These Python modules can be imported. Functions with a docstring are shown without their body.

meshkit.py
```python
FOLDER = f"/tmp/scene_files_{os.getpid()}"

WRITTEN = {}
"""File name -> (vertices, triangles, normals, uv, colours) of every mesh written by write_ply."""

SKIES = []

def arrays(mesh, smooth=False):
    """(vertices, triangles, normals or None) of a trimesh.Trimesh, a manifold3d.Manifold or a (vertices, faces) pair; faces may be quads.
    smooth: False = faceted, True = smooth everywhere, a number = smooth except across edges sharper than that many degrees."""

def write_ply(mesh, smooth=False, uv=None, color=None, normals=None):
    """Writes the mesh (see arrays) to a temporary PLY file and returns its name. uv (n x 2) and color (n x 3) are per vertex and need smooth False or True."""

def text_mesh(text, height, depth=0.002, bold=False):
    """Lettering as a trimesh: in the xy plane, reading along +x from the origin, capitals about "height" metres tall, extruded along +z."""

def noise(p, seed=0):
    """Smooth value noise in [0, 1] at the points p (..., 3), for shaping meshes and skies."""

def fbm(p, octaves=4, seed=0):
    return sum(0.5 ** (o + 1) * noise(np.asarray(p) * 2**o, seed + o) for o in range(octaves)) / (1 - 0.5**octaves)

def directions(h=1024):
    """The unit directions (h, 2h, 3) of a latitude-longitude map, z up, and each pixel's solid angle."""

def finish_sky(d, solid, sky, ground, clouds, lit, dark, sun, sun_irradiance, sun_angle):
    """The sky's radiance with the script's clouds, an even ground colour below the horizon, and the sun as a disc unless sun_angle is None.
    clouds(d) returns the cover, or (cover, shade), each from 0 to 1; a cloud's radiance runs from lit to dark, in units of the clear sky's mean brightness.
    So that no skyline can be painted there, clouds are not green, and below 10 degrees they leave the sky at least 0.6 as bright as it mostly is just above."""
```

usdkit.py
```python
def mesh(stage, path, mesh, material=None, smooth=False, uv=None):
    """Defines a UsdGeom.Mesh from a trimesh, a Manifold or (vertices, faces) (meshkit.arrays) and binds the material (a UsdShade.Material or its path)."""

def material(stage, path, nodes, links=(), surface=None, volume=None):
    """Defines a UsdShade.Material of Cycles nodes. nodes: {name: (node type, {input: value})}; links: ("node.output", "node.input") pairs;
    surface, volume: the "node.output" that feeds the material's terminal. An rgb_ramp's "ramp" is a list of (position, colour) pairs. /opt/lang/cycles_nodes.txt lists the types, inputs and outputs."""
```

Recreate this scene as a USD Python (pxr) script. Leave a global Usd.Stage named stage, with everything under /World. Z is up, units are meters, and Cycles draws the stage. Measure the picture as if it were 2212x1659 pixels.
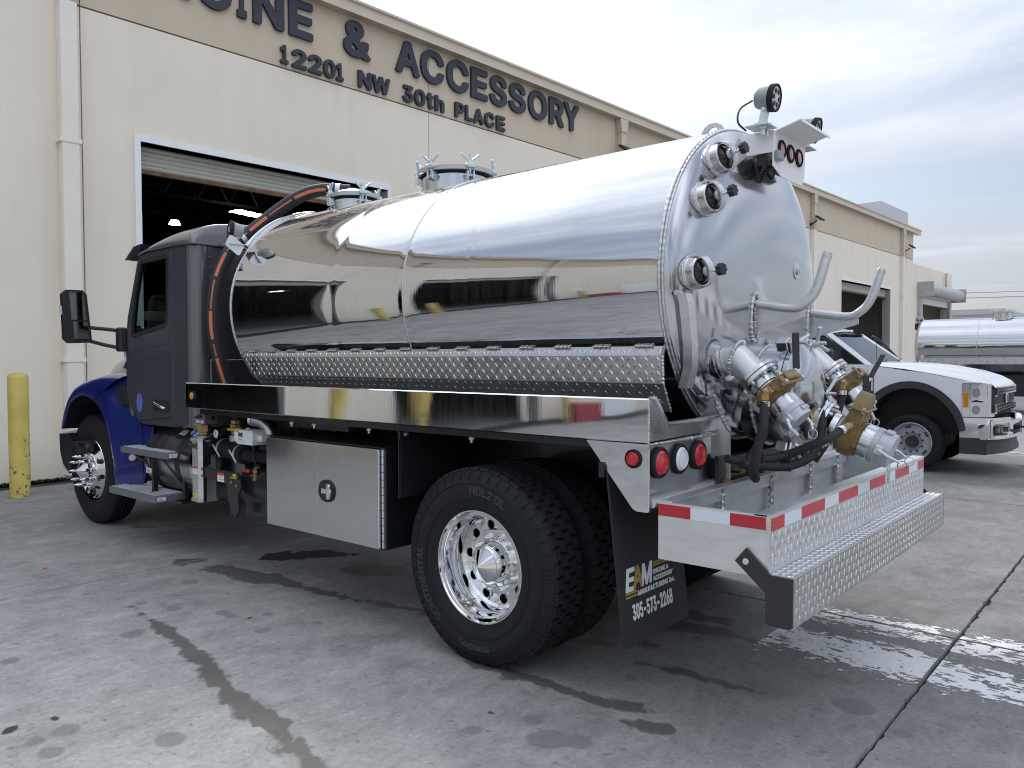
import math, random
import numpy as np, trimesh, usdkit, meshkit
from scipy.spatial import ConvexHull, cKDTree
from pxr import Usd, UsdGeom, UsdLux, UsdShade, Gf, Sdf, Vt
from shapely.geometry import Polygon, box as sbox
from shapely.ops import unary_union

stage = Usd.Stage.CreateInMemory()
UsdGeom.SetStageUpAxis(stage, UsdGeom.Tokens.z)
UsdGeom.SetStageMetersPerUnit(stage, 1.0)
UsdGeom.Xform.Define(stage, '/World')
UsdGeom.Scope.Define(stage, '/World/Looks')
PI = math.pi

# ------------------------------------------------------------------ camera
cam = UsdGeom.Camera.Define(stage, '/World/camera')
yaw, pitch, roll = map(math.radians, (49.75, 1.84, -0.15))
F = np.array([math.sin(yaw)*math.cos(pitch), math.cos(yaw)*math.cos(pitch), -math.sin(pitch)])
R = np.array([math.cos(yaw), -math.sin(yaw), 0.0]); U = np.cross(R, F)
c_, s_ = math.cos(roll), math.sin(roll)
R2, U2 = c_*R + s_*U, c_*U - s_*R
m = Gf.Matrix4d(*R2, 0, *U2, 0, *(-F), 0, -4.21, 0, 1.60, 1)
cam.AddTransformOp().Set(m)
cam.CreateHorizontalApertureAttr(36.0)
cam.CreateVerticalApertureAttr(27.0)
cam.CreateFocalLengthAttr(36.0*1712/2212)
cam.CreateClippingRangeAttr(Gf.Vec2f(0.05, 5000))
cam.CreateExposureAttr(0.66)

# ------------------------------------------------------------------ sky and sun (thin bright overcast, sun behind the building)
SUN_AZ, SUN_EL = math.radians(30), math.radians(40)
sun_dir = np.array([math.sin(SUN_AZ)*math.cos(SUN_EL), math.cos(SUN_AZ)*math.cos(SUN_EL), math.sin(SUN_EL)])
usdkit.material(stage, '/World/Looks/sky_look', {
    'tc': ('texture_coordinate', {}),
    'sky': ('sky_texture', {'sky_type': 'single_scattering', 'sun_disc': False, 'sun_elevation': SUN_EL, 'sun_rotation': SUN_AZ, 'altitude': 50.0, 'aerosol_density': 2.0}),
    'sep': ('separate_xyz', {}),
    'zc': ('math', {'math_type': 'maximum', 'value2': 0.0}),
    'za': ('math', {'math_type': 'add', 'value2': 0.10}),
    'dx': ('math', {'math_type': 'divide'}), 'dy': ('math', {'math_type': 'divide'}),
    'pl': ('combine_xyz', {}),
    'mp': ('mapping', {'rotation': (0, 0, 0.85), 'scale': (1.0, 0.42, 1.0)}),
    'n1': ('noise_texture', {'scale': 1.25, 'detail': 7.0, 'roughness': 0.56, 'distortion': 0.35}),
    'n2': ('noise_texture', {'scale': 0.45, 'detail': 3.0, 'roughness': 0.5}),
    'cov': ('map_range', {'from_min': 0.36, 'from_max': 0.60, 'to_min': 0.35, 'to_max': 0.97, 'clamp': True}),
    'dot': ('math', {'math_type': 'multiply_add'}),
    'vs': ('mapping', {}),
    'sx': ('math', {'math_type': 'multiply', 'value2': float(sun_dir[0])}),
    'sy': ('math', {'math_type': 'multiply_add', 'value2': float(sun_dir[1])}),
    'sz': ('math', {'math_type': 'multiply_add', 'value2': float(sun_dir[2])}),
    'gl': ('map_range', {'from_min': 0.30, 'from_max': 1.0, 'to_min': 0.0, 'to_max': 1.0, 'clamp': True}),
    'glp': ('math', {'math_type': 'power', 'value2': 2.2}),
    'glow': ('math', {'math_type': 'multiply', 'value2': 3.6}),
    'shade': ('map_range', {'from_min': 0.3, 'from_max': 0.75, 'to_min': 3.3, 'to_max': 7.8, 'clamp': True}),
    'lum': ('math', {'math_type': 'add'}), 'zg': ('math', {'math_type': 'multiply_add', 'value2': 1.15, 'value3': 0.54}), 'lz': ('math', {'math_type': 'multiply'}),
    'cc': ('mix_color', {'blend_type': 'multiply', 'fac': 1.0, 'a': (0.92, 0.98, 1.08), 'use_clamp': False}),
    'lc': ('combine_xyz', {}),
    'mix': ('mix_color', {'blend_type': 'mix', 'use_clamp': False}),
    'bg': ('background_shader', {'strength': 0.10}),
}, [('tc.generated', 'sep.vector'), ('sep.z', 'zc.value1'), ('zc.value', 'za.value1'),
    ('sep.x', 'dx.value1'), ('za.value', 'dx.value2'), ('sep.y', 'dy.value1'), ('za.value', 'dy.value2'),
    ('dx.value', 'pl.x'), ('dy.value', 'pl.y'), ('pl.vector', 'mp.vector'), ('mp.vector', 'n1.vector'), ('mp.vector', 'n2.vector'),
    ('n1.fac', 'cov.value'), ('sep.x', 'sx.value1'), ('sep.y', 'sy.value1'), ('sx.value', 'sy.value3'),
    ('sep.z', 'sz.value1'), ('sy.value', 'sz.value3'), ('sz.value', 'gl.value'), ('gl.result', 'glp.value1'), ('glp.value', 'glow.value1'),
    ('n1.fac', 'shade.value'), ('shade.result', 'lum.value1'), ('glow.value', 'lum.value2'),
    ('zc.value', 'zg.value1'), ('lum.value', 'lz.value1'), ('zg.value', 'lz.value2'), ('lz.value', 'lc.x'), ('lz.value', 'lc.y'), ('lz.value', 'lc.z'), ('lc.vector', 'cc.b'),
    ('cov.result', 'mix.fac'), ('sky.color', 'mix.a'), ('cc.result', 'mix.b'), ('mix.result', 'bg.color')], surface='bg.background')
dome = UsdLux.DomeLight.Define(stage, '/World/sky')
UsdShade.MaterialBindingAPI.Apply(dome.GetPrim()).Bind(UsdShade.Material.Get(stage, '/World/Looks/sky_look'))
dome.GetPrim().SetCustomDataByKey('kind', 'structure')
sun = UsdLux.DistantLight.Define(stage, '/World/sun')
sun.CreateNormalizeAttr(True); sun.CreateIntensityAttr(0.35); sun.CreateAngleAttr(12.0); sun.CreateColorAttr(Gf.Vec3f(1.0, 0.95, 0.87))
zz = sun_dir; xx = np.cross([0, 0, 1], zz); xx /= np.linalg.norm(xx); yy = np.cross(zz, xx)
sun.AddTransformOp().Set(Gf.Matrix4d(*xx, 0, *yy, 0, *zz, 0, 0, 0, 30, 1))

# ------------------------------------------------------------------ mesh helpers
class G:
    """Collects vertices and triangles for ONE mesh."""
    def __init__(s): s.v, s.f, s.n = [], [], 0
    def add(s, v, f):
        v = np.asarray(v, float); f = np.asarray(f, int)
        if f.shape[1] == 4: f = np.vstack([f[:, [0, 1, 2]], f[:, [0, 2, 3]]])
        s.v.append(v); s.f.append(f + s.n); s.n += len(v); return s
    def tm(s, t): return s.add(t.vertices, t.faces)
    def get(s): return np.vstack(s.v), np.vstack(s.f)
    def bx(s, x0, x1, y0, y1, z0, z1, ch=0.0, M=None):
        x0, x1 = min(x0, x1), max(x0, x1); y0, y1 = min(y0, y1), max(y0, y1); z0, z1 = min(z0, z1), max(z0, z1)
        if ch <= 0:
            v = np.array([[x, y, z] for z in (z0, z1) for y in (y0, y1) for x in (x0, x1)], float)
            f = np.array([[0, 2, 3, 1], [4, 5, 7, 6], [0, 1, 5, 4], [2, 6, 7, 3], [0, 4, 6, 2], [1, 3, 7, 5]])
        else:
            c = min(ch, (x1-x0)*.45, (y1-y0)*.45, (z1-z0)*.45); p = []
            for x, a in ((x0, c), (x1, -c)):
                for y, b in ((y0, c), (y1, -c)):
                    for z, d in ((z0, c), (z1, -c)):
                        p += [(x, y+b, z+d), (x+a, y, z+d), (x+a, y+b, z)]
            t = trimesh.convex.convex_hull(np.array(p)); v, f = t.vertices, t.faces
        if M is not None: v = np.asarray(v) @ M[:3, :3].T + M[:3, 3]
        return s.add(v, f)
    def hull(s, pts):
        t = trimesh.convex.convex_hull(np.asarray(pts, float)); return s.add(t.vertices, t.faces)
    def la(s, prof, o=(0, 0, 0), ax=(0, 0, 1), n=32, sx=1.0, a0=0.0, a1=2*PI, ref=None):
        """lathe: prof = [(radius, along axis)]"""
        ax = np.asarray(ax, float); ax /= np.linalg.norm(ax)
        u, w = frame(ax, ref); full = abs(a1-a0-2*PI) < 1e-6
        t = np.linspace(a0, a1, n, endpoint=not full); k = len(t); P = np.asarray(prof, float)
        ring = np.cos(t)[:, None]*u*sx + np.sin(t)[:, None]*w
        v = (np.asarray(o) + P[:, None, 1:2]*ax + P[:, None, 0:1]*ring[None]).reshape(-1, 3)
        f = []
        for i in range(len(P)-1):
            for j in range(k if full else k-1):
                a, b = i*k+j, i*k+(j+1) % k
                f.append((a, b, b+k, a+k))
        return s.add(v, f)
    def cy(s, p0, p1, r, r1=None, n=20, ch=0.0):
        p0, p1 = np.asarray(p0, float), np.asarray(p1, float); L = np.linalg.norm(p1-p0); r1 = r if r1 is None else r1
        if ch > 0: pr = [(0, 0), (r-ch, 0), (r, ch), (r1, L-ch), (r1-ch, L), (0, L)]
        else: pr = [(0, 0), (r, 0), (r1, L), (0, L)]
        return s.la(pr, p0, p1-p0, n)
    def tu(s, path, r, n=12, caps=True, sub=0, closed=False):
        P = np.asarray(path, float)
        if sub: P = smooth_path(P, sub)
        m = len(P); r = np.broadcast_to(np.asarray(r, float), (m,)) if np.ndim(r) == 0 or len(np.atleast_1d(r)) == m else np.interp(np.linspace(0, 1, m), np.linspace(0, 1, len(r)), r)
        T = np.roll(P, -1, 0)-np.roll(P, 1, 0) if closed else np.gradient(P, axis=0)
        T /= np.linalg.norm(T, axis=1, keepdims=True)+1e-12
        u, w = frame(T[0]); v = []; t = np.linspace(0, 2*PI, n, endpoint=False)
        for i in range(m):
            u = u - T[i]*(u @ T[i]); u /= np.linalg.norm(u); w = np.cross(T[i], u)
            v.append(P[i] + r[i]*(np.cos(t)[:, None]*u + np.sin(t)[:, None]*w))
        v = np.vstack(v); f = []
        for i in range(m if closed else m-1):
            for j in range(n):
                a, b = i*n+j, i*n+(j+1) % n; q = n if i < m-1 else -i*n
                f.append((a, b, b+q, a+q))
        f = [tuple(x) for x in f]; s.add(v, f)
        if caps and not closed:
            s.add(np.vstack([v[:n], P[:1]]), [(j, n, (j+1) % n) for j in range(n)][::1] and [((j+1) % n, j, n) for j in range(n)])
            s.add(np.vstack([v[-n:], P[-1:]]), [(j, (j+1) % n, n) for j in range(n)])
        return s
    def ex(s, poly, d, o=(0, 0, 0), u=(1, 0, 0), w=(0, 1, 0), bev=0.0):
        """extrude a 2D polygon (u,w plane at o) along u x w by d (may be negative)"""
        p = poly if isinstance(poly, Polygon) or hasattr(poly, 'geoms') else Polygon(poly)
        if not p.is_valid: p = p.buffer(0)
        u, w, o = np.asarray(u, float), np.asarray(w, float), np.asarray(o, float); nn = np.cross(u, w)
        for g in getattr(p, 'geoms', [p]):
            layers = [(g, 0.0, abs(d))]
            if bev > 0:
                gi = g.buffer(-bev, join_style=2)
                layers = [(g, 0.0, abs(d)-bev)] + [(q, abs(d)-bev, bev) for q in getattr(gi, 'geoms', [gi]) if not q.is_empty]
            for q, z0, h in layers:
                t = trimesh.creation.extrude_polygon(q, h, engine='earcut'); vv = np.array(t.vertices); vv[:, 2] += z0
                if d < 0: vv[:, 2] *= -1; t.faces = t.faces[:, ::-1]
                s.add(o + vv[:, :1]*u + vv[:, 1:2]*w + vv[:, 2:]*nn, t.faces)
        return s
    def sp(s, c, r, sub=2):
        t = trimesh.creation.icosphere(sub, 1.0); return s.add(np.asarray(c) + t.vertices*np.asarray(r), t.faces)
    def quad(s, a, b, c, d): return s.add([a, b, c, d], [(0, 1, 2, 3)])
    def grid(s, V):
        """V: (m,k,3) points"""
        m_, k = V.shape[:2]; i, j = np.meshgrid(np.arange(m_-1), np.arange(k-1), indexing='ij'); a = (i*k+j).ravel()
        return s.add(V.reshape(-1, 3), np.stack([a, a+1, a+k+1, a+k], 1))
    def tf(s, M):
        s.v = [v @ M[:3, :3].T + M[:3, 3] for v in s.v]; return s

def frame(ax, ref=None):
    ax = np.asarray(ax, float); ax = ax/np.linalg.norm(ax)
    h = np.asarray(ref, float) if ref is not None else (np.array([0, 0, 1.0]) if abs(ax[2]) < .9 else np.array([1.0, 0, 0]))
    u = np.cross(h, ax); u /= np.linalg.norm(u); return u, np.cross(ax, u)
def smooth_path(P, k=8):
    P = np.asarray(P, float); Q = np.vstack([2*P[0]-P[1], P, 2*P[-1]-P[-2]]); out = []
    for i in range(1, len(Q)-2):
        for t in np.linspace(0, 1, k, endpoint=False):
            a, b, c, d = Q[i-1], Q[i], Q[i+1], Q[i+2]
            out.append(.5*(2*b+(c-a)*t+(2*a-5*b+4*c-d)*t*t+(3*b-a-3*c+d)*t**3))
    return np.vstack(out+[P[-1:]])
def rrect(x0, x1, y0, y1, r, q=4): return sbox(x0+r, y0+r, x1-r, y1-r).buffer(r, quad_segs=q)
def text_poly(t, h, bold=1, sx=1.0, shear=0.0):
    """mesh of lettering in its own xy plane, from meshkit; returns vertices, faces"""
    tm = meshkit.text_mesh(t, h, 0.004, bold=bold) if 'bold' in meshkit.text_mesh.__code__.co_varnames else meshkit.text_mesh(t, h)
    v = np.array(tm.vertices); v[:, 0] -= v[:, 0].min(); v[:, 0] = v[:, 0]*sx + v[:, 1]*shear
    return v, np.array(tm.faces)
def rotz(a): c, s = math.cos(a), math.sin(a); M = np.eye(4); M[:2, :2] = [[c, -s], [s, c]]; return M
def axes(o, u, v, w): M = np.eye(4); M[:3, 0], M[:3, 1], M[:3, 2], M[:3, 3] = u, v, w, o; return M

# ------------------------------------------------------------------ scene-tree helpers
_used, BASE, WARP = set(), {}, []
def _path(name, parent):
    par = parent.GetPath().pathString if parent is not None else '/World'
    p, k = f'{par}/{name}', 0
    while p in _used: k += 1; p = f'{par}/{name}_{k:03d}'
    _used.add(p); return p
def tag(prim, **kw):
    prim = prim.GetPrim() if hasattr(prim, 'GetPrim') else prim
    for k, v in kw.items():
        if v: prim.SetCustomDataByKey({'cat': 'category'}.get(k, k), v)
    return prim
def thing(name, label, cat, loc=(0, 0, 0), rz=0.0, group=None, local=False, kind=None):
    """an Xform at the thing's base. local=False: part vertices are given in world coordinates; True: in the thing's own"""
    x = UsdGeom.Xform.Define(stage, _path(name, None)); x.AddTranslateOp().Set(Gf.Vec3d(*map(float, loc)))
    if rz: x.AddRotateZOp().Set(float(math.degrees(rz)))
    BASE[x.GetPath().pathString] = np.zeros(3) if local else np.asarray(loc, float)
    return tag(x, label=label, cat=cat, group=group, kind=kind)
def obj(name, g, mat, parent=None, smooth=32, label=None, cat=None, group=None, kind=None, prim=None):
    v, f = g.get() if isinstance(g, G) else g
    if WARP and parent is not None and parent.GetPath().pathString.startswith(WARP[0]): v = WARP[1](np.array(v, float))
    if parent is not None:
        v = v - BASE['/'.join(parent.GetPath().pathString.split('/')[:3])]
    me = usdkit.mesh(stage, _path(name, parent), (v, f), MATS[mat], smooth=smooth)
    for k, a in (prim or {}).items():
        UsdGeom.PrimvarsAPI(me).CreatePrimvar(k, Sdf.ValueTypeNames.FloatArray, 'vertex').Set(Vt.FloatArray.FromNumpy(np.asarray(a, np.float32)))
    return tag(me, label=label, cat=cat, group=group, kind=kind)
def copy(root, loc, rz=0.0, label=None, group=None, name=None):
    x = UsdGeom.Xform.Define(stage, _path(name or root.GetName().split('_0')[0], None))
    x.GetPrim().GetReferences().AddInternalReference(root.GetPath())
    x.ClearXformOpOrder(); x.AddTranslateOp().Set(Gf.Vec3d(*map(float, loc))); x.AddRotateZOp().Set(float(math.degrees(rz)))
    x.GetPrim().SetInstanceable(True)
    return tag(x, label=label, group=group)

# ------------------------------------------------------------------ materials
MATS = {}
def pm(name, base, rough=.5, metal=0.0, var=0.0, vs=6.0, bump=0.0, bs=60.0, bd=0.002, rvar=0.0, stretch=(1, 1, 1), detail=5.0, **kw):
    """a principled material; noise in its colour, roughness and relief"""
    n, l = {'p': ('principled_bsdf', {'base_color': base, 'roughness': rough, 'metallic': metal, **kw})}, []
    if var or bump or rvar:
        n['g'] = ('geometry', {}); n['mp'] = ('mapping', {'scale': stretch}); l.append(('g.position', 'mp.vector'))
    if var or rvar:
        n['nz'] = ('noise_texture', {'scale': vs, 'detail': detail, 'roughness': .6}); l.append(('mp.vector', 'nz.vector'))
    if var:
        n['rp'] = ('rgb_ramp', {'ramp': [(.25, tuple(np.clip(np.array(base)*(1-var), 0, 1))), (.5, tuple(base)), (.75, tuple(np.clip(np.array(base)*(1+var), 0, 1)))]})
        l += [('nz.fac', 'rp.fac'), ('rp.color', 'p.base_color')]
    if rvar:
        n['rr'] = ('map_range', {'from_min': .3, 'from_max': .7, 'to_min': max(0, rough-rvar), 'to_max': rough+rvar, 'clamp': True})
        l += [('nz.fac', 'rr.value'), ('rr.result', 'p.roughness')]
    if bump:
        n['bn'] = ('noise_texture', {'scale': bs, 'detail': 3.0}); n['b'] = ('bump', {'strength': bump, 'distance': bd})
        l += [('mp.vector', 'bn.vector'), ('bn.fac', 'b.height'), ('b.normal', 'p.normal')]
    MATS[name] = usdkit.material(stage, f'/World/Looks/{name}', n, l, surface='p.BSDF')
def glass(name, tint, ior=1.45, rough=0.0, ref=(1, 1, 1)):
    MATS[name] = usdkit.material(stage, f'/World/Looks/{name}', {'t': ('transparent_bsdf', {'color': tint}), 'g': ('glossy_bsdf', {'color': ref, 'roughness': rough}),
        'f': ('layer_weight', {'blend': .5}), 'fp': ('math', {'math_type': 'power', 'value2': 4.0}), 'fa': ('math', {'math_type': 'multiply_add', 'value2': .9, 'value3': .05*(ior-.5)}), 'm': ('mix_closure', {})}, [('f.facing', 'fp.value1'), ('fp.value', 'fa.value1'), ('fa.value', 'm.fac'), ('t.BSDF', 'm.closure1'), ('g.BSDF', 'm.closure2')], surface='m.closure')
def emit(name, col, s):
    MATS[name] = usdkit.material(stage, f'/World/Looks/{name}', {'e': ('emission', {'color': col, 'strength': s})}, [], surface='e.emission')

def stucco(name, base):
    """painted concrete: broad blotches, faint rain streaks, grime at the foot, fine grain"""
    b = np.array(base)
    MATS[name] = usdkit.material(stage, f'/World/Looks/{name}', {
        'g': ('geometry', {}), 'n1': ('noise_texture', {'scale': .55, 'detail': 6.0, 'roughness': .6}), 'm2': ('mapping', {'scale': (1.3, 1.3, .10)}), 'n2': ('noise_texture', {'scale': 1.5, 'detail': 5.0, 'roughness': .65}),
        'n3': ('noise_texture', {'scale': 150.0, 'detail': 3.0}), 'n4': ('noise_texture', {'scale': 5.0, 'detail': 6.0, 'roughness': .65}), 's': ('separate_xyz', {}),
        'c': ('rgb_ramp', {'ramp': [(.25, tuple(b*.93)), (.5, tuple(b)), (.75, tuple(np.minimum(b*1.04, 1)))]}), 'r2': ('rgb_ramp', {'ramp': [(.33, (.955, .95, .94)), (.52, (1, 1, 1)), (1.0, (1, 1, 1))]}),
        'a': ('mix_color', {'blend_type': 'multiply', 'fac': 1.0}), 'h': ('map_range', {'from_min': .0, 'from_max': .55, 'to_min': .42, 'to_max': 0.0, 'clamp': True}), 'hn': ('math', {'math_type': 'multiply'}),
        'd': ('mix_color', {'blend_type': 'mix', 'b': (.30, .27, .22)}), 'bp': ('bump', {'strength': .3, 'distance': .003}), 'p': ('principled_bsdf', {'roughness': .85})},
        [('g.position', 'n1.vector'), ('g.position', 'm2.vector'), ('m2.vector', 'n2.vector'), ('g.position', 'n3.vector'), ('g.position', 'n4.vector'), ('g.position', 's.vector'), ('n1.fac', 'c.fac'), ('n2.fac', 'r2.fac'), ('c.color', 'a.a'), ('r2.color', 'a.b'),
         ('s.z', 'h.value'), ('h.result', 'hn.value1'), ('n4.fac', 'hn.value2'), ('hn.value', 'd.fac'), ('a.result', 'd.a'), ('d.result', 'p.base_color'), ('n3.fac', 'bp.height'), ('bp.normal', 'p.normal')], surface='p.BSDF')
stucco('stucco_cream', (.78, .70, .585)); stucco('stucco_tan', (.57, .475, .36))
pm('groove_brown', (.24, .17, .13), .9)
pm('eave_tan', (.56, .475, .37), .55, var=.05, vs=2)
pm('spout_cream', (.78, .73, .64), .5, var=.04, vs=3)
pm('letter_navy', (.020, .024, .038), .45, var=.2, vs=8)
pm('frame_white', (.78, .79, .80), .5, var=.03)
pm('slat_cream', (.55, .54, .47), .5, var=.05, vs=4)
pm('rust_bar', (.16, .085, .045), .8, var=.6, vs=9)
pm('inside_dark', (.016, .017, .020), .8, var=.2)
pm('inside_floor', (.30, .30, .30), .6, var=.2)
pm('dark_steel', (.010, .011, .013), .5)
pm('roof_grey', (.45, .46, .47), .8)
pm('grey_panel', (.50, .51, .54), .7, var=.04)
pm('lamp_black', (.006, .006, .007), .5)
pm('lens_pale', (.70, .72, .70), .25)
pm('dock_grey', (.42, .43, .43), .5, metal=.4, var=.15, vs=4)
pm('weed_green', (.055, .075, .03), .9, var=.3, vs=30)
pm('far_cream', (.55, .50, .40), .9); pm('far_white', (.62, .63, .64), .9); pm('far_blue', (.04, .10, .36), .6)
pm('bark', (.10, .075, .055), .9, var=.3, vs=12); pm('leaf', (.06, .095, .035), .7, var=.35, vs=2)
pm('yellow_band', (.62, .46, .07), .6)
pm('red_band', (.30, .03, .035), .6)
pm('wire_black', (.015, .015, .015), .7)
emit('tube_light', (1.0, .96, .86), 4.0)
# ------------------------------------------------------------------ ground: base sheet and concrete slabs with open joints
rng = np.random.default_rng(7)
def seg_dist(x, y, pts, ws):
    """(half width at the nearest point of the polyline) - (distance to it)"""
    best = np.full(x.shape, -9.0)
    for (a, b), wa, wb in zip(zip(pts[:-1], pts[1:]), ws[:-1], ws[1:]):
        ax, ay = a; bx, by = b; L = (bx-ax)**2+(by-ay)**2
        t = np.clip(((x-ax)*(bx-ax)+(y-ay)*(by-ay))/L, 0, 1)
        d = np.hypot(x-ax-t*(bx-ax), y-ay-t*(by-ay))
        best = np.maximum(best, wa+(wb-wa)*t-d)
    return best
WET = [([(-1.92, 5.2), (-1.98, 4.72), (-2.1, 3.93), (-2.24, 3.41), (-2.29, 2.99), (-2.37, 2.6), (-2.47, 2.1)], [.02, .05, .062, .065, .068, .06, .055]),
       ([(-1.08, 5.62), (-1.0, 5.1), (-.96, 4.83), (-.91, 4.25), (-.78, 3.68), (-.9, 3.2)], [.10, .13, .06, .045, .035, .02]),
       ([(-1.2, 2.9), (-1.18, 2.57), (-1.166, 2.2), (-1.14, 1.97), (-1.11, 1.78)], [.05, .05, .04, .05, .028]),
       ([(-1.25, 1.76), (-1.2, 1.68)], [.07, .05]), ([(-1.27, 1.86), (-1.26, 1.84)], [.03, .03]),
       ([(-.65, 2.28), (-.606, 1.84), (-.594, 1.44)], [.025, .035, .01]),
       ([(-.02, 2.45), (.06, 2.09), (.057, 1.8)], [.12, .08, .02]), ([(.2, 2.6), (.25, 2.1)], [.12, .06]),
       ([(-.53, 2.5), (-.5, 2.42)], [.06, .05]), ([(-.37, 2.25), (-.34, 2.2)], [.06, .04]),
       ([(-1.15, 6.0), (-1.05, 5.95)], [.1, .09]), ([(-.36, 4.72), (-.3, 4.55)], [.17, .15]), ([(-.8, 7.6), (-.7, 7.5)], [.06, .05])]
OIL = [([(-.62, 5.62), (-.5, 5.5), (-.27, 5.4), (-.1, 5.1)], [.08, .13, .13, .03]), ([(-2.87, 3.82), (-2.87, 3.80)], [.024, .02]),
       ([(-3.03, 3.85), (-3.05, 3.83)], [.036, .03]), ([(-1.58, 2.36), (-1.57, 2.34)], [.02, .014])]
OIL += [([(x, y), (x+.004, y)], [r, r*.8]) for x, y, r in ((-2.74, 3.63, .016), (-2.72, 3.6, .012), (-3.03, 3.69, .011), (-1.79, 3.27, .017), (-1.41, 2.91, .011), (-2.48, 4.84, .012),
        (-3.0, 3.88, .012), (-.95, 1.26, .008), (-1.65, 1.8, .007), (-2.2, 5.6, .012), (-1.4, 4.1, .01), (-.7, 1.55, .009))]
GREY = [(-2.88, 3.65, .065), (-3.0, 3.65, .042), (-3.05, 3.64, .022), (-3.09, 3.66, .026), (-3.0, 3.49, .06), (-1.77, 4.91, .065), (-2.16, 4.64, .075), (-2.11, 4.67, .055), (-2.76, 4.73, .06),
        (-1.99, 5.68, .034), (-1.97, 6.04, .03), (-1.75, 6.46, .038), (-2.33, 4.24, .03), (-1.44, 4.36, .053), (-1.61, 4.6, .06), (-2.54, 3.36, .017), (-2.71, 3.51, .018), (-2.45, 3.0, .018),
        (-2.58, 2.88, .028), (-1.61, 4.5, .05), (-.6, 1.24, .03), (-.46, 1.12, .1), (-.61, .89, .06), (-.63, 1.95, .035), (-1.61, 2.01, .1), (-1.51, 2.17, .06), (-1.55, 1.9, .08)]
for _ in range(420):
    GREY.append((rng.uniform(-4, 6), rng.uniform(-1, 10), rng.choice([.012, .02, .03, .05, .07], p=[.35, .3, .2, .1, .05])))
SCUFF = [([(-1.44, 3.42), (-1.3, 3.2), (-1.35, 3.0)], [.1, .14, .08]), ([(-1.63, 3.21), (-1.5, 3.0)], [.05, .06]), ([(-2.09, 3.3), (-2.0, 3.0)], [.05, .04])]
for off in (0, .05, .1, .19, .25):
    SCUFF.append(([(-1.64+off, 6.03), (-1.89+off, 5.2), (-1.99+off, 4.62), (-1.99+off, 4.09), (-1.86+off, 3.62), (-1.62+off, 3.2), (-1.45+off, 2.7)], [.006, .01, .012, .012, .014, .014, .008]))
def stains(x, y):
    q = np.stack([x, y, 0*x], -1); w1 = meshkit.fbm(q*9, 3, 1)-.5; w2 = meshkit.fbm(q*26, 3, 5)-.5; w3 = meshkit.fbm(q*2.2, 4, 9)
    wob = .09*w1+.09*w2
    wet = np.max([seg_dist(x, y, *p) for p in WET], 0) + wob
    oil = np.max([seg_dist(x, y, *p) for p in OIL], 0) + np.where(seg_dist(x, y, *OIL[0]) > -.3, .22*w1, .012*w2)
    g = np.full(x.shape, -9.0); P = np.array(GREY); tree = cKDTree(np.stack([x, y], -1).reshape(-1, 2))
    gf = g.reshape(-1); xf, yf = x.reshape(-1), y.reshape(-1)
    for gx, gy, gr in GREY:
        i = tree.query_ball_point((gx, gy), gr+.1)
        if i: gf[i] = np.maximum(gf[i], gr-np.hypot((xf[i]-gx)*1.15, yf[i]-gy)+.25*gr*(w1.reshape(-1)[i])*2)
    sc = np.max([seg_dist(x, y, *p) for p in SCUFF], 0)
    return dict(wet=np.clip(wet, -.12, .12)*8, oil=np.clip(oil, -.08, .08)*12, grey=np.clip(gf.reshape(x.shape), -.06, .06)*16, scuff=np.clip(sc, -.08, .08)*12, cloud=w3)

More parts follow.
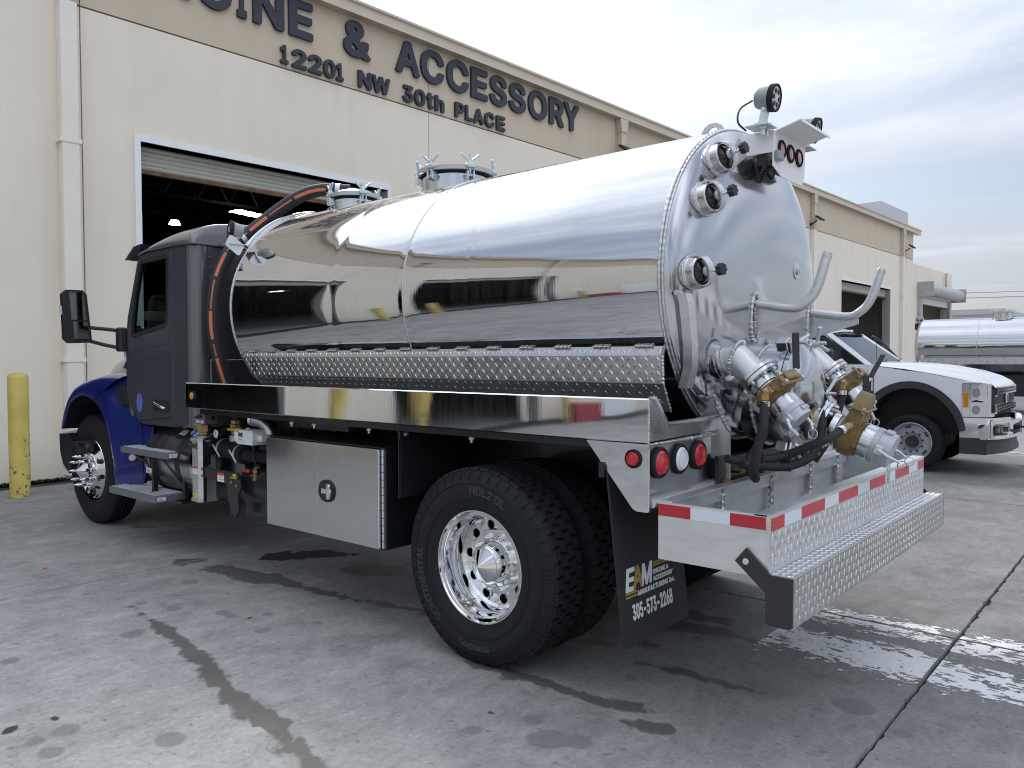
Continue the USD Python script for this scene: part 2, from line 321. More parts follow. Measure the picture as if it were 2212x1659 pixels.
def att(nm): return ('attribute', {'attribute': nm})
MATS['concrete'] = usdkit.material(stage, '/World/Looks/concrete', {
    'g': ('geometry', {}), 'wet': att('wet'), 'oil': att('oil'), 'gry': att('grey'), 'scf': att('scuff'), 'cld': att('cloud'),
    'n0': ('noise_texture', {'scale': .8, 'detail': 8.0, 'roughness': .62}), 'n1': ('noise_texture', {'scale': 40.0, 'detail': 6.0, 'roughness': .65}), 'n2': ('noise_texture', {'scale': 7.0, 'detail': 5.0, 'roughness': .6}),
    'mp': ('mapping', {'scale': (1.0, 1.7, 1.0), 'rotation': (0, 0, .5)}), 'n3': ('noise_texture', {'scale': 4.5, 'detail': 9.0, 'roughness': .72, 'distortion': .6}),
    'n5': ('noise_texture', {'scale': 2.6, 'detail': 10.0, 'roughness': .74, 'distortion': .8}), 'mott': ('rgb_ramp', {'ramp': [(.30, (.70, .70, .71)), (.45, (.93, .93, .93)), (.56, (1.03, 1.03, 1.03)), (.70, (1.2, 1.2, 1.19))]}), 'm5': ('mix_color', {'blend_type': 'multiply', 'fac': 1.0, 'use_clamp': False}),
    'n6': ('noise_texture', {'scale': 26.0, 'detail': 3.0, 'roughness': .5}), 'spk': ('rgb_ramp', {'ramp': [(.30, (1.25, 1.25, 1.25)), (.36, (1, 1, 1)), (.64, (1, 1, 1)), (.70, (.66, .66, .66))]}), 'm6': ('mix_color', {'blend_type': 'multiply', 'fac': 1.0, 'use_clamp': False}),
    'base': ('rgb_ramp', {'ramp': [(.28, (.315, .311, .303)), (.5, (.405, .40, .39)), (.72, (.49, .483, .472))]}),
    'fine': ('rgb_ramp', {'ramp': [(.28, (.68, .68, .68)), (.42, (.93, .93, .93)), (.55, (1, 1, 1)), (.72, (1.16, 1.16, 1.16))]}),
    'strk': ('rgb_ramp', {'ramp': [(.28, (.70, .70, .71)), (.42, (.90, .90, .90)), (.55, (1.02, 1.02, 1.02)), (.70, (1.20, 1.20, 1.20))]}),
    'm1': ('mix_color', {'blend_type': 'multiply', 'fac': 1.0, 'use_clamp': False}), 'm2': ('mix_color', {'blend_type': 'multiply', 'fac': 1.0, 'use_clamp': False}),
    'wn': ('math', {'math_type': 'multiply_add', 'value2': .5, 'value3': -.25}), 'wa': ('math', {'math_type': 'add'}), 'wm': ('map_range', {'from_min': -.03, 'from_max': .16, 'to_min': 0.0, 'to_max': .80, 'clamp': True}),
    'mw': ('mix_color', {'blend_type': 'mix', 'b': (.085, .077, .066)}),
    'om': ('map_range', {'from_min': 0.0, 'from_max': .12, 'to_min': 0.0, 'to_max': .92, 'clamp': True}), 'mo': ('mix_color', {'blend_type': 'mix', 'b': (.018, .019, .022)}),
    'gm': ('map_range', {'from_min': -.05, 'from_max': .25, 'to_min': 0.0, 'to_max': .55, 'clamp': True}), 'mg': ('mix_color', {'blend_type': 'mix', 'b': (.15, .155, .165)}),
    'sm': ('map_range', {'from_min': -.3, 'from_max': .8, 'to_min': 0.0, 'to_max': .5, 'clamp': True}), 'sn': ('math', {'math_type': 'multiply'}), 'ms': ('mix_color', {'blend_type': 'mix', 'b': (.58, .58, .58)}),
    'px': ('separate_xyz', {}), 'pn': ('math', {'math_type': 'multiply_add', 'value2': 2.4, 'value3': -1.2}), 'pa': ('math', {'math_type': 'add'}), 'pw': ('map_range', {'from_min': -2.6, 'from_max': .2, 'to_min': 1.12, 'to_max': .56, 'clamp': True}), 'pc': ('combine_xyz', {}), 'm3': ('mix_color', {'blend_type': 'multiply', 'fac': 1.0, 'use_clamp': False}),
    'sc2': ('map_range', {'from_min': .42, 'from_max': .62, 'to_min': 0.1, 'to_max': 1.0, 'clamp': True}),
    'rgh': ('map_range', {'from_min': 0.0, 'from_max': 1.0, 'to_min': .78, 'to_max': .55, 'clamp': True}),
    'bp': ('bump', {'strength': .35, 'distance': .003}),
    'p': ('principled_bsdf', {'roughness': .75, 'specular_ior_level': .4}),
}, [('g.position', 'n0.vector'), ('g.position', 'n1.vector'), ('g.position', 'n2.vector'), ('g.position', 'mp.vector'), ('mp.vector', 'n3.vector'), ('n0.fac', 'base.fac'), ('n1.fac', 'fine.fac'), ('n3.fac', 'strk.fac'),
    ('base.color', 'm1.a'), ('fine.color', 'm1.b'), ('m1.result', 'm5.a'), ('g.position', 'n5.vector'), ('n5.fac', 'mott.fac'), ('mott.color', 'm5.b'), ('g.position', 'n6.vector'), ('n6.fac', 'spk.fac'), ('m5.result', 'm6.a'), ('spk.color', 'm6.b'), ('m6.result', 'm2.a'), ('strk.color', 'm2.b'),
    ('n1.fac', 'wn.value1'), ('wn.value', 'wa.value1'), ('wet.fac', 'wa.value2'), ('wa.value', 'wm.value'),
    ('scf.fac', 'sm.value'), ('sm.result', 'sn.value1'), ('n3.fac', 'sc2.value'), ('sc2.result', 'sn.value2'), ('sn.value', 'ms.fac'), ('m2.result', 'ms.a'),
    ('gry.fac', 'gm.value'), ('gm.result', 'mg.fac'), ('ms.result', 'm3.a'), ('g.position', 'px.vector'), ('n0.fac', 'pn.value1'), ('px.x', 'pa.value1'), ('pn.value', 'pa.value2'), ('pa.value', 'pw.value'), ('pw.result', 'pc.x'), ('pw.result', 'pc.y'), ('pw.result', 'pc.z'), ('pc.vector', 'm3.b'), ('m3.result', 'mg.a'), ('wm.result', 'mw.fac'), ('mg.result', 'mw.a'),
    ('oil.fac', 'om.value'), ('om.result', 'mo.fac'), ('mw.result', 'mo.a'), ('mo.result', 'p.base_color'), ('wm.result', 'rgh.value'), ('rgh.result', 'p.roughness'),
    ('n1.fac', 'bp.height'), ('bp.normal', 'p.normal')], surface='p.BSDF')
pm('joint_dirt', (.045, .042, .038), .95, var=.4, vs=30)
pm('yard', (.30, .302, .305), .8, var=.2, vs=.35, bump=.3, bs=40)
pm('road_paint', (.80, .81, .82), .7, var=.08, vs=20)

g = G(); g.bx(-400, 400, -300, 500, -.4, -.022)
obj('ground', g, 'joint_dirt', kind='structure')
pav = tag(UsdGeom.Xform.Define(stage, _path('pavement', None)), kind='structure'); BASE['/World/pavement'] = np.zeros(3)
def edges_of(a, n, k): return [a + n*i for i in k]
XJ = [.82-5.02*3, .82-5.02*2, .82-5.02, .82, .82+5.02, .82+5.02*2]
YJ = [.95-5.02*2, .95-5.02, .95, 5.97, 10.99]
J = .007
def slab(x0, x1, y0, y1, step):
    nx, ny = max(2, int((x1-x0)/step)), max(2, int((y1-y0)/step))
    xs, ys = np.linspace(x0+J, x1-J, nx), np.linspace(y0+J, y1-J, ny)
    # joint edges: a narrow lip drops away, spalled unevenly
    X, Y = np.meshgrid(xs, ys, indexing='ij'); Z = np.zeros_like(X)
    e = lambda n: np.abs(rng.normal(0, .0035, n)) + (rng.random(n) < .06)*rng.uniform(.004, .016, n)
    X[0] += e(ny); X[-1] -= e(ny); Y[:, 0] += e(nx); Y[:, -1] -= e(nx)
    st = stains(X, Y)
    V = np.stack([X, Y, Z], -1); g = G(); g.grid(V.transpose(1, 0, 2)); v0 = g.n
    ring = np.vstack([V[:, 0], V[-1, 1:], V[-2::-1, -1], V[0, -2:0:-1]]); low = ring.copy(); low[:, 2] = -.06; k = len(ring)
    g.add(np.vstack([ring, low]), [(i, i+k, (i+1) % k + k, (i+1) % k) for i in range(k)])
    pv = {}
    for nm, a in st.items():
        a = a.T if False else a.transpose(1, 0).reshape(-1); pv[nm] = np.concatenate([a, np.full(g.n-v0, -1.0)])
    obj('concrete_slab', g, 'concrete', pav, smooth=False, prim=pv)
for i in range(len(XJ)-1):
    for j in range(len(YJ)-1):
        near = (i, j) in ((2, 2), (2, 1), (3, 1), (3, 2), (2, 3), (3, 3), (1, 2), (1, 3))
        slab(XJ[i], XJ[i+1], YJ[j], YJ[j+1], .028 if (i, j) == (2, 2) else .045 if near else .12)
def flat(x0, x1, y0, y1, z=-.004):
    obj('concrete_slab', G().bx(x0, x1, y0, y1, -.08, z), 'yard', pav, smooth=False)
for a in range(9):
    for b in range(5):
        x0 = XJ[-1]+5.02*a; y0 = YJ[0]+5.02*b-(5.02 if b == 4 else 0)
        if b < 4: flat(x0+J, x0+5.02-J, YJ[b]+J, YJ[b+1]-J)
obj('asphalt_yard', G().bx(XJ[-1]+5.02*9+.01, 300, -200, 300, -.12, -.006), 'yard', kind='structure')
obj('asphalt_yard', G().bx(-200, XJ[0]-.01, -200, 10.98, -.12, -.006), 'yard', kind='structure')
obj('asphalt_yard', G().bx(XJ[0]-.01, XJ[-1]+5.02*9+.01, -200, YJ[0]-.01, -.12, -.007), 'yard', kind='structure')

# worn white paint: flakes on a fine grid, kept where the wear noise leaves them
def worn_line(x0, x1, y0, y1, cell, thr, seed, label, fade=None):
    xs, ys = np.arange(x0, x1, cell), np.arange(y0, y1, cell); X, Y = np.meshgrid(xs, ys, indexing='ij')
    q = np.stack([X*1.6, Y*.8, 0*X], -1); n = .28*meshkit.fbm(q*3.2, 3, seed)+.32*meshkit.fbm(q*15, 4, seed+1)+.40*meshkit.fbm(q*np.array([44, 44, 1]), 3, seed+3)
    w = x1-x0; edge = np.minimum(X-x0, x1-X)/w; t = thr + .42*np.clip(.34-edge, 0, 1) + (fade(X, Y) if fade else 0)
    keep = (n > t) & (np.abs(X-.82) > .014) & (np.abs(Y-.95) > .012)
    P = np.stack([X[keep], Y[keep]], -1); k = len(P); o = np.array([[0, 0], [cell, 0], [cell, cell], [0, cell]])
    v = np.zeros((k, 4, 3)); v[:, :, :2] = P[:, None]+o; v[:, :, 2] = .0014
    f = np.arange(k*4).reshape(k, 4)
    obj('worn_parking_line', (v.reshape(-1, 3), np.vstack([f[:, [0, 1, 2]], f[:, [0, 2, 3]]])), 'road_paint', smooth=False, label=label, cat='painted line', group='worn white lines painted on the concrete')
worn_line(.58, 1.0, -.6, 1.85, .005, .455, 3, 'worn white painted line along the slab joint behind the rear step', lambda x, y: .05*np.clip(y-1.2, 0, 1))
worn_line(-.08, .50, -.6, 1.80, .005, .45, 17, 'flaking white painted line nearer the camera, left of the slab joint line', lambda x, y: .14*np.clip(.18-x, 0, 1)+.04*np.clip(y-1.5, 0, 1))
# ------------------------------------------------------------------ warehouse; own frame: x along the facade, y into the building
BR = -math.radians(1.95); BO = np.array([-.178, 11.425, 0.0])
wh = thing('warehouse', 'long cream and tan warehouse with open roller doors and navy lettering', 'building', BO, BR, local=True)
def bw(s, d, z): c, sn = math.cos(BR), math.sin(BR); return np.array([BO[0]+c*s-sn*d, BO[1]+sn*s+c*d, z])
PJ = [.47+6.26*k for k in range(-6, 7)]
DOORS = {2: None, 4: (-13.0, -8.3, 4.72), 5: (-6.1, -1.3, 4.72), 6: (1.24, 5.70, 4.70), 10: None, 11: (28.6, 34.75, 4.70)}
doors = [d for d in DOORS.values() if d]
ZG, ZT = 6.35, 7.60
def panel(a, b, z0, z1, mat, name, d=.0):
    """wall between joints a and b with the door openings cut out, 0.3 thick"""
    P = sbox(a, z0, b, z1)
    for x0, x1, h in doors: P = P.difference(sbox(x0, -1, x1, h))
    if P.is_empty: return
    for q in getattr(P, 'geoms', [P]):
        obj(name, G().ex(q, .3, (0, .3+d, 0), (1, 0, 0), (0, 0, 1)), mat, wh, smooth=False)
for a, b in zip(PJ[:-1], PJ[1:]):
    b2 = min(b, 38.2) if b < 38 else 38.2
    panel(a+.008, b2-.008, 0, ZG-.012, 'stucco_cream', 'wall_panel'); panel(a+.008, b2-.008, ZG+.012, ZT, 'stucco_tan', 'parapet_panel')
gb = G()
P = sbox(PJ[0], 0, 38.2, ZT)
for x0, x1, h in doors: P = P.difference(sbox(x0-.02, -1, x1+.02, h+.02))
obj('joint_backing', G().ex(P, .2, (0, .24, 0), (1, 0, 0), (0, 0, 1)), 'groove_brown', wh, smooth=False)
# gutter along the eave
obj('gutter', G().ex([(-.17, 7.60), (-.02, 7.60), (.06, 7.60), (.06, 7.84), (-.19, 7.84), (-.19, 7.80), (-.155, 7.78)], 76, (PJ[0], 0, 0), (0, 1, 0), (0, 0, 1)), 'eave_tan', wh, smooth=False)
obj('roof', G().bx(PJ[0], 38.3, .06, 30, 7.58, 7.80), 'roof_grey', wh, smooth=False)
obj('side_wall', G().bx(38.0, 38.2, .31, 30, 0, 7.58), 'stucco_cream', wh, smooth=False)
obj('side_wall', G().bx(PJ[0], PJ[0]+.2, .31, 30, 0, 7.58), 'stucco_cream', wh, smooth=False)
obj('back_wall', G().bx(PJ[0], 38.2, 29.8, 30, 0, 7.58), 'stucco_cream', wh, smooth=False)
# dark hall behind the doors
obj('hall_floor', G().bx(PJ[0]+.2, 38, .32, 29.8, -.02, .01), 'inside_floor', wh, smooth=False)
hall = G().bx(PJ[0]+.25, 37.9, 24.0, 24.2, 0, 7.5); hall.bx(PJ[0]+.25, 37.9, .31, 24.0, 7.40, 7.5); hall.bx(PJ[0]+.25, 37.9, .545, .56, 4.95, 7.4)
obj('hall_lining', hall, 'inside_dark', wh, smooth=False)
for k, y in enumerate((2.0, 5.0, 8.0, 11.0, 14.0)):
    t = G(); t.bx(-1.5, 14, y-.05, y+.05, 7.1, 7.2).bx(-1.5, 14, y-.05, y+.05, 6.25, 6.33)
    for i in range(16): t.cy((-1.5+i, y, 6.3), (-1.0+i, y, 7.15), .025, n=6); t.cy((-1.0+i, y, 7.15), (-.5+i, y, 6.3), .025, n=6)
    obj('roof_truss', t, 'lamp_black', wh, smooth=False)
for s, y, z in ((8.35, 10, 5.95), (8.65, 10, 5.93), (8.95, 10, 5.91)):
    obj('tube_lamp', G().bx(s-.12, s+.16, y, y+.5, z, z+.03), 'tube_light', wh, smooth=False)
for s, y, z in ((6.36, 10.0, 5.3), (-8.6, 9, 6.0), (-10.5, 9, 6.0), (-2.4, 9, 6), (-4.6, 12, 6)):
    obj('hall_lamp', G().cy((s, y, z), (s, y, z+.12), .16, .1, n=14), 'tube_light', wh)
# roller doors and frames
for x0, x1, h in doors:
    near = x0 > -20
    t = G(); w = .085
    t.ex(sbox(x0-w, 0, x1+w, h+w+.01).difference(sbox(x0, -1, x1, h)), .34, (0, .315, 0), (1, 0, 0), (0, 0, 1))
    obj('door_frame', t, 'frame_white', wh, smooth=False)
    for i in range(5):
        z1 = h-.005-.068*i
        obj('door_slat', G().ex([(.20, z1-.066), (.205, z1-.066), (.19, z1-.05), (.178, z1-.033), (.19, z1-.012), (.205, z1), (.22, z1), (.22, z1-.066)], x1-x0, (x0, 0, 0), (0, 1, 0), (0, 0, 1)), 'slat_cream', wh, smooth=50)
    obj('door_bottom_bar', G().bx(x0, x1, .17, .235, h-.405, h-.347), 'rust_bar', wh, smooth=False)
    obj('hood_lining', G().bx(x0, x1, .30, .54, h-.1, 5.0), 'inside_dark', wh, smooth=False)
# downspouts
def spout(s, lower, z0=0.05):
    t = G().bx(s-.11, s+.11, -.15, -.002, z0, ZG-.02 if lower else 7.28, .012); obj('downspout', t, 'spout_cream' if lower else 'eave_tan', wh)
    if lower:
        obj('downspout', G().bx(s-.11, s+.11, -.15, -.002, ZG-.02, 7.3, .012), 'eave_tan', wh)
    for z in (1.6, 4.5): obj('strap', G().bx(s-.135, s+.135, -.157, -.001, z-.03, z+.03), 'spout_cream', wh)
    obj('conductor_head', G().hull([(s+a, y, z) for a, z in ((-.17, 7.59), (.17, 7.59), (-.12, 7.27), (.12, 7.27)) for y in (-.168, -.003)]), 'eave_tan', wh)
for s in (.28, 13.16, 25.6, 36.3, -12.2): spout(s, True)
# small grey box on the roof, vent pipe
obj('roof_unit', G().bx(34.0, 38.0, .2, 3, 7.8, 8.62), 'grey_panel', wh, smooth=False)
obj('side_door', G().bx(-18.4, -16.6, -.03, -.002, .02, 2.1), 'frame_white', wh, smooth=False); obj('wall_notice', G().bx(-14.6, -13.9, -.012, -.002, 1.6, 2.0), 'frame_white', wh, smooth=False)
obj('vent_pipe', G().cy((27.4, .5, 7.7), (27.4, .5, 8.15), .07), 'grey_panel', wh)
# lower wing at the far end with a dock door
lw = thing('loading_dock_wing', 'low cream wing with a grey rolled-up dock door beyond the warehouse end', 'building', bw(38.3, 0, 0), BR, local=True)
P = sbox(0, 0, 7.4, 6.2).difference(sbox(1.2, 1.1, 6.3, 4.62))
obj('wall', G().ex(P, .3, (0, .35, 0), (1, 0, 0), (0, 0, 1)), 'stucco_cream', lw, smooth=False)
obj('side_wall', G().bx(7.1, 7.4, .36, 26, 0, 6.2), 'stucco_cream', lw, smooth=False)
obj('roof', G().bx(0, 7.1, .36, 26, 5.9, 6.1), 'roof_grey', lw, smooth=False)
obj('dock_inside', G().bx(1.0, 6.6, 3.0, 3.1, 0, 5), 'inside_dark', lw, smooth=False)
for a, b in ((.85, 1.2), (6.3, 6.65)): obj('dock_jamb', G().bx(a, b, -.12, .34, 1.1, 4.62), 'dock_grey', lw, smooth=False)
obj('dock_frame', G().bx(1.2, 6.3, .0, .2, 4.3, 4.6), 'frame_white', lw, smooth=False)
obj('door_drum', G().cy((1.0, -.35, 4.98), (7.2, -.35, 4.98), .30, n=20), 'dock_grey', lw)
for a in (.82, 7.2): obj('drum_plate', G().bx(a, a+.08, -.70, .049, 4.62, 5.34), 'dock_grey', lw, smooth=False)
obj('wall_pipe', G().cy((5.75, -.06, 5.3), (5.75, -.06, 6.15), .05, n=8), 'dock_grey', lw)

# lettering: two signs, every letter its own part, each at its own place along the wall
def sign(name, label, s0, z0, h, letters, bold=2, depth=.055):
    t = thing(name, label, 'sign', bw(s0, -depth, z0), BR, local=True)
    for ch, a, b in letters:
        tm = meshkit.text_mesh(ch, 1.0, bold=bold); v = np.array(tm.vertices); lo, hi = v.min(0), v.max(0)
        ov = .018*h if ch in 'GCSO&0238' else 0.0; hh = h+2*ov
        X = a-s0+(v[:, 0]-lo[0])/(hi[0]-lo[0])*(b-a); Z = -ov+(v[:, 1]-lo[1])/(hi[1]-lo[1])*hh; Y = np.where(v[:, 2] > (lo[2]+hi[2])/2, 0.0, depth-.002)
        obj('letter', (np.stack([X, Y, Z], 1), np.array(tm.faces)), 'letter_navy', t, smooth=False)
sign('wall_sign', 'large navy raised letters ENGINE & ACCESSORY on the tan parapet', .9, 6.915, .615,
     [('E', .90, 1.36), ('N', 1.45, 2.0), ('G', 2.08, 2.65), ('I', 2.745, 2.90), ('N', 3.015, 3.565), ('E', 3.655, 4.112), ('&', 4.737, 5.31), ('A', 5.894, 6.477), ('C', 6.505, 7.096), ('C', 7.18, 7.774),
      ('E', 7.853, 8.326), ('S', 8.404, 8.926), ('S', 8.995, 9.53), ('O', 9.626, 10.261), ('R', 10.343, 10.857), ('Y', 10.87, 11.43)])
sign('address_sign', 'smaller navy raised letters 12201 NW 30th PLACE under the name', 3.4, 6.412, .298,
     [('1', 3.495, 3.634), ('2', 3.71, 3.98), ('2', 4.02, 4.285), ('0', 4.32, 4.555), ('1', 4.58, 4.721), ('N', 5.043, 5.33), ('W', 5.35, 5.747), ('3', 6.064, 6.31), ('0', 6.35, 6.61), ('t', 6.66, 6.81), ('h', 6.865, 7.103),
      ('P', 7.404, 7.65), ('L', 7.69, 7.885), ('A', 7.92, 8.205), ('C', 8.245, 8.53), ('E', 8.60, 8.86)])

# wall flood lights
def flood(s, z, label):
    t = thing('wall_light', label, 'light', bw(s, 0, z), BR, local=True, group='black flood lights high on the warehouse wall')
    obj('arm', G().cy((-.12, -.004, -.12), (-.12, -.05, -.12), .05).tu([(-.12, -.05, -.12), (-.12, -.16, -.06), (0, -.22, .02)], .022, 8), 'lamp_black', t)
    M = axes((0.03, -.30, .08), (1, 0, 0), (0, .80, .60), (0, -.60, .80))
    obj('housing', G().bx(-.19, .19, -.13, .13, -.02, .045, .012, M), 'lamp_black', t)
    obj('lens', G().bx(-.15, .15, -.10, .10, -.026, -.0205, 0, M), 'lens_pale', t, smooth=False)
flood(13.0, 6.72, 'black flood light by the tan downspout just above the tank')
flood(25.55, 6.62, 'black flood light beside the downspout right of the tank head')
flood(36.9, 6.75, 'black flood light by the last downspout at the warehouse end')
flood(-7.0, 6.6, 'black flood light on the wall left of the photograph')

# bollards
pm('bollard_yellow', (.62, .47, .10), .55, var=.08, vs=5)
MATS['bollard_yellow'] = usdkit.material(stage, '/World/Looks/bollard_paint', {
    'g': ('geometry', {}), 'n': ('noise_texture', {'scale': 17.0, 'detail': 5.0, 'roughness': .6}), 'n2': ('noise_texture', {'scale': 2.0, 'detail': 2.0}), 'n3': ('noise_texture', {'scale': 3.5, 'detail': 5.0}),
    's': ('separate_xyz', {}), 'h': ('map_range', {'from_min': 0.0, 'from_max': 1.3, 'to_min': .10, 'to_max': -.09, 'clamp': True}),
    'a': ('math', {'math_type': 'add'}), 'a2': ('math', {'math_type': 'multiply_add', 'value2': .35}), 'k': ('map_range', {'from_min': .785, 'from_max': .80, 'clamp': True}),
    'c': ('rgb_ramp', {'ramp': [(.3, (.56, .42, .10)), (.6, (.66, .52, .14)), (.8, (.60, .49, .2))]}), 'm': ('mix_color', {'blend_type': 'mix', 'b': (.11, .115, .125)}), 'b': ('bump', {'strength': .6, 'distance': .002, 'invert': True}),
    'p': ('principled_bsdf', {'roughness': .5})},
    [('g.position', 'n.vector'), ('g.position', 'n2.vector'), ('g.position', 'n3.vector'), ('g.position', 's.vector'), ('s.z', 'h.value'), ('n.fac', 'a.value1'), ('h.result', 'a.value2'), ('n2.fac', 'a2.value1'), ('a.value', 'a2.value3'), ('a2.value', 'k.value'),
     ('n3.fac', 'c.fac'), ('k.result', 'm.fac'), ('c.color', 'm.a'), ('m.result', 'p.base_color'), ('k.result', 'b.height'), ('b.normal', 'p.normal')], surface='p.BSDF')
def bollard(x, y, label, h=1.45):
    t = thing('bollard', label, 'bollard', (x, y, 0), group='yellow steel bollards in front of the warehouse')
    obj('post', G().la([(0, h), (.05, h-.002), (.095, h-.02), (.104, h-.04), (.108, h-.06), (.108, 0)][::-1], (x, y, 0), (0, 0, 1), 28), 'bollard_yellow', t)
bollard(-.885, 10.36, 'chipped yellow bollard by the cream downspout left of the truck')
bollard(-6.4, 10.55, 'yellow bollard between the two bays left of the photograph, mirrored in the tank')
bollard(-8.15, 10.75, 'yellow bollard before the far left bay, mirrored in the tank side')
bollard(-13.2, 10.9, 'farthest left yellow bollard, mirrored in the tank side')
obj('parking_block', G().bx(-15.2, -13.8, 11.0, 11.25, 0, .55, .02), 'red_band', label='dark red barrier block against the wall left of the photograph', cat='barrier')
# weeds along the foot of the wall
def weeds(s0, s1, n, seed, label):
    r = np.random.default_rng(seed); g = G()
    for _ in range(n):
        s = r.uniform(s0, s1); d = abs(r.normal(0, .03)); hgt = r.uniform(.01, .04); a = r.uniform(0, PI); p = bw(s, -.01-d, -.004); w = r.uniform(.008, .02)
        q = np.array([math.cos(a)*w, math.sin(a)*w, 0]); tip = p+np.array([r.normal(0, .03), r.normal(0, .03)-.01, hgt])
        g.add([p-q, p+q, tip+q*.6, tip-q*.6+[0, 0, .004]], [(0, 1, 2, 3)])
    obj('wall_weeds', g, 'weed_green', smooth=False, label=label, cat='weeds', kind='stuff')
weeds(-.7, .15, 420, 3, 'low mossy weeds at the foot of the wall behind the yellow bollard')
weeds(-14, -11.8, 500, 4, 'low weeds at the foot of the wall left of the photograph')
# things across the yard that the polished tank and its head mirror
def far_box(name, label, x0, x1, y0, y1, h, mat, n):
    t = thing(name, label, 'building', (x0, y0, 0))
    obj('wall', G().bx(x0, x1, y0, y1, 0, h), mat, t, smooth=False); obj('parapet', G().bx(x0-.15, x1+.15, y0-.15, y1+.15, h, h+.4), 'far_white', t, smooth=False)
    for i in range(n):
        xa = x0+(i+.3)*(x1-x0)/n; obj('door', G().bx(xa, xa+3.5, y1, y1+.03, 0, 3.8), 'inside_dark', t, smooth=False)
far_box('yard_building', 'long cream industrial building across the yard behind the camera', -45, 14, -58, -40, 6.0, 'far_cream', 6)
far_box('yard_building', 'pale industrial building at the right of the yard behind the camera', 22, 70, -62, -42, 5.2, 'far_white', 5)
far_box('yard_building', 'cream building closing the yard on the far left', -70, -52, -40, 20, 6.5, 'far_cream', 0)
t = thing('far_warehouse', 'pale flat-roofed warehouse far off at the right edge', 'building', (70, 2, 0)); obj('wall', G().bx(62, 110, 10, 44, 0, 4.7), 'far_white', t, smooth=False); obj('roof_edge', G().bx(61.8, 110.2, 9.8, 44.2, 4.7, 5.1), 'roof_grey', t, smooth=False)
obj('storage_container', G().bx(-9, -3, -37, -34.6, 0, 2.6, .03), 'far_blue', label='blue storage container across the yard behind the camera', cat='container')
def tree(x, y, h, seed, label):
    r = np.random.default_rng(seed); t = thing('yard_tree', label, 'tree', (x, y, 0), group='trees across the yard behind the camera')
    obj('trunk', G().tu([(x, y, 0), (x+.1, y, h*.35), (x-.1, y+.1, h*.75)], [.22, .16, .05], 8), 'bark', t)
    n = 1500; c = r.normal(0, 1, (n, 3)); c /= np.linalg.norm(c, axis=1, keepdims=True); c *= r.random((n, 1))**.4*np.array([h*.24, h*.24, h*.36]); c += [x, y, h*.66]
    a = r.normal(0, .22, (n, 3, 3)); g = G(); g.add((c[:, None]+a).reshape(-1, 3), np.arange(n*3).reshape(n, 3)); obj('crown', g, 'leaf', t, smooth=False)
for i, (x, y, h) in enumerate(((-6.5, -33, 8.5), (-12, -34, 7.5), (10, -36, 8), (17, -38, 9), (-22, -36, 8))): tree(x, y, h, 20+i, ('tall tree beside the blue container behind the camera', 'smaller tree left of the blue container behind the camera', 'tree near the pale building behind the camera', 'tallest tree at the right behind the camera', 'tree at the far left behind the camera')[i])
# power lines far right
for k, z in enumerate((9.2, 8.6)):
    obj('power_line', G().tu([(70, 60, z+.6), (90, 35, z-.5+.2), (110, 10, z+.3), (140, -30, z+1.2)], .03, 5, sub=6), 'wire_black', label=('upper', 'lower')[k]+' thin power line sagging across the sky at the far right', cat='wire')
# ------------------------------------------------------------------ materials of the vehicles
def polished(name, base, rough, wav, ws, brush, rv=.02, tint=None):
    MATS[name] = usdkit.material(stage, f'/World/Looks/{name}', {
        'g': ('geometry', {}), 'm1': ('mapping', {'scale': (1.0, .7, 1.0)}), 'n1': ('noise_texture', {'scale': ws, 'detail': 2.0, 'roughness': .4}), 'b1': ('bump', {'strength': 1.0, 'distance': wav}),
        'm2': ('mapping', {'scale': (60.0, 60.0, 1.5)}), 'n2': ('noise_texture', {'scale': 3.0, 'detail': 3.0}), 'b2': ('bump', {'strength': brush, 'distance': .0004}),
        'n3': ('noise_texture', {'scale': 2.2, 'detail': 5.0}), 'r': ('map_range', {'from_min': .35, 'from_max': .65, 'to_min': max(.01, rough-rv), 'to_max': rough+rv, 'clamp': True}),
        'c': ('rgb_ramp', {'ramp': [(.3, tuple(.95*x for x in base)), (.7, base)]}),
        'p': ('principled_bsdf', {'metallic': 1.0}), 'q': ('principled_bsdf', {'metallic': 1.0, 'roughness': .33, 'base_color': base}), 'm4': ('mapping', {'scale': (14.0, 14.0, .8)}), 'n4': ('noise_texture', {'scale': 3.0, 'detail': 6.0, 'roughness': .7}),
        'hz': ('map_range', {'from_min': .40, 'from_max': .78, 'to_min': .01, 'to_max': .09, 'clamp': True}), 'x': ('mix_closure', {})},
        [('g.position', 'm1.vector'), ('m1.vector', 'n1.vector'), ('n1.fac', 'b1.height'), ('g.position', 'm2.vector'), ('m2.vector', 'n2.vector'), ('n2.fac', 'b2.height'), ('b1.normal', 'b2.normal'),
         ('b2.normal', 'p.normal'), ('g.position', 'n3.vector'), ('n3.fac', 'r.value'), ('r.result', 'p.roughness'), ('n3.fac', 'c.fac'), ('c.color', 'p.base_color'), ('b1.normal', 'q.normal'), ('g.position', 'm4.vector'), ('m4.vector', 'n4.vector'), ('n4.fac', 'hz.value'), ('hz.result', 'x.fac'), ('p.BSDF', 'x.closure1'), ('q.BSDF', 'x.closure2')], surface='x.closure')
polished('tank_mirror', (.68, .687, .695), .020, .006, 1.3, .10, rv=.014)
polished('rail_mirror', (.78, .785, .79), .025, .004, 1.6, .08)
polished('head_alu', (.58, .59, .62), .12, .004, 2.2, .25, rv=.06)
polished('bright_alu', (.68, .69, .71), .21, .003, 5.0, .2, rv=.05)
polished('stainless', (.68, .675, .66), .16, .003, 2.0, .35, rv=.06)
polished('fuel_alu', (.50, .50, .50), .24, .003, 3.0, .3, rv=.05)
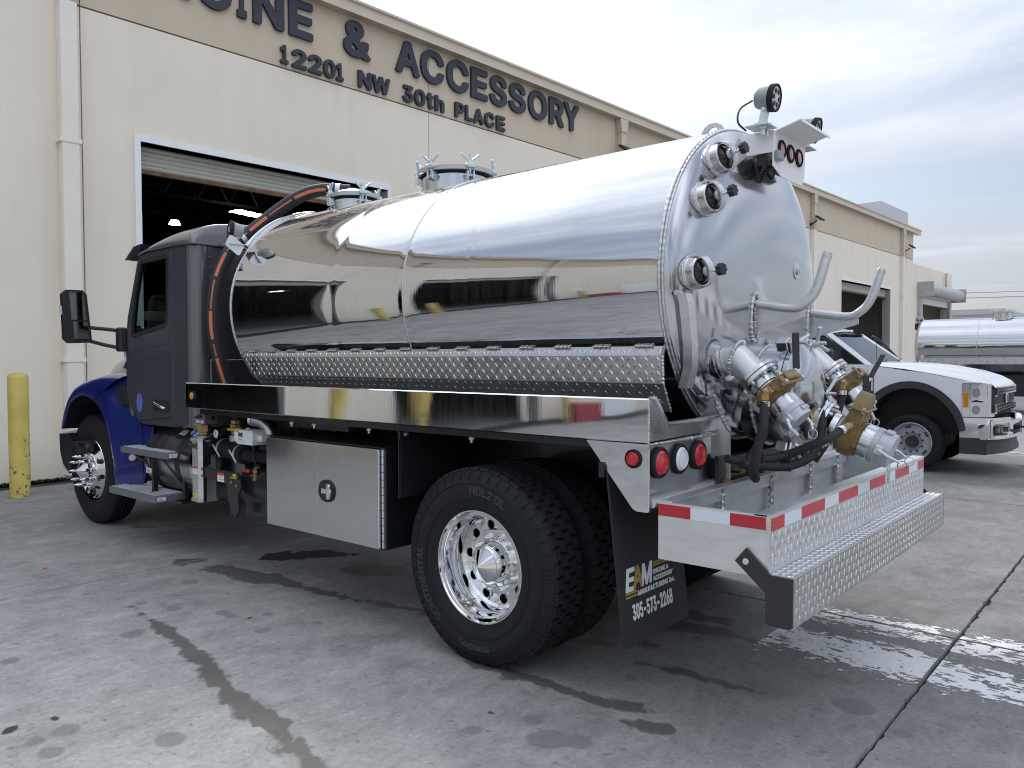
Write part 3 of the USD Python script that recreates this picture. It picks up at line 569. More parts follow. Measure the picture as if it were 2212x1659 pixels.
pm('tread_alu', (.50, .51, .52), .30, 1.0, var=.08, vs=9, rvar=.08)
pm('lug_alu', (.88, .89, .90), .20, 1.0)
pm('mill_alu', (.66, .67, .68), .40, .92, var=.10, vs=5, bump=.25, bs=90, bd=.0006, rvar=.08, stretch=(1, 1, 4))
pm('cast_alu', (.46, .48, .50), .48, .75, var=.08, vs=18, bump=.4, bs=240, bd=.0007)
pm('weld', (.62, .62, .62), .38, 1.0, var=.1, vs=60)
pm('chrome', (.84, .85, .86), .06, 1.0)
pm('zinc', (.62, .68, .70), .38, .85, var=.1, vs=40)
pm('brass_valve', (.24, .165, .065), .46, .25, var=.22, vs=22, bump=.4, bs=260, bd=.0006)
pm('brass', (.40, .27, .11), .35, .85, var=.15, vs=30)
pm('copper_burn', (.36, .14, .06), .4, .8, var=.3, vs=30)
pm('black_paint', (.007, .0075, .009), .32, var=.2, vs=7, coat_weight=.3)
pm('black_plastic', (.011, .0115, .013), .5, var=.15, vs=9)
pm('rubber', (.011, .012, .014), .78, var=.18, vs=14, bump=.25, bs=220, bd=.0006, specular_ior_level=.3)
pm('tyre_text', (.024, .026, .029), .6)
pm('flap_rubber', (.010, .011, .013), .6, var=.15, vs=3)
pm('hose_rubber', (.014, .014, .016), .62, var=.15, vs=12)
pm('stripe_orange', (.52, .15, .06), .6, var=.15, vs=40)
pm('cab_grey', (.115, .118, .13), .20, .65, coat_weight=1.0, coat_roughness=.02)
pm('cab_blue', (.008, .015, .12), .28, .25, coat_weight=1.0, coat_roughness=.02)
pm('roof_paint', (.085, .087, .097), .28, .55, coat_weight=1.0, coat_roughness=.03)
pm('cab_trim', (.012, .012, .014), .45)
pm('cab_inside', (.10, .105, .105), .8)
pm('door_trim', (.55, .56, .56), .6)
pm('control_grey', (.16, .17, .18), .4, .3)
pm('lamp_grey', (.27, .29, .31), .38, .3, var=.06, vs=20)
pm('lamp_red', (.42, .012, .022), .12, coat_weight=.8, bump=.4, bs=500, bd=.001)
pm('lamp_clear', (.70, .72, .74), .15, coat_weight=.8, bump=.5, bs=420, bd=.001)
pm('lamp_pink', (.42, .16, .17), .18, coat_weight=.8)
pm('lamp_amber', (.60, .19, .015), .15, coat_weight=.8)
pm('led_lens', (.46, .48, .50), .12, .3, var=.3, vs=60)
pm('tape_red', (.38, .012, .022), .35, coat_weight=.3, bump=.3, bs=900, bd=.0004)
pm('tape_white', (.60, .65, .72), .35, coat_weight=.3, bump=.3, bs=900, bd=.0004)
pm('white_paint', (.80, .81, .82), .4)
pm('sticker_white', (.78, .78, .77), .45)
pm('sticker_yellow', (.72, .56, .02), .45)
pm('sticker_red', (.55, .05, .03), .45)
pm('sticker_black', (.02, .02, .02), .45)
pm('decal_white', (.80, .81, .83), .4)
pm('decal_gold', (.42, .23, .05), .4)
pm('handle_yellow', (.74, .52, .03), .4)
pm('handle_red', (.60, .05, .025), .4)
pm('handle_blue', (.06, .16, .55), .4)
pm('bottle_white', (.72, .75, .77), .35, subsurface_weight=.0)
glass('cab_glass', (.55, .62, .60), 1.5)
glass('sight_glass', (.82, .84, .84), 1.5)
pm('mirror_glass', (.42, .46, .50), .02, 1.0)
pm('gauge_face', (.75, .75, .73), .4)
# ------------------------------------------------------------------ the tank truck (forward is +y, centre line x = 0)
T = thing('tank_truck', 'polished aluminium vacuum tank truck with grey and blue cab facing the warehouse', 'truck', (0, 5, 0))
A, B, ZC, YR, YF = .93, .838, 1.995, 1.875, 5.62
def el(t, y, k=1.0, a=A, b=B): return np.stack([a*k*np.sin(t), np.broadcast_to(y, np.shape(t)), ZC+b*k*np.cos(t)], -1)
def TX(z): return A*math.sqrt(max(0, 1-((z-ZC)/B)**2))
# shell: rings along y, drawn in slightly at the seams
ys = np.unique(np.concatenate([np.linspace(YR, YF, 60)] + [s+np.linspace(-.12, .12, 17) for s in (3.655, 3.108, 4.372)]))
th = np.linspace(0, 2*PI, 241)
V = []
for y in ys:
    k = 1.0
    for s, w, d in ((3.655, .03, .0009), (3.108, .02, .0004), (4.372, .04, .0009)): k -= d*math.exp(-((y-s)/w)**2)
    k += .0011*math.sin((y-YR)*4.1)*math.sin((y-YR)*1.3)
    V.append(el(th, y, k*(1+.0007*np.sin(3*th+y)))) if False else V.append(el(th, y, k))
V = np.array(V); v = V[:, :-1].reshape(-1, 3); m_, k_ = len(ys), 240
f = [(i*k_+j, (i+1)*k_+j, (i+1)*k_+(j+1) % k_, i*k_+(j+1) % k_) for i in range(m_-1) for j in range(k_)]
g = G(); g.add(v, f); shell = obj('tank_shell', g, 'tank_mirror', T, smooth=True)
def head(y0, sgn, h=.165):
    rho = np.concatenate([np.linspace(0, .82, 24), np.linspace(.84, 1, 20)]); V = []
    for r in rho: V.append(el(th[:-1], y0+sgn*h*math.sqrt(max(0, 1-r**3.2)), max(r, 1e-4)))
    V = np.array(V); n = len(rho); fs = [(i*240+j, (i+1)*240+j, (i+1)*240+(j+1) % 240, i*240+(j+1) % 240) for i in range(n-1) for j in range(240)]
    if sgn > 0: fs = [q[::-1] for q in fs]
    return G().add(V.reshape(-1, 3), fs)
def HY(x, z): r = math.hypot(x/A, (z-ZC)/B); return YR-.165*math.sqrt(max(0, 1-min(1, r)**3.2))
def HN(x, z):
    e = 1e-3; n = np.array([(HY(x+e, z)-HY(x-e, z))/(2*e), -1, (HY(x, z+e)-HY(x, z-e))/(2*e)]); return n/np.linalg.norm(n)
rear = obj('rear_head', head(YR, -1), 'head_alu', T, smooth=True)
front = obj('front_head', head(YF, 1), 'head_alu', T, smooth=True)
rw = np.random.default_rng(5)
def bead(path, r, parent, jit=.25, closed=False, name='weld_bead', n=7):
    P = np.asarray(path, float); rr = r*(1+jit*np.sin(np.arange(len(P))*1.9)+jit*.5*rw.normal(0, 1, len(P)))
    obj(name, G().tu(P, np.abs(rr), n, closed=closed), 'weld', parent, smooth=60)
t9 = np.linspace(0, 2*PI, 520, endpoint=False)
bead(el(t9, YR, 1.001), .0085, T, .16, True); bead(el(t9, YR-.017, .999), .006, T, .18, True); bead(el(t9, YF, 1.001), .008, T, .2, True)
bead(el(t9, 3.655, .9985), .0055, T, .18, True)
# manholes with swing-bolt lids
def wingbolt(c, out, h, par, s=1.0):
    """bracket on the neck, bolt and wing nut; out = outward unit vector, h = lid height"""
    c, out = np.asarray(c, float), np.asarray(out, float); tn = np.cross([0, 0, 1], out); z = np.array([0, 0, 1.0]); c = c + out*.012*s
    t = G()
    for q in (-1, 1): t.bx(-.012*s, .045*s, q*.026*s-.007*s, q*.026*s+.007*s, h-.11*s, h-.045*s, .003, axes(c*[1, 1, 0], out, tn, z))
    t.cy(c*[1, 1, 0]+out*.02*s-tn*.045*s+z*(h-.08*s), c*[1, 1, 0]+out*.02*s+tn*.045*s+z*(h-.08*s), .011*s, n=8)
    p = c*[1, 1, 0]+out*.022*s
    t.cy(p+z*(h-.085*s), p+z*(h+.085*s), .0095*s, n=8); t.bx(-.03*s, .03*s, -.038*s, .038*s, h-.02*s, h+.012*s, .005, axes(p*[1, 1, 0], out, tn, z))
    w = obj('wing_bolt', t, 'zinc', par)
    t = G().cy(p+z*(h+.012*s), p+z*(h+.045*s), .02*s, .017*s, 10)
    for q in (-1, 1): t.tu([p+z*(h+.03*s)+tn*q*.01*s, p+z*(h+.085*s)+tn*q*.078*s], [.011*s, .0095*s], 8)
    obj('wing_nut', t, 'zinc', w)
def manhole(y, r, ztop, dome, nb, a0):
    c = np.array([0, y, 0.]); n = obj('manhole_neck', G().la([(r-.012, 2.76), (r-.012, ztop-.005), (r, ztop-.005), (r, 2.74)], c, (0, 0, 1), 64), 'bright_alu', T)
    obj('gasket', G().la([(r+.012, ztop-.005), (r+.012, ztop+.012), (r-.02, ztop+.012)], c, (0, 0, 1), 48), 'rubber', n)
    pr = [(r+.004, ztop+.012), (r+.034, ztop+.014), (r+.034, ztop+.045), (r-.005, ztop+.052)]
    pr += [(r*.8, ztop+.06+dome*.35), (r*.5, ztop+.06+dome*.8), (0.001, ztop+.06+dome)] if dome else [(r-.03, ztop+.035), (.001, ztop+.035)]
    lid = obj('manhole_lid', G().la(pr, c, (0, 0, 1), 64), 'cast_alu', T)
    for i in range(nb):
        a = a0+2*PI*i/nb; o = np.array([math.cos(a), math.sin(a), 0]); wingbolt(c+o*(r+.0), o, ztop+.045, lid, .88)
    return lid
manhole(4.10, .245, 2.915, 0, 6, math.radians(246)); l2 = manhole(5.27, .175, 2.905, .035, 4, math.radians(250))
pts = el(np.linspace(-.3, .3, 40), 4.1-.28, 1.0)
# lifting eyes, vent box, fill elbow on the front manhole
def eye(y, s):
    P = Polygon([(-.075, -.03), (.075, -.03), (.075, .05), (.052, .085), (.02, .102), (-.02, .102), (-.052, .085), (-.075, .05)]).difference(Polygon([(.035*math.cos(a), .045+.035*math.sin(a)*1.0) for a in np.linspace(0, 2*PI, 20)]))
    obj('lifting_eye', G().ex(P, .02, (-.01, y, ZC+B), (0, s, 0), (0, 0, s), .003), 'bright_alu', T)
eye(2.06, .95); eye(5.60, .62)
obj('vent_cap', G().bx(.22, .38, 3.2, 3.42, 2.80, 2.835).hull([(x, y, z) for x, y, z in ((.18, 3.16, 2.845), (.42, 3.16, 2.845), (.18, 3.46, 2.845), (.42, 3.46, 2.845), (.22, 3.2, 2.87), (.38, 3.2, 2.87), (.22, 3.42, 2.87), (.38, 3.42, 2.87))]), 'black_plastic', T)
# suction hose from the front manhole, down between cab and tank
HP = smooth_path([(.0, 5.33, 3.0), (-.16, 5.50, 3.005), (-.27, 5.64, 2.955), (-.40, 5.77, 2.835), (-.62, 5.85, 2.63), (-.775, 5.86, 2.49), (-.885, 5.86, 2.28), (-.93, 5.86, 2.09), (-.94, 5.86, 1.86), (-.895, 5.86, 1.62), (-.82, 5.86, 1.38), (-.78, 5.84, 1.22), (-.75, 5.7, 1.1)], 10)
hose = obj('suction_hose', G().tu(HP, .053, 20), 'hose_rubber', T)
d = np.gradient(HP, axis=0); d /= np.linalg.norm(d, axis=1, keepdims=True)
vd = np.array([-.75, -.60, -.15])   # the printed band lies on the rear left of the hose
def band(i0, i1, mat, w=.013, name='print_band', rr=.0545):
    P = HP[i0:i1]; D = d[i0:i1]; n = vd-(D @ vd)[:, None]*D; n /= np.linalg.norm(n, axis=1, keepdims=True); b = np.cross(D, n); rows = []
    for q in (-1, -.5, 0, .5, 1): a = q*w/.053; rows.append(P+rr*(math.cos(a)*n+math.sin(a)*b))
    obj(name, G().grid(np.array(rows)), mat, hose, smooth=True)
for i0, i1 in ((8, 23), (34, 41), (53, 63), (75, 85), (90, 106)): band(i0, i1, 'stripe_orange')
pr_ = G()
for i0, i1 in ((23, 34), (41, 53), (63, 75), (85, 90)):
    for j in np.arange(i0+.6, i1-.6, .28):
        i = int(j); a = j-i; P = HP[i]*(1-a)+HP[i+1]*a; D = d[i]; n = vd-(D @ vd)*D; n /= np.linalg.norm(n); b = np.cross(D, n); hh = .007*(.5+.5*abs(math.sin(j*7.3))); q = P+n*.0538; pr_.add([q-D*.003-b*hh, q+D*.003-b*hh, q+D*.003+b*hh, q-D*.003+b*hh], [(0, 1, 2, 3)])
obj('print_marks', pr_, 'stripe_orange', hose, smooth=False, kind='stuff')
for i in (4, 44):
    P, D = HP[i], d[i]; obj('hose_clamp', G().la([(.054, -.02), (.058, -.02), (.058, .02), (.054, .02)], P, D, 28).cy(P+np.array([-.06, -.03, -.05]), P+np.array([-.06, .02, -.05]), .007, n=8), 'zinc', hose)
# diamond plate along the tank side; lugs are real
def lugs(o, u, w, Lu, Lw, p=.034, l=.026, wd=.0065, h=.0022, clip=None, ang=52):
    """raised diamonds on the parallelogram o + a*u + b*w"""
    o, u, w = (np.asarray(q, float) for q in (o, u, w)); n = np.cross(u, w); n /= np.linalg.norm(n); A_, B_ = [], []
    nu, nw = int(Lu/p), int(Lw/p); vs, fs, k = [], [], 0; ca = math.radians(ang)
    a, b = np.meshgrid((np.arange(nu)+.5)*Lu/nu, (np.arange(nw)+.5)*Lw/nw, indexing='ij'); par = np.add.outer(np.arange(nu), np.arange(nw)) % 2
    for s in (0, 1):
        m = par == s; c = o + a[m][:, None]*u + b[m][:, None]*w
        if clip is not None: c = c[clip(c)]
        an = ca if s else PI-ca; e = (math.cos(an)*u + math.sin(an)*w)*l/2; q = np.cross(n, e); q *= wd/2/np.linalg.norm(q)
        vv = np.stack([c-e, c-e*.35-q, c+e*.35-q, c+e, c+e*.35+q, c-e*.35+q, c-e*.45+n*h, c+e*.45+n*h], 1)
        A_.append(vv)
    vv = np.concatenate(A_); k = len(vv); base = np.arange(k)[:, None, None]*8
    F_ = np.array([(0, 1, 6), (1, 2, 7), (1, 7, 6), (2, 3, 7), (3, 4, 7), (4, 5, 6), (4, 6, 7), (5, 0, 6)])
    return G().add(vv.reshape(-1, 3), (base+F_).reshape(-1, 3))
PF = [(-.853, 1.658), (-.872, 1.613), (-.866, 1.478), (-.79, 1.34)]
Y0, Y1 = 1.89, 5.56
def strip(q0, q1, y0, y1, y0b, y1b): return np.array([[(q0[0], y0, q0[1]), (q0[0], y1, q0[1])], [(q1[0], y0b, q1[1]), (q1[0], y1b, q1[1])]])
for sx in (1, -1):
    g = G(); M = np.diag([sx, 1, 1, 1.0])
    front_y = [5.60, 5.56, 5.44, 5.30]; rear_y = [1.885, 1.885, 1.885, 1.90]
    for k in range(3):
        S = strip(PF[k], PF[k+1], rear_y[k], front_y[k], rear_y[k+1], front_y[k+1]); g.grid(S); g.grid(S[::-1]-np.array([-.004, 0, .0]))
    g.tf(M); pl = obj('tread_plate', g, 'tread_alu', T, smooth=False)
    L = G()
    for k in range(3):
        q0, q1 = np.array(PF[k]), np.array(PF[k+1]); w = np.array([q0[0]-q1[0], 0, q0[1]-q1[1]]); Lw = np.linalg.norm(w); w /= Lw
        o = np.array([q1[0], rear_y[k+1]+.01, q1[1]]); fy0, fy1 = front_y[k+1], front_y[k]
        lg = lugs(o+np.array([0, max(fy0, fy1)-o[1]-.01, 0]), (0, -1, 0), w, max(fy0, fy1)-o[1]-.01, Lw, .033, .031, .0075, .0026, clip=lambda c: c[:, 1] < fy0+(fy1-fy0)*np.clip((c[:, 2]-q1[1])/(q0[1]-q1[1]), 0, 1)-.015)
        L.add(*lg.get())
    L.tf(M); obj('tread_lugs', L, 'lug_alu', pl, smooth=False, kind='stuff')
    if sx == 1:
        for y in np.arange(2.0, 5.5, .245): bead(np.stack([np.full(14, -.861), np.linspace(y-.05, y+.05, 14), np.full(14, 1.658)], 1), .0065, pl, .3)
        bead([(x, 1.888, z) for x, z in np.vstack([np.linspace(PF[k], PF[k+1], 26) for k in range(3)])], .007, pl, .3)
# body floor, cross-sills
obj('body_floor', G().bx(-1.185, 1.185, 1.9, 5.78, 1.255, 1.28), 'black_paint', T, smooth=False)
for y in (2.2, 3.3, 4.3, 5.3): obj('tank_saddle', G().ex(Polygon([(-.9, 1.28), (.9, 1.28), (.85, 1.62)] + [(x, ZC-B*math.sqrt(1-(x/A)**2)-.004) for x in np.linspace(.6, -.6, 20)] + [(-.85, 1.62)]).buffer(0) if False else Polygon([(-.7, 1.28), (.7, 1.28)] + [(x, ZC-B*math.sqrt(1-(x/A)**2)-.003) for x in np.linspace(.7, -.7, 24)]), .03, (0, y, 0), (1, 0, 0), (0, 0, 1)), 'black_paint', T, smooth=False)
# polished side rails
def rail(x, y0, y1, zb0, zb1, label=None):
    s = 1 if x > 0 else -1; g = G(); n = 40; yy = np.linspace(y0, y1, n)
    bow = .0035*np.sin((yy-y0)/(y1-y0)*PI*2.3)
    prof = lambda zb: [(-.045, 1.418), (-.045, 1.424), (-.006, 1.424), (0, 1.418), (0, zb+.006), (-.006, zb), (-.05, zb), (-.05, zb+.006), (-.012, zb+.008), (-.012, 1.412)]
    V = np.array([[(s*(abs(x)+a)+s*b*(1 if abs(z-1.32) < .2 else 0), y, z) for a, z in prof(zb0+(zb1-zb0)*(y-1.77)/4.03)] for y, b in zip(yy, bow)]); V = np.concatenate([V, V[:, :1]], 1)
    g.grid(V if s > 0 else V[:, ::-1])
    return obj('side_rail', g, 'rail_mirror', T, smooth=35)
for sx in (-1, 1):
    rail(sx*1.205, 1.768, 4.343, 1.225, 1.229); r2 = rail(sx*1.205, 4.347, 5.80, 1.225, 1.229)
    obj('rail_end', G().bx(sx*1.155, sx*1.202, 5.785, 5.797, 1.232, 1.418), 'rail_mirror', T, smooth=False)
    M = axes((sx*1.207, 5.70, 1.325), (0, -sx, 0), (0, 0, 1), (sx*-1.0, 0, 0)) if False else None
    mk = obj('marker_lamp', G().la([(.036, -.003), (.036, .008), (.030, .012), (.029, .006)], (sx*1.205, 5.70, 1.325), (sx, 0, 0), 24), 'rubber', T)
    obj('lens', G().la([(.029, .006), (.026, .014), (.014, .019), (.001, .021)], (sx*1.205, 5.70, 1.325), (sx, 0, 0), 24), 'lamp_amber', mk)
bead([(-1.206, 4.345, z) for z in np.linspace(1.232, 1.42, 40)], .0035, T, .2)
bead([(-1.2, 1.77, z) for z in np.linspace(1.226, 1.42, 44)], .005, T, .25); bead([(x, 1.765, 1.222) for x in np.linspace(-1.2, -.55, 120)], .006, T, .3)

# ------------------------------------------------------------------ rear of the body: lamp panels, corner wedges
for sx in (-1, 1):
    X = lambda a: sx*a
    g = G()
    P = Polygon([(1.205, 1.235), (1.205, 1.42), (1.16, 1.424), (1.055, 1.302), (.53, 1.306), (.515, 1.255), (.55, 1.243)])
    g.ex(P, .006, (0, 1.768, 0), (sx, 0, 0), (0, 0, 1) if sx < 0 else (0, 0, 1)) if sx < 0 else g.ex(P, -.006, (0, 1.768, 0), (1, 0, 0), (0, 0, 1))
    end = obj('rail_end_plate', g, 'bright_alu', T)
    obj('edge_roll', G().tu(np.array([(X(1.195), 1.765, 1.424), (X(1.16), 1.762, 1.426), (X(1.055), 1.760, 1.303), (X(.53), 1.760, 1.308)]), .011, 8), 'bright_alu', end)
    g = G(); P = Polygon([(1.205, .925), (1.205, 1.2245), (.60, 1.236), (.60, .99), (1.17, .925)])
    (g.ex(P, .006, (0, 1.770, 0), (-1, 0, 0), (0, 0, 1)) if sx < 0 else g.ex(P, -.006, (0, 1.770, 0), (1, 0, 0), (0, 0, 1)))
    pan = obj('lamp_panel', g, 'bright_alu', T)
    P = Polygon([(2.092, 1.2245), (1.845, .935), (1.825, .926), (1.766, .926), (1.766, 1.2245)])
    side = obj('corner_wedge', G().ex(P, .006 if sx > 0 else -.006, (X(1.203), 0, 0), (0, 1, 0), (0, 0, 1)), 'rail_mirror', T)
    bead([(X(1.203), 1.766, z) for z in np.linspace(.93, 1.2, 8)], .004, side, .1)
    obj('panel_sill', G().tu([(X(1.19), 1.76, .965), (X(.6), 1.755, .985)], .022, 8), 'mill_alu', T)
    def lamp(c, n, r, mat, nm, ry=1.0):
        q = obj(nm, G().la([(r*1.28, -.002), (r*1.28, .010), (r*1.16, .017), (r*1.05, .015), (r, .006)], c, n, 36), 'rubber', T)
        obj('lens', G().la([(r*1.03, .004), (r*1.0, .014), (r*.86, .021), (r*.5, .024), (.001, .025)], c, n, 36), mat, q)
        obj('lens_ring', G().la([(r*.80, .0215), (r*.79, .0245), (r*.74, .0245), (r*.73, .0225)], c, n, 30), mat, q); return q
    lamp((X(1.205), 1.84, 1.157), (sx, 0, 0), .033, 'lamp_red', 'side_lamp')
    for xx, mt, nm in ((1.118, 'lamp_red', 'tail_lamp'), (.935, 'lamp_clear', 'reverse_lamp'), (.752, 'lamp_red', 'tail_lamp')): lamp((X(xx), 1.764, 1.137), (0, -1, 0), .055, mt, nm)
# chassis, black crossmember and hitch plates at the back
for sx in (-1, 1):
    obj('frame_rail', G().bx(sx*.40, sx*.48, 1.78, 8.9, .78, 1.06), 'black_paint', T)
    obj('sub_sill', G().bx(sx*.38, sx*.50, 1.80, 5.9, 1.062, 1.252), 'black_paint', T)
    obj('upright_plate', G().ex([(1.70, .80), (1.86, .80), (1.86, 1.5), (1.835, 1.5), (1.70, 1.24)], .012, (sx*.535-.006, 0, 0), (0, 1, 0), (0, 0, 1)), 'mill_alu' if sx < 0 else 'bright_alu', T, smooth=False)
    bead([(sx*.535, y, z) for y, z in np.linspace((1.71, 1.25), (1.80, 1.44), 60)], .012, T, .25); bead([(sx*.56, y, z) for y, z in np.linspace((1.69, 1.24), (1.76, 1.36), 50)], .010, T, .25)
obj('rear_crossmember', G().bx(-.56, .56, 1.74, 1.80, .74, 1.10).bx(-.62, -.50, 1.72, 1.739, .85, 1.12).bx(.5, .62, 1.72, 1.739, .85, 1.12), 'black_paint', T)
for x, z in ((-.55, .99), (-.4, 1.03), (-.15, .98), (.2, 1.03), (.45, .98)): obj('bolt', G().cy((x, 1.72 if abs(x) > .5 else 1.74, z), (x, 1.70, z), .018, n=6).cy((x, 1.70, z), (x, 1.688, z), .010, n=8), 'brass', T)

# ------------------------------------------------------------------ rear tray and step
x0, x1, yb, yf, zt, zb = -1.21, 1.203, 1.715, 1.222, .985, .735
tr = obj('rear_tray', G().bx(x0, x1, yf, yf+.010, .56, zt).bx(x0, x0+.010, yf+.0105, yb, zb, zt-.002).bx(x1-.010, x1, yf+.0105, yb, zb, zt-.002).bx(x0+.0105, x1-.0105, yb-.010, yb, zb, zt+.003)
         .bx(x0+.0105, x1-.0105, yf+.0105, yb-.0105, zb, zb+.008), 'mill_alu', T, smooth=False)
obj('tray_rim', G().bx(x0, x1, yf+.0105, yf+.062, zt-.008, zt+.001).bx(x0+.011, x1-.011, yb-.06, yb-.0105, zt-.004, zt+.004), 'mill_alu', tr, smooth=False)
obj('tray_channel', G().bx(x0+.02, x1-.02, yb-.035, yb-.011, zt-.07, zt-.005), 'mill_alu', tr, smooth=False)
for x in (-.66, -.07, .51, 1.0):
    p = obj('tray_post', G().bx(x, x+.055, yb-.05, yb-.0355, zb+.01, zt-.006, .002), 'mill_alu', tr)
    for z in np.arange(zb+.03, zt-.03, .045): p_ = None
    bead([(x-.004, yb-.037, z) for z in np.linspace(zb+.02, zt-.03, 20)], .009, p, .6)
for x in np.arange(-1.0, 1.1, .21): bead([(x+a, yf+.03+.006*math.sin(a*90), zb+.012) for a in np.linspace(0, .06, 9)], .010, tr, .5)
bead([(x0+.003, yf-.001, z) for z in np.linspace(.80, zt, 40)], .0035, tr, .3)
# striped reflective tape
tp = (-1.206, -1.06, -.874, -.587, -.398, -.109, .083, .368, .557, .849, 1.046, 1.20)
for k, (a, b) in enumerate(zip(tp[:-1], tp[1:])): obj('reflective_tape', G().bx(a, b, yf-.0016, yf-.0002, .917, .968), 'tape_red' if k % 2 == 0 else 'tape_white', tr, smooth=False, label='red tape piece' if k % 2 == 0 else 'white tape piece')
for k, (a, b) in enumerate(((1.714, 1.562), (1.562, 1.386), (1.386, 1.237))): obj('reflective_tape', G().bx(x0-.0016, x0-.0002, b, a, .924, .974), 'tape_red' if k % 2 == 0 else 'tape_white', tr, smooth=False, label='red tape piece' if k % 2 == 0 else 'white tape piece')
sl = lugs((x0+.01, yf-.0003, .757), (1, 0, 0), (0, 0, 1), x1-x0-.02, .155, .033, .036, .0085, .003, ang=70); obj('tread_lugs', sl, 'lug_alu', tr, smooth=False, kind='stuff')
# step below the tray
xs0, xs1, ys = -1.212, 1.275, 1.124
st = obj('rear_step', G().ex(rrect(0, yf-ys+.0, .553, .752, .004), xs1-xs0, (xs0, ys, 0), (0, 1, 0), (0, 0, 1)), 'tread_alu', T, smooth=30)
sl = lugs((xs0+.01, ys, .56), (1, 0, 0), (0, 0, 1), xs1-xs0-.02, .185, .033, .036, .0085, .003, ang=70)
sl.add(*lugs((xs0+.01, ys+.006, .7522), (1, 0, 0), (0, 1, 0), xs1-xs0-.02, .09, .027, .030, .0075, .0025, ang=45).get()); obj('tread_lugs', sl, 'lug_alu', st, smooth=False, kind='stuff')
for X in (x0-.011, xs1+.001):
    br = obj('step_bracket', G().ex(Polygon([(1.313, .845), (1.360, .787), (1.233, .677), (1.233, .568), (1.221, .552), (1.136, .552), (1.124, .562), (1.124, .751), (1.212, .752)]).buffer(.004).buffer(-.004), .010, (X, 0, 0), (0, 1, 0), (0, 0, 1), .001), 'black_paint', T, smooth=30)
    if X < 0: obj('bracket_bolt', G().cy((X, 1.312, .791), (X-.010, 1.312, .791), .014, n=6, ch=.002), 'zinc', br)
# ------------------------------------------------------------------ fittings on the rear head
def sight(x, z):
    n = HN(x, z); n = n*.6+np.array([0, -1, 0])*.4; n /= np.linalg.norm(n); c = np.array([x, HY(x, z), z])
    r = .070; s = obj('sight_glass', G().la([(r*1.12, -.03), (r*1.12, .012), (r*1.06, .018), (r*1.06, .055), (r*.98, .060), (r*.80, .060), (r*.80, -.02)], c, n, 44), 'bright_alu', T)
    obj('gasket', G().la([(r*.80, .056), (r*.80, .0625), (r*.90, .0625), (r*.90, .058)], c, n, 40), 'rubber', s)
    obj('pane', G().la([(.001, .082), (r*.45, .078), (r*.72, .066), (r*.80, .057)][::-1], c, n, 40), 'sight_glass', s)
    obj('inner_tube', G().la([(r*.79, .05), (r*.79, -.02), (.001, -.02)], c, n, 40), 'black_plastic', s)
    u, w = frame(n, (0, 0, 1)); t = np.linspace(-1.15, PI+1.15, 26) if False else np.linspace(-PI*.5, PI*.5, 22)
    e = (w*.96-u*.28); e /= np.linalg.norm(e); q = np.cross(n, e)
    # flat yoke that arches over the glass
    V = []
    for a in np.linspace(0, PI, 24):
        p = c+e*(r*1.12*math.cos(a))+n*(.020+.088*math.sin(a)**.7); V.append([p-q*.019, p+q*.019])
    V = np.array(V); g = G().grid(V); off = np.array([n*.006]); g.grid((V+n*.007)[:, ::-1]); g.grid(np.stack([V[:, 0], V[:, 0]+n*.007], 1)[:, ::-1]); g.grid(np.stack([V[:, 1], V[:, 1]+n*.007], 1))
    obj('yoke', g, 'mill_alu', s, smooth=50)
    obj('yoke_disc', G().cy(c+n*.082, c+n*.100, .026, n=22).cy(c+n*.095, c+n*.150, .008, n=8), 'zinc', s)
    k = G(); k.cy(c+n*.150, c+n*.178, .021, .023, 18, ch=.004)
    for a in np.linspace(0, 2*PI, 7, endpoint=False): o = c+.019*(math.cos(a)*u+math.sin(a)*w); k.cy(o+n*.150, o+n*.177, .0095, n=8)
    obj('knob', k, 'black_plastic', s)
    bead([c+n*.006+r*1.14*(math.cos(a)*u+math.sin(a)*w) for a in np.linspace(0, 2*PI, 90, endpoint=False)], .006, s, .2, True)
sight(-.535, 2.575); sight(-.69, 2.36); sight(-.80, 2.003)
# work-lamp box at the top
bx_ = obj('lamp_box', G().ex(Polygon([(-.222, 2.585), (-.11, 2.545), (.18, 2.545), (.215, 2.60), (.222, 2.767), (-.222, 2.767)]), .005, (0, 1.625, 0), (1, 0, 0), (0, 0, 1))
    .bx(-.2215, -.217, 1.6255, 1.80, 2.655, 2.766).bx(.217, .2215, 1.6255, 1.80, 2.655, 2.766), 'white_paint', T, smooth=False)
obj('visor_shelf', G().ex([(1.6195, 2.762), (1.6195, 2.767), (1.49, 2.802), (1.478, 2.798), (1.478, 2.784), (1.484, 2.784), (1.489, 2.795)], .40, (-.2, 0, 0), (0, 1, 0), (0, 0, 1)), 'white_paint', bx_, smooth=False)
for x in (-.12, 0.0, .12):
    q = obj('marker_lamp', G().la([(.048, -.001), (.048, .008), (.040, .013), (.033, .008)], (x, 1.6195, 2.685), (0, -1, 0), 30), 'rubber', bx_)
obj('lens_row', G().la([(.034, .006), (.026, .010), (.001, .012)], (-.12, 1.6195, 2.685), (0, -1, 0), 24), 'lamp_pink', bx_, label='pink lens of the left marker')
for x in (0.0, .12): obj('lens_row', G().la([(.034, .006), (.026, .010), (.001, .012)], (x, 1.6195, 2.685), (0, -1, 0), 24), 'lamp_pink', bx_)
obj('plate_lamp', G().bx(-.215, -.145, 1.592, 1.619, 2.615, 2.665, .006), 'lamp_grey', bx_)
w_ = G()
for k in range(9):
    a, b = rw.uniform(-.2, -.05), rw.uniform(2.6, 2.68); w_.tu(smooth_path([(a, 1.66, b), (a+rw.uniform(-.03, .05), 1.70, b-rw.uniform(.02, .10)), (a+rw.uniform(0, .1), 1.75, b-rw.uniform(-.03, .05)), (a+.05, 1.70, 2.66)], 5), .006, 6)
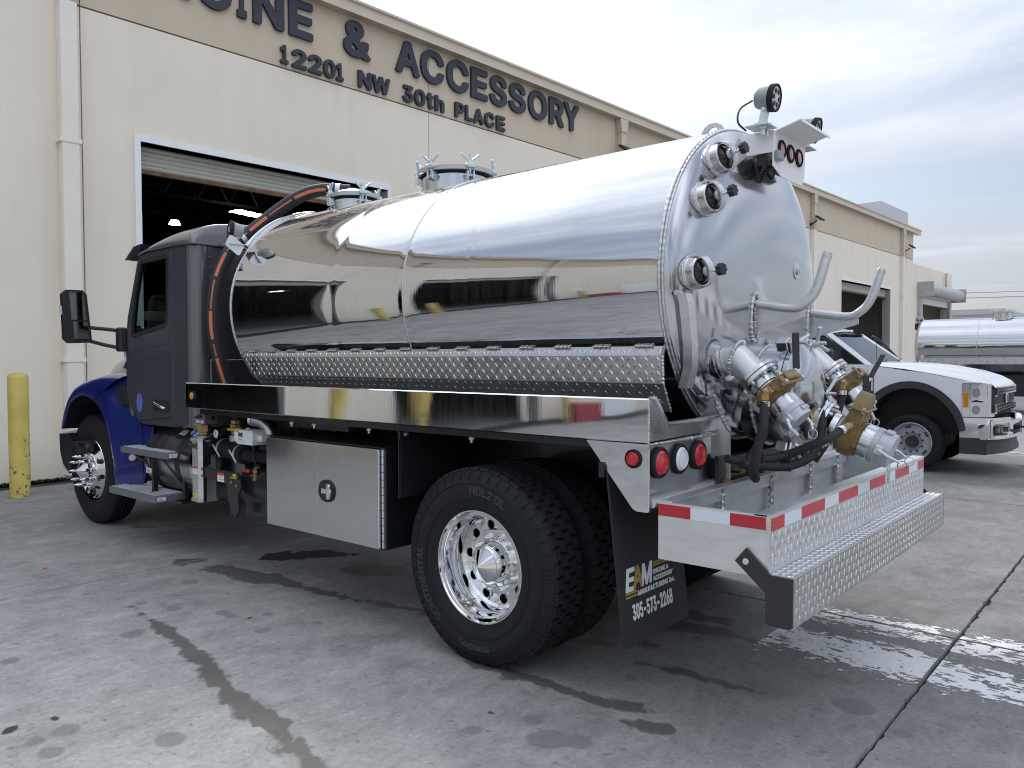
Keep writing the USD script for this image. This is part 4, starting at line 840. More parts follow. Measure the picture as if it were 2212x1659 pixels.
w_.bx(-.20, .2, 1.66, 1.72, 2.60, 2.68)
obj('wiring', w_, 'black_plastic', bx_)
def worklamp(foot, ctr, dirv, par, tab=None, r=.066, L=.105):
    """round work lamp on a small U bracket; dirv = where it shines"""
    foot, ctr, n = (np.asarray(q, float) for q in (foot, ctr, dirv)); n /= np.linalg.norm(n)
    w = obj('work_lamp', G().la([(.001, -L*.55), (r*.70, -L*.55), (r*.80, -L*.42), (r*.95, L*.18)], ctr, n, 36), 'lamp_grey', par)
    obj('bezel', G().la([(r*.95, L*.15), (r*1.04, L*.17), (r*1.04, L*.42), (r*.90, L*.45), (r*.88, L*.40)], ctr, n, 36), 'rubber', w)
    obj('lens', G().la([(r*.90, L*.38), (r*.6, L*.41), (.001, L*.42)], ctr, n, 30), 'led_lens', w)
    u, v = frame(n); s = G()
    for a in np.linspace(0, 2*PI, 6, endpoint=False): o = ctr+n*L*.41+r*.52*(math.cos(a)*u+math.sin(a)*v); s.la([(.014, 0), (.010, .004), (.001, .005)], o, n, 12)
    obj('led', s, 'sticker_black', w)
    up = ctr-foot; up /= np.linalg.norm(up); mid = foot+up*(np.linalg.norm(ctr-foot)-r*.95)
    sdv = np.cross(up, n); sdv /= np.linalg.norm(sdv); fw = np.cross(sdv, up)
    obj('bracket', G().bx(-.022, .022, -.016, .016, 0, np.linalg.norm(mid-foot)+.012, .003, axes(foot, sdv, fw, up)).cy(mid-sdv*.03, mid+sdv*.03, .010, n=10), 'zinc', w)
    return w
obj('lamp_tab', G().bx(-.345, -.2225, 1.60, 1.72, 2.768, 2.774).cy((-.285, 1.655, 2.774), (-.285, 1.655, 2.782), .05, n=24), 'mill_alu', bx_)
for q in (-.31, -.26): obj('stud', G().cy((q, 1.64, 2.725), (q, 1.64, 2.768), .011, n=6).cy((q, 1.64, 2.755), (q, 1.64, 2.768), .019, n=6), 'zinc', bx_)
wl = worklamp((-.285, 1.655, 2.782), (-.27, 1.63, 2.915), (.02, -.98, -.15), bx_)
obj('cable', G().tu(smooth_path([(-.30, 1.70, 2.91), (-.36, 1.74, 2.86), (-.38, 1.74, 2.79), (-.33, 1.72, 2.755)], 6), .005, 6), 'black_plastic', wl)
obj('lamp_tab', G().bx(.2225, .345, 1.60, 1.72, 2.768, 2.774), 'mill_alu', bx_)
worklamp((.26, 1.655, 2.775), (.235, 1.60, 2.86), (.08, -.95, -.28), bx_)
# work lamps on the front edge of the tank
fb = obj('front_lamp_bracket', G().ex(rrect(-.12, .02, -.05, .05, .02), .006, (-.86, 5.60, 2.45), (.80, -.10, -.59), (.5, .0, .86)).bx(-.94, -.80, 5.58, 5.72, 2.485, 2.492), 'mill_alu', T)
worklamp((-.875, 5.64, 2.492), (-.875, 5.64, 2.60), (-.93, .30, .12), fb); worklamp((-.70, 5.52, 2.42), (-.60, 5.50, 2.445), (.15, -.25, -.95), fb)
obj('front_edge_rail', G().tu(el(np.linspace(-.95, -.12, 40), 5.66, 1.012), .016, 8), 'bright_alu', T)
# bent guide bar on the left of the head
gp = [np.array([x, HY(x, z)-.032, z]) for x, z in ((-.875, 1.90), (-.86, 1.86), (-.835, 1.76), (-.80, 1.65), (-.765, 1.55), (-.735, 1.455))]
g = G()
for p, q in zip(gp[:-1], gp[1:]): g.hull([a+np.array([dx, dy, 0]) for a in (p, q) for dx in (-.032, .032) for dy in (-.026, .02)])
gb = obj('guide_bar', g, 'mill_alu', T, smooth=20)
bead([gp[0]+np.array([dx, .02, .004]) for dx in np.linspace(-.034, .034, 12)], .009, gb, .4)
# hose hanger arms with gussets on oval pads
def hanger(x, zt, reach, rise, dz):
    yb_ = HY(x, zt)
    P = smooth_path([(x, yb_-.01, zt), (x, yb_-reach*.75, zt-.03), (x, yb_-reach*1.0, zt-.03+.02), (x, yb_-reach*1.22, zt+.06), (x, yb_-reach*1.42, zt+rise)], 8)
    h = obj('hose_hanger', G().tu(P, .024, 16), 'mill_alu', T)
    obj('end_cap', G().cy(P[-1], P[-1]+(P[-1]-P[-2])/np.linalg.norm(P[-1]-P[-2])*.012, .024, .021, 16), 'bright_alu', h)
    obj('gusset', G().ex(Polygon([(yb_-.002, zt-.02), (yb_-reach*1.0, zt-.045), (yb_-reach*1.0, zt-.075), (yb_-reach*.9, zt-.085), (yb_-.002, zt-.16)]), .008, (x-.004, 0, 0), (0, 1, 0), (0, 0, 1)), 'mill_alu', h, smooth=False)
    ring = []
    for a in np.linspace(0, 2*PI, 90, endpoint=False):
        px, pz = x+.045*math.cos(a), zt-.07+.125*math.copysign(abs(math.sin(a))**.8, math.sin(a)); ring.append((px, HY(px, pz)-.004, pz))
    bead(ring, .010, h, .25, True, 'pad_weld')
    bead([(x-.008, HY(x, z)-.006, z) for z in np.linspace(zt-.16, zt-.02, 40)], .008, h, .3)
hanger(-.225, 1.882, .26, .225, 0); hanger(.63, 1.872, .29, .225, 0)
obj('bung', G().la([(.05, 0), (.05, .004), (.022, .006), (.022, .016), (.014, .016), (.012, .006), (.001, .006)], (.36, HY(.36, 2.1), 2.1), HN(.36, 2.1), 28), 'bright_alu', T)

# rear manway, domed cover facing back
mc, mz = np.array([0, 0, 1.40]), 1.40
mw = obj('rear_manway', G().la([(.262, 0), (.262, .20), (.285, .205), (.285, .23), (.26, .232)], (0, 1.79, mz), (0, -1, 0), 64), 'bright_alu', T)
bead([(.266*math.cos(a), 1.79-.075, mz+.266*math.sin(a)) for a in np.linspace(0, 2*PI, 160, endpoint=False)], .009, mw, .3, True)
cv = obj('manway_cover', G().la([(.283, .0), (.283, .022), (.268, .030), (.25, .042), (.21, .066), (.15, .088), (.08, .098), (.001, .101)], (0, 1.556, mz), (0, -1, 0), 64), 'head_alu', T)
for a in np.radians((62, 180+10, 180+62, 300, 118, 0)):
    c = np.array([.285*math.cos(a), 1.57, mz+.285*math.sin(a)]); o = np.array([math.cos(a), 0, math.sin(a)]); tn = np.array([-math.sin(a), 0, math.cos(a)]); yv = np.array([0, -1, 0.])
    t = G().bx(-.01, .05, -.032, .032, -.05, .012, .006, axes(c, o, tn, yv)).cy(c+o*.03-yv*.06, c+o*.03+yv*.10, .0095, n=8).bx(-.035, .045, -.026, .026, .015, .032, .005, axes(c, o, tn, yv)); w = obj('wing_bolt', t, 'bright_alu', cv)
    t = G().cy(c+o*.03+yv*.03, c+o*.03+yv*.065, .021, .017, 10)
    for q in (-1, 1): t.tu([c+o*.03+yv*.05, c+o*(.03+.05*(q > 0))+yv*.085+tn*q*.085], .0105, 8)
    obj('wing_nut', t, 'zinc', w)
def label_plate(c, u, w, a, b, rows, par, name='warning_label', text=None, tcol='sticker_black'):
    """thin printed label: coloured bands (height share, material); u right, w up"""
    c, u, w = (np.asarray(q, float) for q in (c, u, w)); u = u/np.linalg.norm(u); w = w/np.linalg.norm(w); n = np.cross(u, w); z = b/2; L = None
    for sh, mt in rows:
        g = G().bx(-a/2, a/2, z-b*sh, z, 0, .0012, 0, axes(c, u, w, n)); z -= b*sh
        if L is None: L = obj(name, g, mt, par, smooth=False)
        else: obj('printed_field', g, mt, L, smooth=False)
    r = np.random.default_rng(int(abs(c[1]*1000)) % 999); g = G(); k = 0
    for i in range(5):
        yy = b*(.22-.13*i); x_ = -a*.38 + (a*.3 if i % 2 and len(rows) > 1 else 0); g.bx(x_, x_+a*r.uniform(.35, .68), yy-b*.022, yy+b*.022, .0012, .0017, 0, axes(c, u, w, n))
    if text: 
        v, f = text_poly(text, b*.45, 2, .8); v = v-np.array([np.ptp(v[:, 0])/2, b*.18, 0]); v[:, 2] = np.where(v[:, 2] > v[:, 2].mean(), .0019, .0012); v = v @ np.stack([u, w, n]) + c; obj('lettering', (v, f), tcol, L, smooth=False)
    else: obj('print_lines', g, tcol, L, smooth=False)
    return L
nv = np.array([.62, -.75, -.22])*0+np.array([0, -1, 0])
label_plate((-.06, 1.462, 1.31), (.97, -.1, 0), (0, .28, 1), .065, .085, ((.22, 'sticker_red'), (.78, 'sticker_yellow')), cv); label_plate((.0, 1.460, 1.375), (.97, -.1, .05), (0, .1, 1), .05, .03, ((1.0, 'sticker_white'),), cv)

# bronze gate valves with cam-lock caps
def valve(o, ax, up, r, Lp, hside, cap_r=None, name='gate_valve'):
    """o: centre of the valve body; ax: flow direction (outwards); up: bonnet direction"""
    o, ax, up = (np.asarray(q, float) for q in (o, ax, up)); ax /= np.linalg.norm(ax); up = up-ax*(up @ ax); up /= np.linalg.norm(up); sd = np.cross(ax, up); cr = cap_r or r*1.18
    g = G(); W = r*1.28; h = r*2.25
    P = Polygon([(-W*.98, 0), (-W*.98, h*.85), (W*.98, h*.85), (W*.98, 0)]).union(Polygon([(W*1.08*math.cos(a), W*1.08*math.sin(a)) for a in np.linspace(0, 2*PI, 40)]))
    g.ex(P, r*.86*(1 if np.cross(sd, up) @ ax > 0 else -1), o-ax*r*.43, sd, up, .006)
    for q in (-1, 1):
        H = Polygon([(r*1.22*math.cos(a), r*1.22*math.sin(a)) for a in np.linspace(PI/8, 2*PI+PI/8, 9)[:-1]]); s = 1 if np.cross(sd, up) @ ax > 0 else -1
        g.ex(H, s*r*.28, o+ax*(r*.43*q-(r*.28 if q < 0 else 0)), sd, up, .004)
    for q in (-.55, .0, .55): g.bx(-W*.98-.004, W*.98+.004, h*(.55+.1*q)-.004, h*(.55+.1*q)+.004, -r*.455, r*.455, 0, axes(o, sd, up, ax))
    b = obj(name, g, 'brass_valve', T, smooth=28)
    g = G().bx(-W*1.22, W*1.22, h*.85, h*.85+.014, -r*.62, r*.62, .004, axes(o, sd, up, ax)); n = 14
    if r > .07:
        V = [[o+sd*(W*.95*math.cos(a))+up*(h*.85+.014+r*.95*math.sin(a))+ax*q*r*.40 for q in (-1, 1)] for a in np.linspace(0, PI, n)]; g.hull(np.array(V).reshape(-1, 3))
    else: g.bx(-W*.80, W*.80, h*.85+.014, h*.85+.030, -r*.34, r*.34, .006, axes(o, sd, up, ax))
    obj('bonnet', g, 'brass_valve', b, smooth=30)
    for q in (-1, 1):
        for s in (-1, 1): p = o+sd*q*W*1.06+up*(h*.85+.014)+ax*s*r*.38; obj('bonnet_bolt', G().cy(p, p+up*.009, .0095, n=6).cy(p-up*.02, p, .0085, n=6), 'zinc', b)
    # cast roundel on the face
    obj('roundel', G().la([(r*.36, -.001), (r*.36, .0025), (r*.30, .0025), (r*.29, .001), (.001, .001)], o+up*h*.62+ax*r*.43, ax, 20), 'brass_valve', b)
    # flow-side pipe, collars, adapter and cap
    obj('pipe', G().cy(o-ax*Lp, o-ax*r*.55, r, n=36), 'cast_alu' if r > .07 else 'bright_alu', b)
    obj('collar', G().la([(r, -.03), (r*1.14, -.03), (r*1.14, .0), (r, .004)], o-ax*r*.9, ax, 36), 'bright_alu', b)
    e = o+ax*r*.71
    cp = obj('adapter', G().la([(r, 0), (cr, .004), (cr, .045), (cr*1.0, .05), (cr*.985, .052), (cr*.985, .062)], e, ax, 40), 'bright_alu', b)
    k = e+ax*.058
    obj('cap', G().la([(cr*1.0, 0), (cr*1.02, .004), (cr*1.02, .028), (cr*.965, .032), (cr*.965, r*1.15), (cr*.93, r*1.15+.006), (cr*.5, r*1.15+.006), (.001, r*1.15+.004)], k, ax, 44)
        .bx(-cr*.42, cr*.42, cr*.86, cr*1.03, .034, r*.95, .004, axes(k, sd, up, ax)), 'cast_alu', cp)
    for q in (-1, 1):
        a = k+sd*q*cr*.98+ax*.045
        arm = obj('cam_arm', G().bx(-.012, .012, -.022, .022, -.02, .02, .003, axes(a, sd, up, ax)).tu([a+sd*q*.014, a+ax*r*.75+sd*q*.03-up*.01, a+ax*r*1.4+sd*q*.004-up*.02], [.010, .0085, .0075], 8), 'zinc', cp)
        rc = a+ax*r*1.62-up*.03; obj('pull_ring', G().tu([rc+.022*(math.cos(t)*up+math.sin(t)*ax) for t in np.linspace(0, 2*PI, 20, endpoint=False)], .0025, 6, closed=True), 'brass' if q > 0 else 'zinc', arm)
    # lever
    st = o+sd*hside*(W+.01)+up*h*.30
    lv = obj('valve_lever', G().cy(o+sd*hside*W*.8+up*h*.30, st+sd*hside*.025, .014, n=12).cy(st, st+sd*hside*.015, .022, n=6), 'zinc', b)
    return b, dict(o=o, ax=ax, up=up, sd=sd, W=W, h=h, st=st+sd*hside*.025, lv=lv, cp=cp, k=k, cr=cr, r=r)
def lever(d_, p1, p2, p3):
    """bent flat handle with a black grip from p1 to p3"""
    P = [np.asarray(q, float) for q in (d_['st'], p1, p2)]; w = np.array([.55, -.8, 0])
    g = G()
    for a, b in zip(P[:-1], P[1:]): s = .014; g.hull([q+w*e*s+f for q in (a, b) for e in (-1, 1) for f in (np.array([-.002, -.001, .0]), np.array([.002, .001, .0]))])
    obj('handle_bar', g, 'zinc', d_['lv'])
    a, b = np.asarray(p2, float), np.asarray(p3, float); g = G(); g.hull([q+w*e*.0165+f*np.array([.8, .55, 0]) for q in (a, b) for e in (-1, 1) for f in (-.006, .006)]); obj('grip', g, 'black_plastic', d_['lv'])
def chain(p, q, sag, par, n=22):
    p, q = np.asarray(p, float), np.asarray(q, float); g = G()
    for i in range(n):
        t = (i+.5)/n; c = p+(q-p)*t-np.array([0, 0, sag*4*t*(1-t)]); dt = (q-p)/n-np.array([0, 0, sag*4*(1-2*t)/n]); L = np.linalg.norm(dt); dt /= L; u, w = frame(dt); s = u if i % 2 else w
        g.tu([c+dt*L*.62*math.cos(a)+s*.0045*math.sin(a) for a in np.linspace(0, 2*PI, 10, endpoint=False)], .0016, 5, closed=True)
    obj('chain', g, 'zinc', par)
def elbow(x, sgn):
    p0, p1, p2 = np.array([x-.06*sgn*0, HY(x, 1.585)+.01, 1.585]), np.array([x, 1.675, 1.60]), np.array([x+.0, 1.575, 1.505])
    g = G(); g.cy(p0, p1, .072, n=36); e = obj('pipe_elbow', g, 'mill_alu', T)
    obj('pipe_leg', G().cy(p1+np.array([0, .028, .03])*.2, p2, .072, n=36).sp(p1, .072, 3), 'mill_alu', e)
    dn = p1-p0; dn /= np.linalg.norm(dn); ax = p2-p1; ax /= np.linalg.norm(ax); u, w = frame(ax)
    obj('tank_flange', G().la([(.098, .0), (.104, .01), (.104, .024), (.075, .026)], p0, dn, 40), 'bright_alu', e)
    m = dn+ax; m /= np.linalg.norm(m); u2, w2 = frame(m)
    bead([p1+.0735*(math.cos(a)*u2*1.0+math.sin(a)*w2*1.12) for a in np.linspace(0, 2*PI, 110, endpoint=False)], .009, e, .3, True)
    fl = obj('bolt_flange', G().la([(.074, -.012), (.112, -.012), (.112, .004), (.074, .004)], p2, ax, 44).la([(.07, .010), (.112, .010), (.112, .026), (.07, .026)], p2, ax, 44), 'bright_alu', e)
    obj('gasket', G().la([(.106, .004), (.106, .010)], p2, ax, 40), 'copper_burn', fl)
    g = G()
    for a in np.linspace(0, 2*PI, 8, endpoint=False): o = p2+.095*(math.cos(a)*u+math.sin(a)*w); g.cy(o+ax*.026, o+ax*.040, .010, n=6)
    obj('flange_bolts', g, 'zinc', fl, kind='stuff'); return p2, ax
for x, s in ((-.52, -1), (.52, 1)):
    p2, ax = elbow(x, s); upv = np.array([.10*s if s < 0 else .1, -.12, 1.0])
    b, D = valve(p2+ax*.118, ax, upv, .060, .11, -1, .074)
    if s < 0:
        DL = D; q = D['st']; lever(D, q+np.array([.03, -.02, .03]), q+np.array([.045, -.015, .085]), q+np.array([.07, .0, .26]))
        chain(D['k']+D['sd']*.03-D['up']*.05, D['k']+np.array([.10, .02, -.02]), .09, D['cp']); obj('earth_lug', G().cy(D['o']-D['up']*.08, D['o']-D['up']*.105, .045, n=6), 'bright_alu', b)
    else:
        DR = D; q = D['st']; lever(D, q+np.array([.03, -.03, .02]), q+np.array([.07, -.04, .05]), q+np.array([.22, -.10, .20])) if False else lever(D, q+np.array([.06, -.04, -.005]), q+np.array([.10, -.06, .04]), q+np.array([.21, -.10, .175]))
        chain(D['k']-D['up']*.06, D['k']+np.array([.02, -.03, -.12]), .03, D['cp'], 12)
# centre outlet through the cover and the large valve
oc, oa = np.array([0.0, 1.53, 1.285]), np.array([.07, -.935, -.34]); oa /= np.linalg.norm(oa)
ou = obj('centre_outlet', G().cy(oc, oc+oa*.10, .085, n=40), 'cast_alu', T)
uu, ww = frame(oa); bead([oc+oa*.02+.088*(math.cos(a)*uu+math.sin(a)*ww) for a in np.linspace(0, 2*PI, 90, endpoint=False)], .007, ou, .3, True)
obj('heat_tint', G().la([(.0853, .028), (.0857, .03), (.0857, .055), (.0853, .057)], oc, oa, 40), 'copper_burn', ou)
obj('outlet_flange', G().la([(.085, .09), (.128, .09), (.128, .106), (.085, .106)], oc, oa, 44).la([(.08, .110), (.128, .110), (.128, .126), (.08, .126)], oc, oa, 44), 'bright_alu', ou)
g = G()
for a in np.linspace(0, 2*PI, 8, endpoint=False): o = oc+.11*(math.cos(a)*uu+math.sin(a)*ww); g.cy(o+oa*.075, o+oa*.145, .010, n=6)
obj('flange_bolts', g, 'zinc', ou, kind='stuff')
b, DC = valve(oc+oa*.250, oa, (0, -.2, 1), .078, .10, -1, .092)
q = DC['st']; lever(DC, q+np.array([.045, -.01, .02]), q+np.array([.055, -.005, .10]), q+np.array([.075, .0, .255]))
chain(DC['k']-DC['sd']*.085+oa*.05, DC['k']+DC['sd']*.085+oa*.10, .16, DC['cp'], 34)
# corrugated hydraulic hoses
def chose(path, name='corrugated_hose', r=.021, plain=False):
    P = smooth_path(path, 12); L = np.concatenate([[0], np.cumsum(np.linalg.norm(np.diff(P, axis=0), axis=1))]); n = int(L[-1]/.0035); Q = np.stack([np.interp(np.linspace(0, L[-1], n), L, P[:, k]) for k in range(3)], 1)
    rr = r if plain else r*(1+.05*np.cos(np.arange(n)*PI*.66))
    return obj(name, G().tu(Q, rr, 12), 'hose_rubber', T, smooth=60)
def fitting(p, d1, d2, par):
    p, d1, d2 = (np.asarray(q, float) for q in (p, d1, d2)); d1 /= np.linalg.norm(d1); d2 /= np.linalg.norm(d2)
    obj('brass_fitting', G().cy(p-d1*.03, p, .017, n=6).sp(p, .020, 2).cy(p, p+d2*.04, .018, n=6), 'brass', par)
    obj('steel_nut', G().cy(p-d1*.065, p-d1*.028, .020, n=16).cy(p+d2*.045, p+d2*.07, .023, n=12), 'chrome', par)
def vport(D, s, k): return D['o']+D['sd']*s*(D['W']+.065)+D['up']*D['h']*k
vl = vport(DL, 1, .35); h1 = chose([vl+np.array([-.005, 0, -.05]), vl+np.array([-.02, .0, -.16]), (vl[0]-.015, vl[1]+.02, 1.22), (vl[0]+.0, vl[1]+.05, 1.08), (vl[0]+.06, vl[1]+.07, 1.03), (vl[0]+.10, vl[1]+.12, 1.10), (-.40, 1.60, 1.19), (-.30, 1.62, 1.24)])
fitting(vl, DL['sd'], (-.05, 0, -1), h1)
vc = vport(DC, 1, .38); h2 = chose([vc+np.array([-.06, .02, -.025]), vc+np.array([-.16, .06, -.06]), (-.36, 1.50, 1.115), (-.50, 1.58, 1.10), (-.60, 1.62, 1.10), (-.66, 1.66, 1.12)]); fitting(vc, DC['sd'], (-.9, .25, -.3), h2)
h3 = chose([(-.62, 1.60, 1.09), (-.50, 1.56, 1.075), (-.36, 1.48, 1.065), (-.22, 1.42, 1.10), (-.14, 1.40, 1.18), (-.10, 1.40, 1.28), (-.04, 1.41, 1.335), (.06, 1.42, 1.30), (.16, 1.46, 1.22), (.24, 1.5, 1.15)])
for p in ((-.50, 1.57, 1.09), (-.36, 1.49, 1.09)): obj('cable_tie', G().bx(p[0]-.006, p[0]+.006, p[1]-.03, p[1]+.03, p[2]-.05, p[2]+.05, .004), 'black_plastic', h3)
vr = vport(DR, 1, .25)
h4 = chose([vr+np.array([-.0, 0, -.06]), vr+np.array([-.03, .02, -.18]), (vr[0]-.04, vr[1]+.06, 1.15), (vr[0]-.1, vr[1]+.12, 1.02)], plain=True); fitting(vr, (vr-DR['o']), (-.1, 0, -1), h4)
# ------------------------------------------------------------------ wheels
def bent_text(txt, h, r0, a_mid, cx, y, z, sgn, par, bold=1, sx=1.0, gap=.004, flip=False, t=.0022):
    """raised lettering round a tyre's side wall (plane x = cx, facing sgn)"""
    v, f = text_poly(txt, h, bold, sx); W = np.ptp(v[:, 0]); zz_ = (v[:, 2] > v[:, 2].mean())*t
    big = trimesh.Trimesh(v, f, process=False)
    bv, bf = trimesh.remesh.subdivide_to_size(np.c_[v[:, :2], zz_*1.0], f, .012, max_iter=6)
    r = r0+bv[:, 1]; a = a_mid+(bv[:, 0]-W/2)/r0*(1 if not flip else 1)
    # reading clockwise seen from outside (from -x the +y axis points left)
    Y = y-np.sin(a)*r; Z = z+np.cos(a)*r
    obj('raised_lettering', (np.stack([cx+sgn*bv[:, 2], Y, Z], 1), bf), 'tyre_text', par, smooth=False)
TYRE = [(.296, .030), (.312, .012), (.335, .004), (.345, .0045), (.350, .001), (.40, -.004), (.43, -.004), (.436, .0), (.463, .006), (.468, .010), (.492, .020)]
def tyre(xo, y, z, s, R, drive, par, text=False):
    """xo: outer side wall plane, s: -1 for the truck's left side"""
    k = R/.525; prof = [(r*k, t) for r, t in TYRE]; Wd = .275
    if drive: tread = [(.508, .030), (.5125, .040), (.5125, Wd-.04), (.508, Wd-.03)]
    else:
        tread = [(.512, .030), (.523, .042)]
        for g_ in (.082, .115, .160, .193): tread += [(.525, g_-.006), (.511, g_-.004), (.511, g_+.004), (.525, g_+.006)]
        tread += [(.523, Wd-.042), (.512, Wd-.03)]
    prof += [(r*k, t) for r, t in tread] + [(r*k, Wd-t) for r, t in TYRE[::-1]] + [(.285, Wd-.06), (.285, .06), (.296, .030)]
    t = obj('tyre', G().la([(r, -s*0+tt) for r, tt in prof], (xo, y, z), (-s, 0, 0), 96), 'rubber', par, smooth=40)
    if drive:
        g = G(); n = 46
        for row, (t0, t1) in enumerate(((.033, .080), (.0845, .134), (.141, .1905), (.195, .242))):
            for i in range(n):
                a0 = (i+(.5 if row % 2 else 0)+.12)*2*PI/n; a1 = a0+2*PI/n*.89; sk = .05*2*PI/n*(1 if row % 2 else -1); P = []
                for ra, rr in ((0, .5125), (1, .5248)):
                    for (a, tt, da) in ((a0, t0, -sk), (a0+.012, (t0+t1)/2, 0), (a0, t1, sk), (a1, t1, sk), (a1-.012, (t0+t1)/2, 0), (a1, t0, -sk)):
                        if ra: tt = tt+(.0025 if tt == t0 else -.0025 if tt == t1 else 0)
                        P.append((xo-s*tt, y-math.sin(a+da)*rr*k, z+math.cos(a+da)*rr*k))
                g.add(P, [(0, 6, 7), (0, 7, 1), (1, 7, 8), (1, 8, 2), (2, 8, 9), (2, 9, 3), (3, 9, 10), (3, 10, 4), (4, 10, 11), (4, 11, 5), (5, 11, 6), (5, 6, 0), (6, 11, 10), (6, 10, 7), (7, 10, 9), (7, 9, 8)])
        for i in range(n):   # shoulder ribs
            a = (i+.3)*2*PI/n; P = []
            for rr, tt in ((.47, .006), (.512, .030)):
                for q in (-.012, .012):
                    for o in (0, .003): P.append((xo-s*(tt-o), y-math.sin(a+q)*rr*k, z+math.cos(a+q)*rr*k))
            g.hull(P)
        obj('tread_blocks', g, 'rubber', t, smooth=False, kind='stuff')
    if text:
        bent_text('HDL2 DL', .042, .385, math.radians(14), xo+s*.003, y, z, s, t, 2); bent_text('CONTINENTAL', .042, .385, math.radians(-112), xo+s*.003, y, z, s, t, 2, .95)
        v, f = text_poly('Continental', .034, 2, .9); W = np.ptp(v[:, 0]); r0 = .43
        a = PI+(v[:, 0]-W/2)/r0*-1; r = r0-v[:, 1]
        obj('raised_lettering', (np.stack([xo+s*(.003+(v[:, 2] > v[:, 2].mean())*.002), y-np.sin(a)*r, z+np.cos(a)*r], 1), f), 'tyre_text', t, smooth=False)
        obj('side_ring', G().la([(.362*k, -.005), (.366*k, -.0065), (.370*k, -.005)], (xo, y, z), (-s, 0, 0), 96).la([(.443*k, -.003), (.447*k, -.0055), (.452*k, -.002)], (xo, y, z), (-s, 0, 0), 96), 'rubber', t)
    return t
def nuts(xf, y, z, s, rr, n, L, par, spike=False, r=.019):
    for i in range(n):
        a = (i+.35)*2*PI/n; c = np.array([xf, y-math.sin(a)*rr, z+math.cos(a)*rr])
        pr = [(r, 0), (r, L*.30), (r*.72, L*.36), (r*.95, L*.46), (r*.78, L*.72), (.0015, L)] if spike else [(r, 0), (r*.95, L*.8), (r*.6, L), (.001, L)]
        obj('nut_cover', G().la(pr, c, (s, 0, 0), 16), 'chrome', par)
def drive_wheel(xo, y, z, s, detail):
    w = obj('drive_wheel', G().la([(.296, .028), (.2985, .014), (.2965, .008), (.290, .008), (.2855, .016), (.270, .020), (.262, .034), (.2595, .075), (.252, .088), (.246, .104), (.2435, .150), (.226, .166)], (xo, y, z), (-s, 0, 0), 96), 'chrome', T, smooth=40)
    P = Polygon([(.229*math.cos(a), .229*math.sin(a)) for a in np.linspace(0, 2*PI, 80)])
    for i in range(10):
        a = (i+.15)*2*PI/10; P = P.difference(Polygon([(.200*math.cos(a)+.026*math.cos(b), .200*math.sin(a)+.026*math.sin(b)) for b in np.linspace(0, 2*PI, 24)]))
    obj('wheel_disc', G().ex(P, .012*(-s) if s < 0 else -.012, (xo-s*.162, y, z), (0, 1, 0), (0, 0, 1)), 'chrome', w, smooth=40)
    if detail:
        obj('hub', G().la([(.178, .160), (.172, .150), (.128, .150), (.112, .140), (.104, .075), (.096, .068)], (xo, y, z), (-s, 0, 0), 64), 'chrome', w)
        obj('hub_cone', G().la([(.100, .078), (.1005, .066), (.092, .058), (.088, .060), (.0865, .055), (.001, .004)], (xo, y, z), (-s, 0, 0), 64), 'chrome', w, smooth=25)
        nuts(xo-s*.150, y, z, s, .1425, 10, .036, w, r=.0145)
        v = np.array([[xo-s*.10, y+.10, z-.205], [xo-s*.06, y+.125, z-.215], [xo-s*.03, y+.135, z-.214]]); obj('valve_stem', G().tu(v, [.004, .004, .005], 8), 'brass', w)
    obj('drum', G().cy((xo-s*.19, y, z), (xo-s*.34, y, z), .205, n=40), 'black_paint', w)
    return w
RY, RZ = 2.79, .512
for s in (-1, 1):
    tyre(s*1.222, RY, RZ, s, .522, True, T, text=s < 0); drive_wheel(s*1.203, RY, RZ, s, True)
    tyre(s*.885, RY, RZ, s, .522, True, T); obj('inner_rim', G().la([(.296, .03), (.27, .06), (.25, .2)], (s*.86, RY, RZ), (-s, 0, 0), 40), 'chrome', T)
obj('rear_axle', G().cy((-.85, RY, RZ), (.85, RY, RZ), .075, n=20).sp((0, RY, RZ), (.22, .20, .20), 3).cy((0, RY+.1, RZ), (0, 6.8, .8), .055, n=14), 'black_paint', T)
for s in (-1, 1): obj('leaf_springs', G().bx(s*.40, s*.50, RY-.65, RY+.65, .60, .66).bx(s*.41, s*.49, RY-.4, RY+.4, .661, .71), 'black_paint', T)
FY, FZ, FX = 8.11, .53, .984
for s in (-1, 1):
    tyre(s*(FX+.012), FY, FZ, s, .53, False, T)
    w = obj('steer_wheel', G().la([(.296, .028), (.2985, .010), (.294, .004), (.285, .006), (.275, .012), (.262, .030), (.250, .036), (.235, .028), (.20, .004), (.172, -.012), (.168, -.020), (.12, -.021)], (s*FX, FY, FZ), (-s, 0, 0), 96), 'chrome', T, smooth=40)
    for i in range(8): a = (i+.4)*2*PI/8; c = np.array([s*(FX-.0), FY-math.sin(a)*.213, FZ+math.cos(a)*.213]); obj('hand_hole', G().la([(.027, -.012), (.025, -.019), (.001, -.0185)], c, (-s, 0, 0) if False else (-s, 0, 0), 20), 'sticker_black', w)
    obj('hub_cap', G().la([(.13, -.020), (.125, -.032), (.110, -.036), (.108, -.070), (.098, -.078), (.001, -.150)], (s*FX, FY, FZ), (-s, 0, 0), 48), 'chrome', w, smooth=28)
    nuts(s*(FX+.020), FY, FZ, s, .1425, 10, .135, w, True, .021)
obj('front_axle', G().bx(-.8, .8, FY-.05, FY+.05, FZ-.14, FZ-.04), 'black_paint', T)

